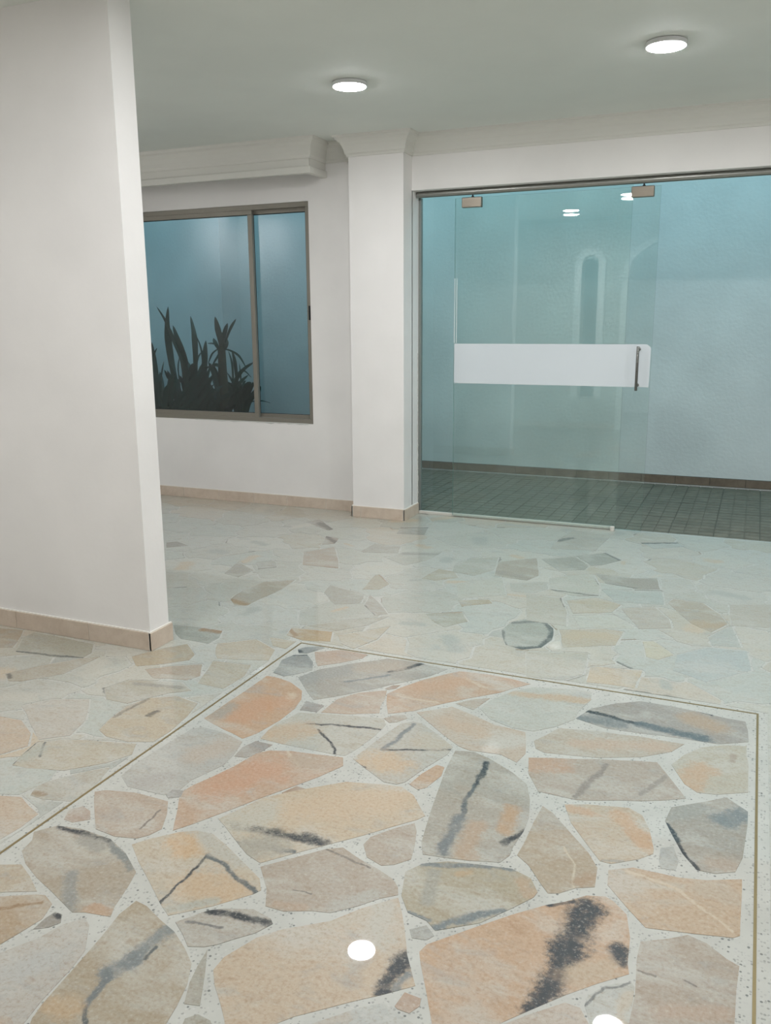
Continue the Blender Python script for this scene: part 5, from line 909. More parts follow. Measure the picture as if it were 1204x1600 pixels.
BEYOND = """871 1953 961 1959 1027 2031 985 2157 985 2193 1015 2217 1003 2265 895 2355 865 2427 793 2403 715 2445 661 2445 553 2517 499 2517 481 2463 505 2409 451 2337 457 2259 499 2175 583 2169 679 2067 751 2043 787 1995
-2975 -369 -2891 -339 -2795 -255 -2657 -213 -2657 -171 -2603 -105 -2567 15 -2639 51 -2735 141 -2885 123 -2963 63 -3059 75 -3149 -3 -3203 -15 -3203 -81 -3299 -135 -3323 -231 -3287 -273 -3209 -261 -3077 -339
-4547 3543 -4505 3555 -4409 3645 -4301 3651 -4433 3759 -4457 3873 -4517 3915 -4529 4005 -4595 4059 -4691 4029 -4769 4053 -4793 4083 -4859 4059 -4925 4083 -4967 3951 -4895 3801 -4901 3729 -4799 3663 -4751 3681 -4703 3669 -4577 3591
-1853 -609 -1793 -585 -1751 -603 -1751 -183 -1943 -183 -2027 -237 -2051 -303 -2105 -357 -2069 -453 -2099 -531 -1979 -579 -1913 -561
1771 207 1789 207 1783 249 1861 459 1843 567 1783 591 1759 663 1687 747 1681 795 1633 837 1567 795 1423 639 1381 543 1429 447 1393 381 1471 315 1537 309
-2087 243 -1991 267 -1919 255 -1775 405 -1751 459 -1751 771 -1787 795 -1817 861 -1907 873 -1955 933 -2051 993 -2177 885 -2207 819 -2255 777 -2321 609 -2267 531 -2243 441 -2111 315
-767 195 -707 213 -665 261 -605 231 -563 231 -479 285 -401 255 -401 315 -329 363 -335 441 -275 507 -521 717 -587 693 -701 693 -701 651 -761 555 -749 495 -791 417 -773 339 -797 279
-3203 -3 -3155 9 -3065 87 -2969 75 -2891 135 -2789 141 -2717 225 -2741 297 -2729 345 -2813 465 -2795 549 -2867 621 -2879 759 -2933 729 -2975 669 -3011 669 -3113 567 -3173 471 -3221 435 -3275 429 -3299 387 -3293 297 -3233 219 -3251 159 -3179 69
-2717 -705 -2531 -615 -2453 -525 -2573 -387 -2645 -225 -2789 -267 -2885 -351 -2963 -375 -2897 -483 -2909 -549 -2849 -663 -2795 -657
2191 -417 2233 -411 2299 -351 2365 -339 2419 -255 2497 -249 2569 -177 2533 -147 2485 -39 2437 -33 2245 135 2095 93 2137 -171 2113 -315 2137 -393
-5141 -255 -5051 -249 -5003 -207 -4955 -201 -4805 -69 -4853 15 -4847 57 -4919 117 -4985 105 -5015 135 -5069 135 -5207 111 -5261 129 -5291 105 -5291 -225 -5219 -195
343 3927 469 3987 469 4023 511 4059 493 4197 523 4245 481 4239 373 4311 331 4281 253 4317 157 4299 157 4053 43 4023 127 4005 163 3957 283 3975
-4991 2439 -4949 2451 -4913 2517 -4823 2541 -4793 2709 -4835 2775 -4811 2847 -4865 2829 -4943 2865 -5057 2847 -5129 2907 -5225 2889 -5291 2949 -5291 2481 -5225 2511 -5147 2469 -5063 2487
-5291 1881 -5255 1929 -5171 1941 -5069 2109 -5003 2169 -5009 2361 -4991 2427 -5063 2475 -5147 2457 -5249 2499 -5291 2469
1501 4893 1573 4941 1639 4935 1753 4983 1747 5007 1801 5079 1801 5133 1861 5181 1867 5265 1909 5301 1903 5367 1873 5403 1789 5385 1735 5421 1657 5385 1555 5415 1465 5367 1441 5313 1345 5295 1297 5211 1165 5169 1309 5085 1381 4983 1459 4965
2593 1053 2593 1533 2491 1557 2329 1707 2281 1641 2155 1551 2143 1509 2167 1431 2125 1353 2239 1197 2305 1203 2419 1137 2497 1155 2521 1107
1045 2271 1141 2313 1225 2277 1333 2319 1381 2283 1351 2385 1387 2457 1351 2529 1297 2511 1243 2559 1183 2571 1093 2655 997 2637 997 2595 937 2517 883 2391 943 2319
-5261 -1167 -4955 -1131 -4889 -1107 -4865 -1071 -4901 -855 -4883 -777 -4997 -597 -5075 -675 -5117 -669 -5291 -777 -5291 -1149
-4319 75 -4247 93 -4229 135 -4247 351 -4211 393 -4241 453 -4289 501 -4415 483 -4457 537 -4553 477 -4613 483 -4631 417 -4577 327 -4559 177 -4457 105 -4403 117
2221 2727 2341 2727 2461 2817 2593 2853 2593 3165 2533 3177 2485 3237 2359 3249 2305 3309 2281 3231 2167 3123 2119 3117 2083 3069 2113 2955 2065 2913 2077 2817 2125 2811
1975 4791 2017 4791 2059 4821 2119 4809 2107 4893 2179 4935 2197 5001 2257 5073 2257 5181 2233 5211 1993 5307 1885 5271 1873 5175 1813 5127 1813 5073 1759 5001 1807 4953 1837 4863 1921 4797
1165 -1107 1387 -1083 1489 -981 1435 -915 1441 -801 1345 -705 1315 -645 1249 -669 1201 -663 1171 -627 1063 -645 961 -819 967 -885 1033 -951 1051 -1053
-2561 -1491 -2411 -1491 -2327 -1419 -2315 -1359 -2231 -1305 -2141 -1173 -2195 -1095 -2201 -1017 -2351 -975 -2447 -1029 -2501 -1023 -2627 -1119 -2639 -1143 -2615 -1227 -2639 -1275 -2591 -1329 -2591 -1413
-2537 -39 -2459 -3 -2387 -33 -2387 9 -2303 39 -2267 129 -2117 273 -2123 315 -2255 441 -2297 549 -2357 501 -2471 489 -2723 285 -2705 219 -2753 159 -2639 63 -2585 45
1057 771 1141 843 1135 921 1189 999 1189 1125 1165 1161 1063 1173 889 1305 847 1227 775 1167 769 1101 733 1065 739 1011 793 945 769 855 847 855 955 783 1021 795
2029 -927 2119 -921 2263 -843 2329 -873 2437 -675 2395 -651 2353 -573 2275 -525 2221 -429 2143 -405 2017 -417 1969 -471 1879 -465 1807 -513 1825 -591 1795 -681 1825 -801 1927 -801 1993 -909
1399 609 1423 663 1543 789 1621 837 1621 909 1657 981 1627 1035 1645 1095 1621 1179 1579 1185 1531 1239 1465 1233 1375 1281 1345 1221 1291 1203 1261 1137 1201 1107 1201 993 1147 915 1153 837 1069 759 1159 687 1207 687
-4457 999 -4373 1077 -4373 1137 -4295 1245 -4307 1299 -4289 1341 -4337 1485 -4481 1515 -4547 1497 -4637 1395 -4655 1365 -4643 1311 -4709 1245 -4721 1197 -4709 1119 -4595 1029 -4487 1035
835 -1491 1243 -1479 1237 -1395 1261 -1323 1219 -1275 1237 -1197 1189 -1119 1021 -1059 991 -1107 781 -1161 703 -1221 703 -1263 757 -1305 775 -1425
2593 4017 2593 4437 2545 4437 2509 4485 2371 4467 2311 4497 2233 4359 2257 4317 2233 4233 2293 4143 2269 4053 2347 4077 2401 4041
-2873 789 -2813 831 -2771 813 -2717 837 -2675 891 -2597 867 -2507 903 -2483 933 -2477 1005 -2435 1047 -2459 1149 -2423 1179 -2423 1215 -2501 1353 -2579 1365 -2657 1443 -2789 1323 -2825 1347 -2813 1305 -2867 1245 -2867 1161 -2927 1107 -2897 1047 -2927 939 -2879 879 -2891 819
-2837 -1149 -2747 -1095 -2651 -1131 -2507 -1011 -2453 -1017 -2369 -969 -2429 -933 -2441 -885 -2501 -843 -2513 -777 -2627 -675 -2717 -717 -2813 -669 -2885 -729 -2951 -735 -2975 -801 -3041 -807 -3107 -849 -3083 -909 -3101 -963 -3089 -1029 -2993 -1095 -2921 -1077
631 3669 703 3711 835 3711 913 3759 967 3747 991 3771 985 4011 1027 4053 925 4167 877 4311 829 4305 793 4335 709 4353 655 4299 595 4293 541 4251 505 4191 529 4065 481 4017 499 3951 559 3909 547 3843 625 3765 613 3693
247 3189 355 3243 403 3315 505 3333 499 3399 565 3459 577 3519 637 3603 601 3693 613 3765 535 3843 541 3921 475 3975 403 3903 427 3855 409 3807 307 3699 193 3663 133 3603 109 3537 163 3477 187 3207
751 5271 829 5313 937 5289 997 5343 949 5385 949 5697 583 5697 595 5607 553 5559 565 5487 529 5331 583 5289 679 5313
-3329 -195 -3305 -117 -3215 -75 -3215 15 -3191 69 -3263 159 -3251 237 -3305 297 -3311 381 -3413 399 -3479 363 -3485 297 -3551 255 -3575 189 -3635 135 -3707 -21 -3671 -75 -3641 -63 -3557 -123 -3485 -117 -3449 -171
-4613 1443 -4553 1509 -4487 1527 -4529 1611 -4583 1653 -4589 1749 -4739 2001 -4835 2031 -4877 2085 -4943 2085 -4997 2157 -5015 2151 -5141 1989 -5153 1941 -5051 1869 -5051 1791 -4961 1677 -4985 1629 -4979 1581 -4949 1557 -4853 1569 -4811 1521 -4685 1497
1087 177 1153 201 1267 177 1279 255 1369 309 1381 399 1417 435 1369 513 1393 603 1135 687 1069 627 1063 543 991 507 967 423 877 375
-4847 69 -4727 135 -4661 129 -4613 177 -4571 177 -4589 327 -4643 417 -4631 477 -4751 459 -4799 501 -4967 387 -5027 387 -5045 249 -4997 177 -5003 129 -4919 129
-4019 -405 -3965 -375 -3809 -369 -3797 -309 -3731 -219 -3743 -171 -3677 -93 -3719 -21 -3689 45 -3749 87 -3821 69 -3923 135 -3971 99 -4055 135 -4121 111 -4223 123 -4247 -21 -4211 -81 -4211 -141 -4151 -189 -4115 -351 -4073 -399
1051 4041 1141 4077 1267 4071 1321 4131 1417 4137 1381 4203 1405 4305 1381 4347 1399 4401 1357 4485 1369 4587 1189 4623 1147 4665 1069 4653 1033 4677 1009 4647 1009 4581 949 4497 883 4317 937 4167
1255 3027 1345 3051 1453 3189 1453 3471 1417 3513 1321 3555 1279 3525 1207 3549 1171 3537 1087 3429 1021 3399 1015 3345 943 3297 943 3147 967 3099 1045 3123 1141 3057 1213 3075
-191 33 -95 39 -47 69 19 39 49 51 49 459 -137 471 -167 501 -233 501 -293 447 -293 357 -365 309 -365 237 -329 237 -293 201 -299 129
-1187 -261 -1151 -261 -1133 -171 -1205 -51 -1169 3 -1211 99 -1181 171 -1235 183 -1307 309 -1337 321 -1457 321 -1571 255 -1673 273 -1673 -105 -1637 -81 -1559 -117 -1409 -141 -1337 -189 -1289 -177
-3821 1269 -3719 1341 -3653 1329 -3617 1371 -3485 1407 -3437 1389 -3329 1455 -3293 1449 -3299 1539 -3251 1599 -3263 1665 -3239 1701 -3299 1743 -3365 1737 -3437 1761 -3515 1719 -3623 1755 -3701 1743 -3737 1773 -3785 1749 -3815 1719 -3857 1581 -3821 1479 -3839 1395 -3797 1341
-2681 1653 -2633 1707 -2447 1785 -2267 1773 -2255 1887 -2423 2043 -2267 2061 -2297 2097 -2327 2115 -2399 2061 -2459 2085 -2561 2037 -2585 1995 -2639 1971 -2669 1911 -2741 1875 -2753 1845 -2675 1719
-1139 165 -1037 201 -989 243 -899 213 -821 261 -833 303 -809 351 -827 423 -785 501 -797 561 -737 657 -737 693 -857 753 -983 639 -1025 639 -1079 579 -1229 495 -1283 327 -1235 219 -1175 207
-4241 465 -4145 519 -4061 489 -3971 549 -3935 543 -3911 567 -3923 675 -3881 729 -3941 807 -4103 813 -4265 855 -4355 921 -4415 825 -4421 729 -4475 699 -4475 627 -4517 549 -4511 531 -4457 549 -4415 495 -4289 513
2581 2325 2593 2841 2443 2793 2347 2715 2293 2721 2281 2673 2299 2613 2275 2583 2311 2409 2341 2361 2425 2337 2521 2373
499 2601 493 2637 559 2691 571 2763 655 2811 685 2865 643 3003 559 3117 565 3171 493 3255 511 3315 439 3315 403 3297 361 3231 265 3177 301 3069 283 2997 337 2913 319 2757 343 2685
-3395 -1251 -3335 -1191 -3221 -1161 -3191 -1107 -3101 -1059 -3113 -957 -3095 -909 -3167 -795 -3233 -765 -3305 -681 -3371 -687 -3419 -633 -3443 -633 -3623 -795 -3665 -969 -3665 -1101 -3593 -1107 -3509 -1185 -3443 -1185
-3929 -1329 -3863 -1293 -3803 -1203 -3671 -1089 -3671 -987 -3719 -951 -3827 -933 -3875 -891 -3947 -903 -4031 -831 -4193 -993 -4265 -1017 -4289 -1065 -4163 -1185 -4115 -1185 -4049 -1287 -3971 -1293
-2999 681 -2879 777 -2903 819 -2891 879 -2939 939 -2909 1023 -2939 1113 -2879 1167 -2879 1251 -2831 1305 -2837 1347 -2969 1305 -3047 1329 -3125 1275 -3191 1305 -3185 1251 -3215 1161 -3275 1101 -3311 1023 -3395 957 -3335 927 -3263 843 -3161 819 -3119 747 -3053 747
-455 -591 -371 -531 -305 -543 -203 -459 -131 -471 -71 -453 -125 -387 -137 -309 -191 -291 -299 -171 -347 -177 -401 -141 -467 -177 -623 -165 -671 -207 -725 -189 -677 -261 -593 -489 -515 -579
1897 3525 2023 3621 1933 3723 1945 3777 1879 3843 1807 4071 1765 4047 1675 4065 1639 4023 1561 4017 1561 3969 1603 3891 1561 3831 1567 3747 1525 3675 1519 3609 1585 3561 1663 3573 1741 3531 1843 3561
637 -441 673 -405 769 -423 823 -387 871 -399 889 -357 949 -333 955 -273 1039 -189 979 -141 973 -69 943 -15 889 -27 835 -3 691 -39 637 -3 649 -93 511 -285
-3875 1161 -3839 1185 -3845 1251 -3809 1317 -3851 1395 -3833 1479 -3869 1551 -3827 1713 -3881 1695 -3971 1731 -4019 1689 -4061 1689 -4127 1725 -4163 1695 -4259 1509 -4325 1491 -4277 1341 -4295 1281 -4241 1281 -4175 1203 -4085 1233 -4037 1191 -3977 1203
-5141 4275 -5099 4329 -5129 4449 -5087 4479 -5117 4671 -5219 4755 -5291 4779 -5291 4311 -5261 4329 -5189 4323
181 123 313 135 343 165 433 153 439 219 517 333 589 411 637 411 571 621 571 699 475 729 397 681 361 609 307 615 217 543 169 555 127 531 127 141
-3869 2847 -3713 2859 -3647 2925 -3575 2943 -3635 3021 -3611 3123 -3641 3183 -3623 3255 -3647 3279 -3743 3255 -3785 3291 -3917 3273 -4001 3339 -4073 3351 -4067 3267 -4037 3219 -4043 3141 -3989 3081 -4001 2955 -3959 2943
1963 105 2017 135 2083 105 2161 117 2203 147 2263 135 2293 159 2287 231 2359 291 2275 459 2197 519 2173 615 2089 525 2035 513 1981 537 1945 495 1873 465 1795 213 1837 183 1849 135 1885 141
-3155 1287 -3053 1341 -2975 1317 -2945 1341 -2825 1359 -2795 1335 -2687 1419 -2675 1455 -2693 1515 -2645 1581 -2699 1659 -2687 1719 -2765 1845 -2825 1827 -2873 1887 -3017 1869 -3113 1809 -3179 1713 -3233 1689 -3251 1659 -3239 1593 -3287 1533 -3269 1455 -3293 1407
-3827 681 -3743 723 -3659 693 -3599 729 -3509 717 -3389 897 -3389 927 -3491 1053 -3557 1059 -3629 1131 -3701 1119 -3767 1185 -3857 1149 -3851 1071 -3899 975 -3875 915 -3929 831 -3929 801 -3869 729 -3887 699
1003 1479 1075 1521 1141 1503 1267 1563 1351 1533 1435 1677 1309 1779 1261 1791 1213 1887 1159 1899 1027 2001 967 1947 895 1947 871 1893 901 1809 895 1653 943 1515 925 1491
-1931 -1491 -1751 -1491 -1751 -1029 -1811 -1083 -1865 -1083 -1889 -1131 -1973 -1197 -1925 -1263 -1955 -1335 -1931 -1395
481 4251 529 4257 589 4305 649 4311 691 4359 649 4419 655 4497 607 4563 541 4599 493 4719 457 4725 403 4779 331 4767 217 4623 139 4617 115 4593 145 4497 127 4425 169 4359 163 4311 253 4329 325 4293 373 4323
1957 1347 2017 1377 2113 1365 2155 1467 2131 1509 2143 1569 2107 1647 2041 1689 2029 1785 1963 1875 1891 1929 1837 1905 1807 1839 1747 1827 1717 1761 1681 1737 1699 1653 1795 1545 1807 1497 1789 1449 1825 1365 1903 1377
-5207 1413 -5111 1425 -5105 1479 -4997 1587 -4973 1677 -5063 1791 -5063 1869 -5159 1935 -5249 1917 -5291 1863 -5291 1419
-725 723 -593 729 -533 753 -509 813 -455 861 -449 897 -491 933 -503 1059 -545 1107 -929 1107 -977 1071 -953 1029 -965 963 -899 903 -887 795 -839 789 -803 747
-1127 -1479 -833 -1479 -791 -1269 -749 -1191 -839 -1203 -893 -1137 -983 -1167 -1055 -1107 -1115 -1119 -1187 -1263 -1175 -1323 -1199 -1359 -1193 -1407
-4733 2007 -4595 2103 -4505 2241 -4505 2385 -4571 2451 -4631 2433 -4721 2493 -4793 2487 -4823 2523 -4895 2511 -4985 2409 -4991 2163 -4943 2097 -4877 2097 -4835 2043
-1619 291 -1541 303 -1463 357 -1319 351 -1295 453 -1259 507 -1325 555 -1391 723 -1451 735 -1499 789 -1583 783 -1673 849 -1673 309
2269 5181 2311 5205 2305 5289 2359 5355 2317 5433 2287 5667 2257 5697 2023 5697 1993 5613 1933 5559 1939 5493 1867 5415 1909 5379 1927 5301 1981 5319 2029 5307 2095 5265 2215 5235
481 -825 565 -753 559 -711 595 -669 571 -579 631 -447 523 -309 457 -303 409 -249 337 -273 229 -237 127 -303 127 -609 199 -687 253 -711 337 -813 439 -807
-1673 -1011 -1583 -1005 -1511 -969 -1433 -993 -1337 -927 -1313 -933 -1277 -855 -1301 -747 -1247 -705 -1259 -663 -1439 -579 -1505 -585 -1559 -501 -1673 -453
691 2871 793 2931 811 2997 949 3105 931 3147 931 3303 973 3345 847 3393 805 3441 745 3447 631 3567 583 3501 577 3453 511 3393 529 3303 505 3255 577 3171 571 3117 667 2979 661 2937
-2825 1839 -2765 1857 -2741 1893 -2669 1929 -2639 1989 -2579 2019 -2609 2061 -2597 2157 -2615 2187 -2807 2295 -2897 2301 -2897 2259 -2945 2223 -2915 2103 -2963 2037 -2927 1965 -2969 1881 -2873 1899
1549 1707 1597 1713 1645 1755 1687 1749 1741 1839 1819 1869 1831 1917 1831 2019 1771 2061 1753 2151 1657 2229 1513 2187 1447 2211 1471 2115 1423 2043 1459 1971 1441 1851
-2729 297 -2477 501 -2363 513 -2309 561 -2333 597 -2315 687 -2381 771 -2441 801 -2465 867 -2501 891 -2591 855 -2669 879 -2711 825 -2765 801 -2807 819 -2873 765 -2849 603 -2783 549 -2801 465 -2717 345
1615 -1371 1645 -1371 1705 -1323 1843 -1185 1969 -1131 2041 -939 1981 -909 1927 -813 1825 -813 1807 -771 1783 -771 1687 -909 1639 -921 1579 -975 1495 -993 1393 -1095 1459 -1209
-4991 771 -4949 801 -4853 771 -4697 939 -4613 969 -4601 1023 -4769 1167 -4895 1137 -4985 1191 -5027 1095 -5111 1029 -5153 1029 -5291 903 -5291 813 -5057 801
127 1455 235 1527 361 1521 391 1605 469 1665 415 1719 403 1857 373 1923 331 1893 127 1881
-3425 -1491 -3005 -1491 -3011 -1449 -2927 -1401 -2861 -1143 -2921 -1089 -2993 -1107 -3083 -1047 -3125 -1101 -3185 -1119 -3215 -1173 -3341 -1215 -3377 -1263 -3365 -1293 -3395 -1353 -3383 -1443
1807 -489 1831 -465 1771 -381 1759 -255 1693 -189 1711 -123 1687 -75 1639 -51 1549 -111 1495 -87 1447 -105 1363 -225 1351 -297 1411 -435 1615 -477 1699 -447
-3929 2391 -3911 2415 -3911 2505 -3827 2565 -3833 2697 -3863 2835 -3959 2931 -4001 2943 -4025 2895 -4139 2853 -4265 2643 -4157 2601 -4115 2541 -4037 2523 -3977 2427
-5279 3855 -4973 3975 -4937 4065 -4943 4107 -5021 4167 -5057 4233 -5129 4245 -5177 4305 -5219 4317 -5291 4293
-5291 3087 -5075 3261 -5045 3369 -5063 3477 -5105 3543 -5183 3555 -5237 3621 -5291 3639
469 -297 499 -285 571 -159 631 -99 625 -3 577 9 439 141 349 153 319 123 205 111 127 129 127 -291 199 -237 253 -225 337 -261 409 -237
-4859 -1059 -4805 -1023 -4673 -1011 -4625 -963 -4505 -975 -4415 -945 -4409 -909 -4457 -843 -4427 -771 -4463 -687 -4457 -609 -4499 -603 -4607 -531 -4721 -603 -4769 -609 -4835 -669 -4913 -693 -4871 -777 -4889 -855
127 543 163 567 211 555 301 627 355 621 385 687 469 741 403 807 397 891 343 933 307 1035 265 1053 175 1023 127 1059
-3533 1731 -3455 1773 -3371 1755 -3395 2013 -3425 2049 -3401 2109 -3419 2175 -3479 2223 -3611 2223 -3635 2199 -3869 2181 -3779 2085 -3797 2001 -3737 1929 -3737 1899 -3773 1869 -3737 1785 -3701 1755 -3623 1767
-1985 -1191 -1901 -1125 -1871 -1071 -1805 -1065 -1751 -1005 -1751 -615 -1787 -597 -1853 -621 -1901 -579 -1979 -591 -2081 -543 -2039 -603 -2105 -879 -2183 -969 -2183 -1095 -2135 -1161 -2087 -1149
2143 -1389 2221 -1347 2299 -1245 2365 -1239 2413 -1179 2485 -1143 2401 -1023 2395 -921 2275 -855 2125 -933 2065 -927 1981 -1101 2035 -1257 2131 -1311
-4889 2841 -4781 2865 -4739 2919 -4673 2949 -4637 3027 -4661 3159 -4709 3207 -4931 3231 -4991 3285 -5057 3291 -5087 3231 -5261 3111 -5291 3063 -5291 2961 -5207 2895 -5129 2919 -5057 2859 -4943 2877
-4409 -609 -4331 -555 -4139 -507 -4139 -477 -4079 -417 -4145 -321 -4169 -177 -4223 -129 -4283 -135 -4475 -261 -4529 -261 -4607 -345 -4577 -411 -4601 -519 -4487 -597
2107 3129 2161 3135 2239 3207 2269 3237 2281 3309 2323 3345 2239 3501 2251 3567 2203 3627 2125 3603 2059 3633 2017 3585 1963 3567 1849 3447 1855 3333 1813 3291 1843 3165 1921 3177 1969 3135 2053 3147
1813 2649 1945 2775 2065 2823 2053 2919 2101 2961 2071 3075 2101 3123 1969 3123 1921 3165 1843 3153 1801 3177 1663 3033 1627 3021 1645 2967 1621 2895 1645 2823 1639 2757 1681 2709
-3977 -1491 -3437 -1491 -3395 -1437 -3407 -1347 -3383 -1275 -3443 -1197 -3509 -1197 -3593 -1119 -3683 -1107 -3857 -1305 -3923 -1341 -3935 -1443
1663 885 1735 915 1813 903 1927 957 1999 921 2083 969 2119 957 2113 1053 2173 1095 2161 1185 2197 1227 2161 1305 2113 1353 2005 1359 1957 1335 1903 1365 1813 1359 1741 1317 1705 1239 1627 1191 1657 1095 1639 1035 1669 981 1633 903
-5291 117 -5267 141 -5189 123 -5021 147 -5009 171 -5057 249 -5039 387 -5111 381 -5159 453 -5231 465 -5291 579
-3233 1707 -3161 1749 -3119 1821 -3023 1881 -2981 1881 -2939 1971 -2975 2043 -2927 2109 -2957 2229 -2909 2265 -2909 2307 -3041 2433 -3197 2265 -3275 2253 -3311 2193 -3407 2175 -3389 2103 -3413 2049 -3383 2013 -3359 1749 -3299 1755
-2465 1293 -2201 1413 -2153 1503 -2093 1527 -2117 1569 -2201 1629 -2207 1683 -2255 1761 -2441 1773 -2627 1695 -2669 1641 -2633 1563 -2681 1509 -2675 1467 -2579 1377 -2501 1365
-4625 -1491 -4523 -1491 -4499 -1473 -4427 -1323 -4355 -1245 -4361 -1191 -4319 -1143 -4301 -1053 -4343 -1047 -4421 -963 -4499 -987 -4619 -975 -4667 -1023 -4799 -1035 -4871 -1101 -4739 -1299 -4721 -1371
-3125 -837 -3029 -789 -2981 -789 -2957 -723 -2855 -693 -2921 -549 -2909 -483 -2981 -375 -3077 -351 -3209 -273 -3275 -291 -3329 -237 -3359 -279 -3335 -369 -3395 -411 -3389 -483 -3431 -549 -3413 -627 -3371 -675 -3305 -669
-4625 3033 -4565 3063 -4481 3045 -4403 3129 -4307 3153 -4127 3273 -4079 3273 -4091 3351 -4049 3411 -4103 3483 -4097 3549 -4169 3567 -4199 3621 -4265 3663 -4295 3639 -4427 3621 -4499 3543 -4583 3501 -4577 3411 -4643 3357 -4631 3297 -4703 3213 -4649 3159
-1241 531 -899 747 -929 807 -935 903 -1001 963 -989 1029 -1007 1011 -1091 1011 -1169 927 -1247 921 -1325 885 -1331 837 -1385 783 -1295 567
175 1035 253 1065 313 1047 337 1107 445 1203 397 1311 403 1377 343 1461 337 1503 307 1515 223 1509 127 1443 127 1071
-1763 783 -1751 1443 -1811 1479 -1913 1461 -1997 1485 -2033 1455 -2015 1365 -2039 1311 -2015 1275 -2015 1215 -2045 999 -1955 945 -1907 885 -1817 873
-4919 -681 -4619 -531 -4589 -435 -4619 -339 -4571 -285 -4637 -249 -4697 -165 -4763 -159 -4799 -81 -4949 -213 -4997 -219 -5039 -255 -5033 -525
-3683 57 -3563 261 -3497 303 -3491 369 -3425 405 -3467 513 -3509 543 -3479 615 -3509 705 -3539 717 -3593 717 -3629 681 -3737 711 -3791 669 -3893 693 -3911 669 -3899 561 -3935 531 -3929 501 -3845 387 -3815 303 -3767 261 -3773 171 -3719 135
1501 2199 1645 2235 1669 2289 1741 2319 1819 2445 1801 2553 1837 2583 1831 2619 1741 2685 1681 2697 1621 2775 1363 2529 1399 2457 1399 2421 1363 2379 1399 2253
2305 3615 2401 3663 2473 3627 2545 3675 2593 3675 2587 4011 2401 4029 2347 4065 2281 4035 2275 3993 2227 3945 2161 3813 2179 3675 2155 3627 2203 3639
-1913 -183 -1751 -171 -1751 435 -1763 399 -1913 243 -1997 243 -1967 189 -1985 63 -1943 -9 -1985 -81 -1985 -123 -1955 -177
-887 -723 -779 -675 -689 -603 -629 -597 -581 -531 -629 -495 -713 -261 -749 -213 -821 -249 -917 -231 -971 -255 -1109 -243 -1133 -327 -1121 -435 -1145 -489 -1121 -585
-4511 2403 -4409 2541 -4343 2565 -4331 2631 -4277 2649 -4271 2673 -4427 2847 -4451 2943 -4505 2973 -4529 3039 -4559 3051 -4643 3009 -4661 2943 -4733 2907 -4823 2799 -4781 2727 -4817 2529 -4793 2499 -4721 2505 -4631 2445 -4571 2463
-2315 -549 -2249 -507 -2207 -513 -2177 -549 -2129 -537 -2081 -453 -2117 -381 -2117 -351 -2081 -321 -2123 -267 -2183 -249 -2267 -165 -2333 -135 -2417 -27 -2453 -15 -2507 -51 -2573 -33 -2591 -111 -2651 -195 -2561 -387 -2465 -507 -2393 -501
-3677 -963 -3635 -789 -3575 -729 -3653 -639 -3671 -573 -3785 -441 -3797 -387 -3959 -387 -3995 -417 -4061 -405 -4127 -501 -4085 -543 -4073 -675 -4025 -771 -4025 -819 -3947 -891 -3875 -879 -3827 -921
-3419 2187 -3317 2205 -3281 2265 -3203 2277 -3065 2445 -3119 2535 -3143 2631 -3251 2619 -3341 2691 -3419 2589 -3479 2589 -3521 2547 -3485 2457 -3509 2373 -3437 2295 -3431 2253 -3455 2211
1969 4275 2119 4371 2167 4341 2221 4365 2299 4503 2311 4593 2269 4605 2155 4731 2125 4731 2089 4809 2023 4779 1933 4791 1921 4743 1813 4665 1807 4611 1735 4551 1801 4449 1789 4413 1837 4323
745 1119 763 1173 835 1233 853 1287 919 1359 889 1467 865 1491 805 1491 757 1563 673 1557 601 1617 511 1605 481 1659 403 1599 379 1521 349 1497 415 1377 409 1311 451 1215 523 1209 559 1173 643 1191
-5291 -1491 -4637 -1491 -4883 -1119 -5123 -1167 -5261 -1179 -5291 -1161
-2057 1467 -1967 1497 -1955 1611 -1985 1653 -1901 1683 -1877 1779 -1901 1833 -2057 1803 -2075 1845 -2159 1779 -2237 1761 -2189 1629 -2087 1551
1159 5181 1291 5223 1339 5307 1447 5337 1447 5487 1363 5571 1339 5697 961 5697 961 5385 1069 5253 1123 5229
-4349 1497 -4271 1515 -4169 1707 -4229 1821 -4211 1899 -4241 2025 -4265 2025 -4325 2109 -4463 2157 -4505 2223 -4583 2097 -4721 1995 -4565 1725 -4571 1653 -4517 1611 -4475 1521
2293 4605 2311 4605 2305 4647 2335 4695 2443 4743 2509 4815 2593 4863 2593 5115 2533 5139 2449 5127 2365 5181 2323 5157 2269 5169 2263 5055 2209 4995 2191 4929 2113 4875 2137 4815 2113 4761
385 2235 445 2259 439 2343 493 2415 469 2499 517 2565 403 2643 319 2667 157 2559 127 2505 127 2433 193 2421 241 2343 319 2337
-683 -1053 -641 -987 -557 -957 -467 -855 -419 -837 -467 -753 -443 -699 -461 -621 -515 -615 -563 -561 -623 -633 -683 -639 -851 -747 -827 -819 -767 -867 -773 -957
-683 -171 -629 -129 -473 -141 -431 -111 -371 -111 -287 -33 -257 51 -335 129 -329 201 -431 219 -473 249 -557 195 -659 225 -701 177 -767 159 -707 51 -737 -15 -689 -99 -701 -165
-4727 1131 -4733 1227 -4661 1305 -4667 1371 -4619 1437 -4685 1485 -4811 1509 -4853 1557 -4949 1545 -4997 1575 -5099 1461 -5087 1335 -5009 1269 -4991 1209 -4907 1155 -4853 1149 -4769 1179
2227 2199 2299 2265 2329 2355 2263 2553 2287 2619 2275 2721 2197 2727 2113 2805 2023 2805 1831 2655 1855 2589 1813 2547 1825 2469 1909 2421 1915 2355 1987 2355 2065 2271 2131 2259
2359 321 2413 357 2479 345 2593 387 2593 783 2497 741 2359 729 2317 687 2215 705 2179 627 2197 543 2287 459 2329 345
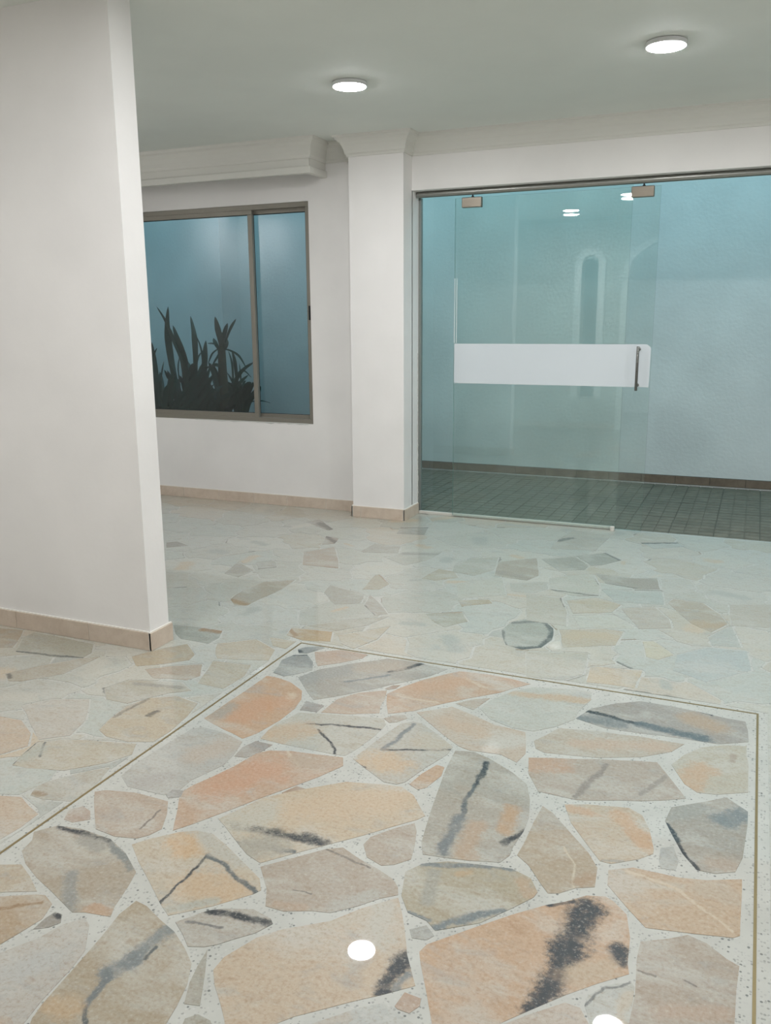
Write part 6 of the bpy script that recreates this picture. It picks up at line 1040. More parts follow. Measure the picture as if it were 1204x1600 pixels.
829 4317 871 4323 937 4503 997 4587 997 4653 1027 4689 985 4767 997 4851 925 4917 829 4893 787 4929 709 4923 661 4875 571 4887 487 4797 427 4767 517 4707 553 4599 649 4533 673 4473 661 4419 691 4377
-4265 2037 -4235 2037 -4157 2115 -4055 2157 -3929 2247 -3947 2331 -3935 2385 -3983 2415 -4037 2511 -4115 2529 -4169 2595 -4301 2637 -4331 2601 -4331 2559 -4403 2529 -4499 2397 -4493 2229 -4463 2169 -4325 2121
2581 3177 2593 3663 2551 3663 2479 3615 2407 3651 2341 3603 2239 3609 2263 3567 2251 3501 2341 3351 2317 3303 2371 3255 2485 3249 2533 3189
1009 2643 1117 2685 1105 2751 1183 2811 1225 2925 1261 2961 1255 3015 1213 3063 1141 3045 1045 3111 991 3081 949 3093 823 2991 799 2919 703 2865 721 2835 811 2799 823 2739 913 2721 979 2649
1339 -297 1351 -219 1423 -111 1261 99 1261 165 1159 189 1057 165 949 3 985 -69 991 -141 1141 -255 1237 -237
1639 -1491 2155 -1491 2155 -1473 2125 -1413 2119 -1311 2053 -1287 1987 -1161 1957 -1149 1849 -1197 1651 -1383 1615 -1383
691 -1209 775 -1149 985 -1095 1015 -1047 1039 -1047 1021 -951 961 -897 949 -825 895 -807 811 -843 763 -795 649 -813 571 -765 505 -831 385 -831 385 -1017 409 -1065 409 -1095 379 -1119 391 -1167 439 -1143 475 -1161 631 -1149
691 -27 829 9 889 -15 931 -3 1027 159 1063 183 871 363 817 351 751 405 595 399 451 213 445 147 577 21 643 9
-797 -1479 -449 -1479 -431 -1449 -449 -1413 -551 -1353 -713 -1203 -755 -1275
1411 3525 1507 3609 1513 3681 1555 3753 1549 3837 1591 3897 1549 3969 1549 4029 1501 4101 1327 4119 1273 4059 1147 4065 1093 4029 1015 4035 997 4005 1003 3771 1141 3627 1207 3591 1237 3537 1321 3567
-185 -1479 49 -1479 49 -975 25 -963 -89 -1017 -173 -993 -173 -1053 -221 -1095 -191 -1203 -227 -1305 -185 -1359
127 -1491 817 -1491 763 -1425 745 -1305 691 -1263 691 -1221 649 -1173 475 -1173 445 -1155 403 -1173 385 -1227 325 -1257 193 -1383 169 -1455
1249 -1491 1627 -1491 1603 -1371 1507 -1281 1363 -1089 1333 -1113 1201 -1119 1249 -1197 1231 -1275 1273 -1323
-23 495 49 495 49 1077 -11 1035 -83 1035 -167 969 -245 975 -299 921 -413 885 -497 765 -479 711 -347 621 -269 537 -167 537 -137 507
127 -1467 157 -1449 181 -1377 319 -1245 379 -1215 367 -1113 397 -1089 373 -1017 373 -831 337 -825 253 -723 127 -627
1651 4563 1729 4563 1765 4587 1795 4617 1801 4671 1915 4761 1915 4791 1819 4869 1795 4953 1765 4971 1645 4923 1567 4923 1525 4881 1519 4833 1465 4791 1465 4707 1381 4599
1363 4599 1453 4713 1453 4797 1507 4839 1513 4881 1459 4953 1381 4971 1309 5073 1171 5145 1165 5109 1099 5055 1087 5001 1003 4923 1015 4809 997 4767 1069 4665 1147 4677 1189 4635
-1451 771 -1421 771 -1361 855 -1373 927 -1343 987 -1367 1041 -1439 1107 -1673 1107 -1673 885 -1583 819 -1499 825
-4061 1701 -4025 1701 -3977 1743 -3869 1707 -3749 1785 -3785 1845 -3749 1929 -3809 2001 -3791 2085 -3929 2235 -4049 2145 -4151 2103 -4229 2025 -4199 1899 -4217 1821 -4175 1725 -4115 1737
2155 1563 2299 1677 2407 1827 2359 1929 2353 1995 2299 2055 2293 2151 2251 2193 2233 2151 2179 2115 2167 2043 1975 1869 2053 1761 2053 1689 2119 1647
-4331 -1041 -4199 -981 -4037 -819 -4031 -789 -4085 -675 -4097 -543 -4127 -513 -4325 -567 -4385 -621 -4439 -615 -4451 -687 -4415 -777 -4445 -843 -4397 -909 -4409 -969
-4751 471 -4559 489 -4517 525 -4529 579 -4487 633 -4487 705 -4433 735 -4427 831 -4367 921 -4385 957 -4445 975 -4487 1023 -4589 1017 -4607 957 -4691 927 -4733 861 -4847 759
253 4755 373 4779 421 4845 421 5133 475 5181 451 5229 409 5205 271 5193 181 5151 103 5163 -41 4977 -35 4935 55 4905 133 4803 205 4821
1459 5379 1549 5427 1657 5397 1729 5433 1789 5397 1849 5415 1927 5499 1921 5565 1981 5619 2011 5697 1351 5697 1375 5571 1459 5487
415 4779 481 4809 565 4899 655 4887 703 4935 787 4941 829 4905 925 4929 985 4881 997 4941 1075 5007 1087 5061 1153 5115 1153 5175 1057 5253 1003 5331 943 5277 835 5301 757 5259 679 5301 583 5277 517 5325 463 5253 487 5175 433 5127 433 4839
1621 3033 1657 3045 1759 3165 1813 3189 1801 3297 1843 3339 1831 3441 1903 3513 1843 3549 1789 3519 1741 3519 1663 3561 1585 3549 1513 3597 1429 3513 1465 3471 1471 3345 1465 3183 1417 3105 1477 3057 1549 3075
2533 -669 2593 -645 2593 -177 2503 -261 2425 -267 2371 -351 2293 -369 2233 -423 2287 -525 2365 -573 2407 -651 2449 -663 2503 -639
-2315 699 -2189 891 -2057 1005 -2045 1041 -2027 1275 -2051 1329 -2027 1395 -2087 1515 -2141 1497 -2195 1401 -2453 1281 -2405 1185 -2447 1143 -2423 1041 -2465 999 -2471 927 -2495 897
-4763 3213 -4715 3219 -4649 3291 -4661 3351 -4589 3417 -4601 3495 -4559 3555 -4727 3669 -4799 3651 -4841 3693 -4889 3705 -4901 3651 -4985 3597 -5003 3525 -5057 3483 -5033 3381 -5057 3303 -4991 3297 -4931 3243 -4793 3237
313 2787 325 2913 271 2997 289 3069 259 3171 169 3201 115 3165 31 3159 -11 3117 127 3105 127 2853 175 2811 277 2823
-5111 393 -4973 399 -4817 507 -4781 507 -4775 543 -4811 579 -4859 759 -4937 789 -4991 759 -5105 795 -5291 795 -5291 591 -5255 549 -5249 495 -5159 465
1423 1689 1507 1737 1507 1767 1429 1851 1447 1971 1411 2013 1411 2049 1459 2121 1435 2217 1333 2307 1231 2265 1189 2271 1165 2301 1075 2259 1009 2277 1027 2211 997 2187 997 2157 1045 2049 1033 2007 1159 1911 1213 1899 1261 1803 1309 1791
1561 4029 1633 4035 1669 4077 1759 4059 1807 4083 1855 4203 1927 4281 1825 4323 1777 4413 1789 4449 1723 4551 1381 4581 1369 4485 1411 4401 1393 4347 1417 4305 1393 4203 1429 4125 1495 4119
-3575 -717 -3419 -615 -3443 -543 -3401 -477 -3407 -405 -3347 -363 -3371 -273 -3335 -201 -3449 -183 -3485 -129 -3575 -129 -3641 -75 -3719 -153 -3725 -243 -3785 -315 -3797 -375 -3773 -441 -3659 -573 -3641 -639
-1247 -633 -1157 -585 -1151 -555 -1181 -507 -1157 -429 -1163 -297 -1289 -213 -1337 -225 -1409 -177 -1559 -153 -1613 -123 -1667 -141 -1673 -417 -1559 -465 -1505 -549 -1439 -543
-2207 -1005 -2183 -939 -2117 -873 -2051 -597 -2105 -537 -2177 -561 -2207 -525 -2243 -519 -2315 -561 -2393 -513 -2429 -519 -2525 -627 -2609 -681 -2501 -777 -2489 -843 -2429 -885 -2411 -939
793 2415 853 2439 877 2427 901 2451 925 2523 985 2601 985 2637 913 2709 823 2727 793 2805 733 2817 691 2853 661 2799 583 2757 571 2685 511 2643 529 2565 511 2529 553 2529 661 2457 715 2457
-3317 393 -3281 441 -3227 447 -3179 483 -3125 573 -3011 681 -3053 735 -3119 735 -3161 807 -3263 831 -3335 915 -3377 927 -3377 891 -3437 819 -3437 777 -3497 723 -3467 615 -3497 543 -3455 513 -3413 411
-3545 2553 -3485 2601 -3425 2601 -3347 2703 -3353 2763 -3401 2805 -3413 2871 -3455 2925 -3521 2913 -3563 2937 -3641 2913 -3689 2853 -3851 2835 -3827 2631 -3767 2589
1843 -465 1963 -459 2011 -405 2101 -405 2131 -381 2101 -315 2125 -201 2119 -93 2095 -45 2107 27 2083 93 2047 117 1963 93 1855 123 1807 81 1795 21 1735 -9 1693 -69 1723 -123 1705 -189 1765 -243 1789 -315 1783 -381
2341 5397 2413 5445 2473 5415 2593 5475 2593 5697 2275 5697 2299 5667 2293 5613
2125 3615 2167 3681 2149 3819 2269 4011 2251 4089 2281 4143 2221 4233 2245 4293 2227 4353 2167 4329 2125 4359 1981 4263 1939 4269 1867 4197 1819 4077 1819 4029 1885 3903 1891 3843 1957 3777 1957 3699 2029 3627 2089 3645
889 1479 931 1515 883 1653 889 1809 859 1875 871 1941 787 1983 751 2031 679 2055 583 2157 505 2157 451 2247 409 2205 433 2127 397 2043 427 1989 385 1923 415 1857 433 1707 511 1617 601 1629 673 1569 757 1575 805 1503 865 1503
145 2145 253 2199 331 2187 373 2241 319 2325 241 2331 193 2409 127 2421 127 2163
-5291 915 -5159 1041 -5117 1041 -5015 1125 -4997 1197 -5009 1239 -5099 1335 -5111 1413 -5291 1401
817 363 955 429 979 513 1051 549 1057 633 1123 699 1021 783 955 771 847 843 751 849 583 699 583 621 649 405 751 417
-5069 3495 -5015 3531 -4997 3603 -4901 3681 -4907 3801 -4979 3963 -5243 3843 -5291 3849 -5291 3651 -5237 3633 -5159 3555 -5117 3567
433 5319 517 5337 553 5493 541 5565 583 5613 571 5697 217 5697 199 5625 253 5535 223 5475
-1055 -219 -977 -219 -953 -195 -827 -213 -737 -159 -725 -99 -773 -15 -743 51 -803 153 -809 225 -893 177 -983 207 -1097 135 -1169 129 -1169 75 -1133 15 -1169 -51 -1097 -159 -1115 -207
2167 -1491 2593 -1491 2593 -1155 2503 -1143 2419 -1191 2371 -1251 2305 -1257 2227 -1359 2137 -1407
2281 699 2311 699 2353 741 2491 753 2593 801 2593 1041 2509 1107 2497 1143 2419 1125 2305 1191 2239 1185 2203 1215 2173 1179 2185 1089 2125 1047 2125 885 2167 825 2179 747 2209 717
-839 -1167 -797 -1149 -743 -1161 -755 -1101 -713 -1065 -815 -945 -803 -867 -863 -819 -899 -747 -983 -693 -1025 -693 -1085 -639 -1139 -615 -1217 -657 -1211 -711 -1265 -753 -1241 -861 -1277 -939 -1157 -1035 -1133 -1089 -1055 -1071 -983 -1131 -893 -1101
-413 -1479 -221 -1479 -221 -1359 -263 -1281 -227 -1197 -257 -1083 -209 -1047 -209 -1011 -269 -999 -335 -915 -389 -903 -413 -873 -461 -891 -551 -993 -635 -1023 -647 -1065 -719 -1107 -707 -1167 -665 -1221 -593 -1257 -551 -1317 -413 -1413 -395 -1449
1297 2523 1381 2553 1633 2805 1609 2859 1633 2931 1615 3027 1549 3063 1477 3045 1399 3093 1351 3039 1267 3015 1273 2955 1237 2919 1195 2805 1117 2745 1135 2691 1099 2661 1183 2583 1243 2571
-4505 -1491 -3989 -1491 -3947 -1437 -3935 -1341 -3971 -1305 -4049 -1299 -4115 -1197 -4163 -1197 -4289 -1077 -4307 -1149 -4349 -1197 -4349 -1263 -4415 -1329 -4469 -1461
-2399 -1491 -1943 -1491 -1943 -1395 -1967 -1353 -1943 -1251 -1991 -1197 -2123 -1167 -2219 -1311 -2303 -1365 -2315 -1425
2557 1545 2593 1545 2593 1917 2467 1839 2419 1845 2347 1725 2413 1629
1213 -657 1303 -627 1339 -651 1375 -633 1363 -561 1417 -483 1411 -447 1333 -303 1237 -249 1141 -267 1093 -213 1051 -201 967 -279 961 -339 895 -369 883 -405 1039 -543 1033 -603 1057 -633 1171 -615
1423 -99 1471 -75 1543 -99 1645 -33 1687 -57 1729 3 1783 27 1795 87 1837 123 1825 183 1537 297 1471 303 1393 369 1381 303 1285 237 1273 99
1579 1197 1675 1227 1705 1299 1813 1371 1777 1449 1795 1503 1783 1545 1753 1599 1693 1641 1687 1707 1657 1743 1585 1695 1495 1725 1447 1677 1393 1563 1387 1473 1423 1353 1393 1287 1465 1245 1519 1257
-5291 -759 -5123 -657 -5081 -663 -5003 -585 -5045 -525 -5051 -261 -5141 -267 -5219 -207 -5291 -237
2437 1851 2593 1929 2593 2313 2521 2361 2431 2325 2341 2349 2311 2259 2257 2223 2305 2151 2311 2055 2365 1995 2377 1911
-119 -981 -53 -969 1 -921 49 -939 49 -495 25 -477 -125 -507 -197 -495 -299 -579 -365 -567 -431 -615 -407 -669 -431 -753 -383 -819 -377 -873 -335 -879 -245 -975 -155 -951
565 711 757 867 781 945 721 1029 721 1071 751 1107 715 1113 643 1179 559 1161 523 1197 451 1191 391 1119 349 1101 319 1017 355 933 409 891 415 807 505 723
-4013 813 -3941 819 -3893 903 -3911 981 -3863 1077 -3869 1149 -3977 1191 -4037 1179 -4085 1221 -4175 1191 -4241 1269 -4277 1257 -4307 1185 -4361 1131 -4367 1059 -4445 987 -4385 969 -4265 867
49 -459 49 9 19 3 -29 33 -89 3 -191 -3 -227 15 -263 -57 -353 -135 -299 -135 -179 -261 -143 -267 -95 -321 -77 -405
2569 -1143 2593 -1143 2593 -663 2533 -681 2485 -651 2431 -699 2425 -753 2341 -885 2407 -921 2413 -1023 2491 -1137 2533 -1125
-1913 1473 -1823 1491 -1943 1599 -1955 1491
1867 477 1939 507 1975 549 2035 525 2083 537 2191 663 2203 711 2161 759 2107 957 2017 909 1933 945 1819 891 1741 903 1699 873 1633 891 1639 849 1693 795 1699 747 1771 663 1795 597 1855 567
127 1893 325 1905 379 1935 415 1995 385 2043 421 2133 397 2187 415 2229 373 2223 337 2175 259 2187 169 2133 127 2151
1201 1119 1249 1143 1285 1215 1345 1239 1405 1341 1375 1473 1387 1545 1327 1521 1273 1551 1147 1491 1081 1509 1033 1467 901 1467 931 1383 907 1299 1099 1167 1165 1173
-1235 -1341 -1211 -1317 -1223 -1257 -1157 -1119 -1205 -1029 -1331 -963 -1427 -1029 -1505 -1005 -1577 -1041 -1643 -1035 -1673 -1053 -1673 -1185 -1583 -1221 -1541 -1269 -1469 -1257 -1373 -1329 -1283 -1305
-1337 915 -1253 957 -1187 957 -1157 993 -1187 981 -1217 1005 -1247 975 -1307 987
-3701 63 -3731 135 -3785 171 -3779 261 -3827 303 -3857 387 -3953 531 -4055 477 -4139 507 -4229 453 -4199 393 -4235 345 -4217 135 -4127 123 -4055 147 -3977 111 -3923 147 -3821 81 -3749 99
-3407 963 -3323 1029 -3287 1107 -3227 1167 -3197 1257 -3203 1311 -3299 1395 -3311 1443 -3431 1377 -3479 1395 -3611 1359 -3647 1317 -3713 1329 -3827 1257 -3827 1179 -3767 1197 -3701 1131 -3629 1143 -3557 1071 -3491 1065
985 3345 1003 3351 1009 3405 1081 3441 1117 3501 1201 3567 1033 3741 1009 3759 973 3735 919 3747 841 3699 709 3699 637 3657 637 3573 745 3459 805 3453 847 3405 931 3387
-4259 2667 -4151 2859 -4031 2907 -4013 2937 -4001 3081 -4055 3141 -4049 3219 -4073 3261 -4169 3237 -4301 3141 -4397 3117 -4475 3033 -4517 3033 -4499 2985 -4439 2943 -4415 2847
2569 5127 2593 5127 2593 5463 2479 5403 2419 5433 2389 5421 2353 5385 2365 5337 2317 5283 2323 5199 2287 5175 2365 5193 2449 5139 2533 5151
127 2529 151 2571 337 2679 307 2781 277 2811 175 2799 127 2841
-2993 -1491 -2573 -1491 -2603 -1413 -2603 -1329 -2651 -1275 -2627 -1221 -2645 -1149 -2741 -1107 -2825 -1161 -2855 -1155 -2867 -1269 -2915 -1407 -2999 -1455
-4565 -279 -4319 -159 -4277 -117 -4223 -111 -4259 -21 -4247 81 -4319 63 -4403 105 -4457 93 -4499 135 -4589 171 -4655 117 -4721 123 -4835 57 -4841 15 -4769 -141 -4697 -153 -4613 -255
-4883 4071 -4823 4101 -4811 4179 -4775 4233 -4793 4299 -4757 4377 -4739 4521 -4931 4611 -5099 4617 -5069 4485 -5117 4443 -5087 4323 -5129 4257 -5057 4245 -5009 4167
1501 -975 1573 -963 1633 -909 1681 -897 1747 -789 1801 -753 1783 -681 1813 -585 1801 -495 1699 -459 1615 -489 1471 -447 1423 -453 1429 -489 1375 -567 1387 -639 1345 -669 1453 -801 1447 -915
-3881 2193 -3641 2211 -3617 2235 -3467 2229 -3443 2277 -3467 2331 -3521 2373 -3497 2457 -3527 2535 -3767 2577 -3815 2619 -3815 2559 -3899 2499 -3899 2409 -3935 2343 -3917 2229
811 -831 889 -795 961 -801 1051 -645 1021 -603 1027 -543 877 -411 829 -399 775 -435 679 -417 583 -585 607 -675 571 -741 649 -801 739 -777
2575 -165 2593 -165 2593 369 2485 333 2395 333 2299 225 2305 153 2275 129 2305 81 2359 57 2437 -21 2485 -27 2545 -147
1969 1881 2155 2049 2167 2121 2221 2157 2227 2187 2131 2247 2065 2259 1987 2343 1915 2343 1897 2421 1837 2445 1753 2313 1675 2277 1657 2241 1765 2151 1783 2061 1843 2019 1843 1923 1891 1941
2557 4443 2593 4455 2593 4851 2449 4731 2341 4683 2317 4641 2329 4587 2311 4509 2371 4479 2509 4497
-1673 -1479 -1169 -1479 -1235 -1377 -1283 -1341 -1373 -1365 -1469 -1293 -1541 -1305 -1595 -1251 -1667 -1221
-2075 -315 -2039 -231 -1967 -183 -1997 -75 -1955 -9 -1997 63 -1979 189 -2009 249 -2087 231 -2123 255 -2255 123 -2285 39 -2369 9 -2381 -15 -2333 -123 -2267 -153 -2183 -237 -2123 -255
-437 921 -329 945 -233 1017 -173 1005 -89 1071 -17 1071 25 1107 -509 1107 -455 1035 -455 933"""
def nums(s): return [int(x) / 1000 for x in s.split()]
rnd = random.Random(3)
def add_stone(pts, tone, marks, k=0.80):
    cx = sum(p[0] for p in pts) / len(pts); cy = sum(p[1] for p in pts) / len(pts)
    n = len(pts); h = rnd.uniform(0.0006, 0.0011)
    v = [(x - cx, y - cy, h) for x, y in pts] + [(x - cx, y - cy, -0.004) for x, y in pts]
    tri = tessellate_polygon([[Vector((a[0], a[1], 0)) for a in v[:n]]])
    f = []
    for t in tri:
        a, b_, c_ = (Vector(v[i]) for i in t)
        f.append(tuple(t) if (b_ - a).cross(c_ - a).z > 0 else tuple(reversed(t)))
    f += [(i, i + n, (i + 1) % n + n, (i + 1) % n) for i in range(n)]
    o = mesh_obj('stone', v, f, MAT['veined'] if marks else MAT['stone'], floor)
    o.location = (cx, cy, 0)
    o['tone'] = [float(c) for c in stone_lin(tone, k)]
    for i, (x1, y1, x2, y2, w, col) in enumerate(marks[:NFEAT]):
        o['mark_%d' % i] = [x1 - cx, y1 - cy, x2 - cx, y2 - cy]
        o['ink_%d' % i] = [float(c) for c in stone_lin(col, k)] + [w]
    return o
for line in TRACED.strip().split('\n'):
    a = line.split('|')
    q = nums(a[0]); pts = list(zip(q[0::2], q[1::2]))
    tone = tuple(int(x) for x in a[1].split())
    marks = []
    for s in a[2:]:
        t = s.split(); w = [int(x) for x in t]
        marks.append((w[0] / 1000, w[1] / 1000, w[2] / 1000, w[3] / 1000, w[4] / 1000, (w[5], w[6], w[7])))
    inlaid = -1.724 < pts[0][0] < 0.094 and pts[0][1] < 3.085
    add_stone(pts, tone, marks, 0.80 if inlaid else 0.86)
TONES = [(194, 188, 176), (190, 188, 178), (194, 192, 182), (186, 188, 181), (196, 184, 168), (190, 187, 178), (184, 182, 172), (198, 195, 186), (188, 180, 164), (192, 191, 184)]
for line in FILLED.strip().split('\n'):
    q = nums(line); pts = list(zip(q[0::2], q[1::2]))
    tone = rnd.choice(TONES); marks = []
    if rnd.random() < 0.4:
        k = rnd.randrange(len(pts)); p, p2 = pts[k], pts[(k + 1) % len(pts)]
        marks.append((p[0], p[1], p2[0], p2[1], rnd.uniform(0.004, 0.009), rnd.choice([(118, 120, 112), (135, 132, 120), (150, 132, 105)])))
    if rnd.random() < 0.4:
        cx = sum(p[0] for p in pts) / len(pts); cy = sum(p[1] for p in pts) / len(pts)
        an = rnd.uniform(0, 6.28); l = rnd.uniform(0.02, 0.08)
        marks.append((cx - l * math.cos(an), cy - l * math.sin(an), cx + l * math.cos(an), cy + l * math.sin(an), rnd.uniform(0.01, 0.05), rnd.choice([(198, 192, 180), (172, 172, 165), (198, 178, 152)])))
    add_stone(pts, tone, marks, 0.90)
v, f, cols = [], [], []
for line in BEYOND.strip().split('\n'):
    q = nums(line); pts = list(zip(q[0::2], q[1::2])); n = len(pts); b0 = len(v)
    v += [(x, y, 0.0008) for x, y in pts]
    tone = stone_lin(rnd.choice(TONES), 0.90)
    tri = tessellate_polygon([[Vector((a[0], a[1], 0)) for a in pts]])
    for t in tri:
        a, b_, c_ = (Vector(v[b0 + i]) for i in t)
        f.append(tuple(b0 + i for i in (t if (b_ - a).cross(c_ - a).z > 0 else reversed(t))))
    v += [(x, y, -0.003) for x, y in pts]
    f += [(b0 + i, b0 + i + n, b0 + (i + 1) % n + n, b0 + (i + 1) % n) for i in range(n)]
    cols += [tone] * (2 * n)
o = mesh_obj('paving', v, f, MAT['beyond'], floor)
ca = o.data.color_attributes.new('tone', 'FLOAT_COLOR', 'POINT')
ca.data.foreach_set('color', [x for c in cols for x in (*c, 1.0)])
o['kind'] = 'stuff'
# brass strips framing the inlaid panel
bx0, bx1, by1 = -1.724, 0.094, 3.085
for a in ((bx0 - 0.0035, bx0 + 0.0035, yF, by1 + 0.0035), (bx1 - 0.0035, bx1 + 0.0035, yF, by1 + 0.0035), (bx0 + 0.0035, bx1 - 0.0035, by1 - 0.0035, by1 + 0.0035)):
    MB().box(*a, -0.004, 0.0012).build('brass_strip', MAT['brass'], floor)

# ---------------------------------------------------------------- patio
PZ = -0.014
pf = MB().box(-5.05, 3.0, 5.735, 7.62, -0.08, PZ - 0.004).build('patio_floor', MAT['mortar'])
tag(pf, 'grey ribbed tile floor of the patio behind the glass', 'patio floor', kind='structure')
mb = MB(); s = 0.278; g = 0.0015; gr = 0.007
mb.box(g, s - g, g, s - g, -0.006, -0.0035)
q = (s - 2 * g) / 3
for i in range(3):
    for j in range(3):
        mb.box(g + i * q + gr / 2, g + (i + 1) * q - gr / 2, g + j * q + gr / 2, g + (j + 1) * q - gr / 2, -0.0035, 0.0)
t0 = mb.build('tile', MAT['patio_tile'], pf)
first = True
for i in range(-17, 13):
    for j in range(7):
        x, y = -0.46 + s * i, 5.737 + s * j
        if x < -5.05 or x > 2.7 or y + s > 7.70: continue
        if x < -3.9 and y > 5.85: continue
        c = t0 if first else t0.copy()
        if not first: COL.objects.link(c)
        first = False
        c.location = (x, y, PZ + rnd.uniform(-0.0006, 0.0006))
PH = 3.5
wp = MB().box(-5.2, 3.15, 7.6, 7.76, -0.08, PH).build('wall_patio', MAT['patio_wall'])
tag(wp, 'plain painted patio wall across the back behind the glass door', 'wall', kind='structure')
o = MB().box(-5.2, -5.05, 5.735, 7.6, -0.08, PH).build('wall_patio_left', MAT['patio_wall']); tag(o, 'plain painted patio wall behind the plants', 'wall', kind='structure')
o = MB().box(3.0, 3.15, 5.735, 7.6, -0.08, PH).build('wall_patio_right', MAT['patio_wall']); tag(o, 'plain painted patio wall on the right outside the picture', 'wall', kind='structure')
o = MB().box(xL - T, 3.15, 5.735, 5.9, CEIL + 0.2, PH).box(xR, 3.0, 5.72, 5.735, -0.08, CEIL).build('wall_upper', MAT['patio_wall']); tag(o, 'upper house wall above the ceiling facing the patio', 'wall', kind='structure')
skirt('baseboard_patio', 'brown skirting tiles along the patio wall', [((3.0, 7.6), (-3.9, 7.6), (0, -1), every(6.9, s, 0.24))], MAT['patio_skirt'], 0.066, MAT['mortar'], MAT['mortar'])
o = MB().bev(-2.98, -2.86, 7.594, 7.602, 0.40, 0.47, 0.003).build('socket_plate', MAT['patio_wall'])
tag(o, 'small blank cover plate low on the patio wall, left behind the glass', 'cover plate')

# planter with strap-leaved plants behind the window
pb = MB().box(-5.045, -3.95, 5.95, 6.03, PZ - 0.006, 0.44).box(-4.03, -3.95, 6.03, 7.58, PZ - 0.006, 0.44).build('planter_box', MAT['patio_wall'])
tag(pb, 'low painted planter box in the patio corner behind the window', 'planter')
MB().box(-5.045, -4.03, 6.03, 7.58, 0.2, 0.40).build('soil', MAT['soil'], pb)
PLANTS = {
    'A': [(29, [-4867, 6210, 1204, -4836, 6191, 1058, -4768, 6129, 890, -4750, 6105, 682]), (16, [-4755, 6135, 1155, -4845, 6197, 1070, -4807, 6158, 875, -4726, 6091, 659]), (10, [-4681, 6120, 1044, -4692, 6092, 930, -4710, 6090, 758]), (27, [-4878, 6179, 1144, -4886, 6210, 970, -4823, 6158, 675])],
    'B': [(44, [-4776, 6349, 1503, -4791, 6339, 1300, -4783, 6355, 1052, -4680, 6267, 821, -4652, 6242, 623]), (19, [-4856, 6294, 1503, -4781, 6313, 1374, -4708, 6310, 1202, -4606, 6268, 1020, -4636, 6325, 742]), (23, [-4803, 6278, 961, -4819, 6356, 888, -4715, 6295, 843, -4662, 6247, 647]), (8, [-4609, 6240, 1070, -4628, 6242, 972, -4620, 6247, 823])],
    'C': [(45, [-4798, 6430, 1343, -4685, 6342, 1202, -4692, 6438, 1012, -4679, 6456, 833, -4694, 6456, 602]), (15, [-4849, 6459, 1318, -4728, 6367, 1189, -4684, 6396, 1026, -4698, 6459, 807]), (28, [-4676, 6460, 1023, -4644, 6439, 937, -4658, 6439, 733]), (17, [-4578, 6383, 865, -4684, 6460, 909, -4711, 6448, 731])],
    'D': [(37, [-4755, 6639, 1424, -4677, 6569, 1273, -4657, 6548, 1109, -4667, 6548, 956, -4703, 6557, 618]), (42, [-4616, 6660, 1208, -4633, 6655, 1067, -4645, 6652, 899, -4663, 6623, 614]), (11, [-4636, 6542, 1254, -4626, 6594, 1133, -4640, 6623, 978, -4651, 6594, 721]), (15, [-4630, 6609, 1107, -4633, 6541, 1046, -4670, 6548, 905, -4717, 6569, 643]), (18, [-4504, 6571, 983, -4640, 6655, 951, -4645, 6541, 854, -4667, 6540, 621]), (22, [-4667, 6548, 956, -4725, 6583, 798, -4655, 6555, 607])],
    'E': [(39, [-4560, 6740, 1417, -4554, 6765, 1309, -4568, 6822, 1192, -4573, 6846, 1113]), (34, [-4478, 6816, 1359, -4551, 6860, 1256, -4573, 6842, 1126]), (18, [-4357, 6770, 1396, -4429, 6773, 1302, -4565, 6859, 1139]), (30, [-4595, 6749, 1226, -4565, 6746, 1168, -4574, 6827, 1101]), (11, [-4731, 6850, 1175, -4586, 6743, 1174, -4573, 6827, 1120]), (14, [-4727, 6841, 994, -4618, 6759, 1090, -4571, 6822, 1140]), (16, [-4624, 6759, 985, -4570, 6754, 1051, -4573, 6835, 1127]), (14, [-4291, 6803, 955, -4381, 6833, 1063, -4439, 6773, 1116, -4572, 6849, 1126]), (34, [-4531, 6851, 1230, -4521, 6842, 1166, -4569, 6857, 1100]), (20, [-4564, 6835, 1282, -4561, 6859, 1204, -4573, 6846, 1120]), (25, [-4713, 6828, 955, -4576, 6746, 987, -4582, 6846, 942])],
    'F': [(28, [-4495, 6894, 1112, -4475, 6902, 1007, -4484, 6940, 833, -4498, 7003, 571]), (19, [-4572, 6951, 1103, -4501, 6894, 994, -4493, 6891, 809, -4496, 6926, 579]), (16, [-4295, 6890, 866, -4420, 6982, 918, -4484, 6983, 910, -4493, 6891, 809, -4522, 6894, 594]), (14, [-4480, 6983, 990, -4483, 7003, 883, -4486, 7008, 721, -4487, 7010, 558]), (9, [-4104, 6900, 637, -4253, 6995, 645, -4295, 6911, 646, -4418, 6968, 618, -4501, 6983, 573]), (9, [-4273, 7008, 726, -4279, 7010, 779, -4296, 6968, 702, -4403, 6953, 579]), (23, [-4618, 6980, 902, -4509, 6894, 835, -4494, 6983, 722, -4487, 7010, 558]), (28, [-4395, 6953, 740, -4459, 7002, 695, -4487, 7010, 558])],
}
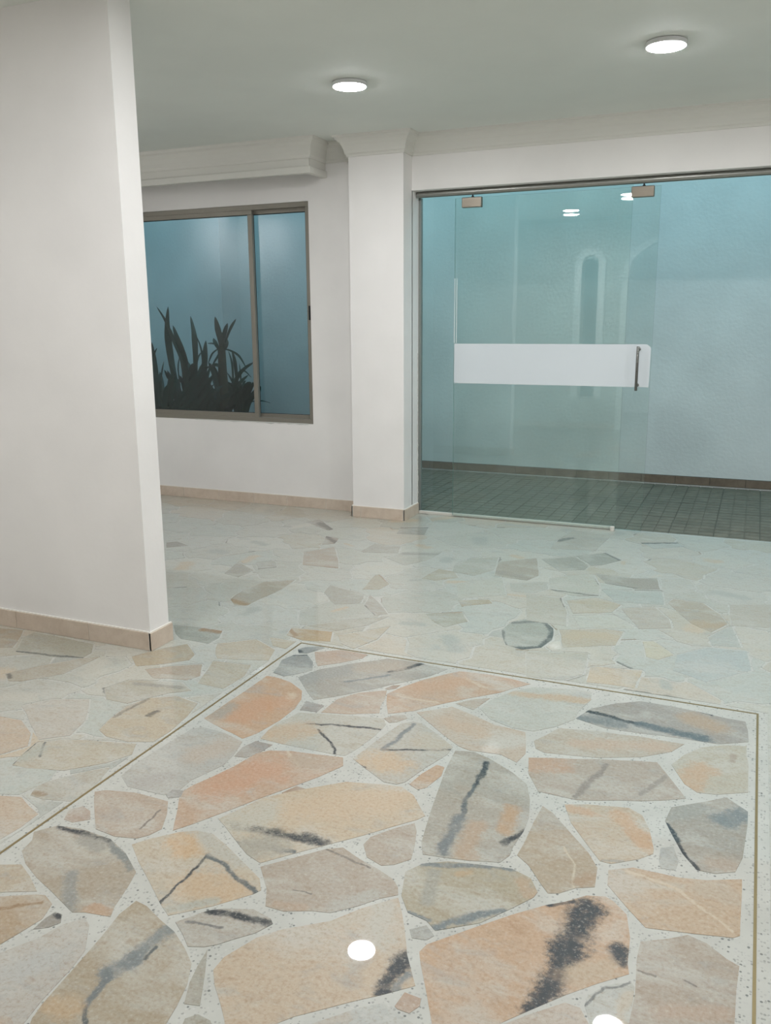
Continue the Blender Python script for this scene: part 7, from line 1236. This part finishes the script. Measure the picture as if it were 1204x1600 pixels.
def leaf(pts, w, parent, loc):
    """folded strap leaf along a smoothed spine, widest above the middle, pointed tip first"""
    P = [Vector(p) - Vector(loc) for p in pts]
    S = []
    for i in range(len(P) - 1):
        a, b_ = P[i], P[i + 1]; a0 = P[i - 1] if i else a; b1 = P[i + 2] if i + 2 < len(P) else b_
        for k in range(4):
            t = k / 4
            S.append(0.5 * ((2 * a) + (b_ - a0) * t + (2 * a0 - 5 * a + 4 * b_ - b1) * t * t + (3 * a - a0 - 3 * b_ + b1) * t ** 3))
    S.append(P[-1]); n = len(S)
    v, f = [], []
    ang = rnd.uniform(-0.6, 0.6)
    for i, s_ in enumerate(S):
        t = i / (n - 1)
        ww = w * 0.5 * (min(1, (t / 0.32)) ** 0.75) * (1 - 0.45 * max(0, t - 0.4) / 0.6) + 0.0008
        d = (S[min(i + 1, n - 1)] - S[max(i - 1, 0)]).normalized()
        view = Vector((-s_ - Vector(loc))[:2] + (0.0,)); view.normalize()
        side = d.cross(view)
        side = side.normalized() if side.length > 1e-4 else Vector((1, 0, 0))
        nrm = side.cross(d).normalized()
        sd = (side * math.cos(ang) + nrm * math.sin(ang)).normalized(); nn_ = sd.cross(d).normalized()
        v += [s_ - sd * ww, s_ + nn_ * ww * 0.3, s_ + sd * ww]
        if i:
            b0 = 3 * i
            f += [(b0 - 3, b0 - 2, b0 + 1, b0), (b0 - 2, b0 - 1, b0 + 2, b0 + 1)]
    o = mesh_obj('leaf', v, f, MAT['leaf'], parent, smooth=True)
    return o
plabels = {'A': 'strap-leaved plant half hidden by the partition edge, leftmost behind the window',
           'B': 'tallest strap-leaved plant, second from the left behind the window',
           'C': 'strap-leaved plant with one broad leaning leaf, third from the left behind the window',
           'D': 'strap-leaved plant with a narrow upright blade in the middle of the planter',
           'E': 'plant with a thick stem and a spiky leaf rosette on top behind the window',
           'F': 'low plant with arching leaves next to the window mullion'}
ground = {'A': (-4.72, 6.12), 'B': (-4.66, 6.27), 'C': (-4.69, 6.45), 'D': (-4.66, 6.58), 'E': (-4.56, 6.82), 'F': (-4.48, 6.97)}
for k, leaves in PLANTS.items():
    gx, gy = ground[k]; loc = (gx, gy, 0.40)
    root = empty('strap_leaf_plant', loc)
    tag(root, plabels[k], 'plant', 'plants in the patio planter')
    for w, q in leaves:
        pts = [(q[i] / 1000, q[i + 1] / 1000, q[i + 2] / 1000) for i in range(0, len(q), 3)]
        leaf(pts, w / 1000 * (1.15 if k == 'F' else 1.35), root, loc)
    for _ in range(26 if k != 'E' else 20):
        an = rnd.uniform(0, 6.28); ln = rnd.uniform(0.12, 0.36); up_ = rnd.uniform(0.22, 0.62)
        if math.cos(an) < 0: ln = min(ln, 0.28)
        if k == 'F': ln = min(ln, 0.17); up_ = min(up_, 0.42)
        e = Vector((gx + math.cos(an) * ln, gy + math.sin(an) * ln * 0.8, 0.40 + up_))
        m_ = Vector((gx + math.cos(an) * ln * 0.45, gy + math.sin(an) * ln * 0.4, 0.40 + up_ * rnd.uniform(0.55, 0.85)))
        leaf([tuple(e), tuple(m_), (gx + math.cos(an) * 0.03, gy + math.sin(an) * 0.03, 0.40)], rnd.uniform(0.025, 0.055), root, loc)
    MB().lathe((0, 0, -0.01), (0, 0, 1), [(0.03, 0), (0.035, 0.05), (0.028, 0.2), (0.02, 0.3)] if k != 'E' else [(0.05, 0), (0.06, 0.12), (0.05, 0.35), (0.04, 0.55), (0.035, 0.74), (0.015, 0.77)], 12).build('stem', MAT['stem'], root, True)
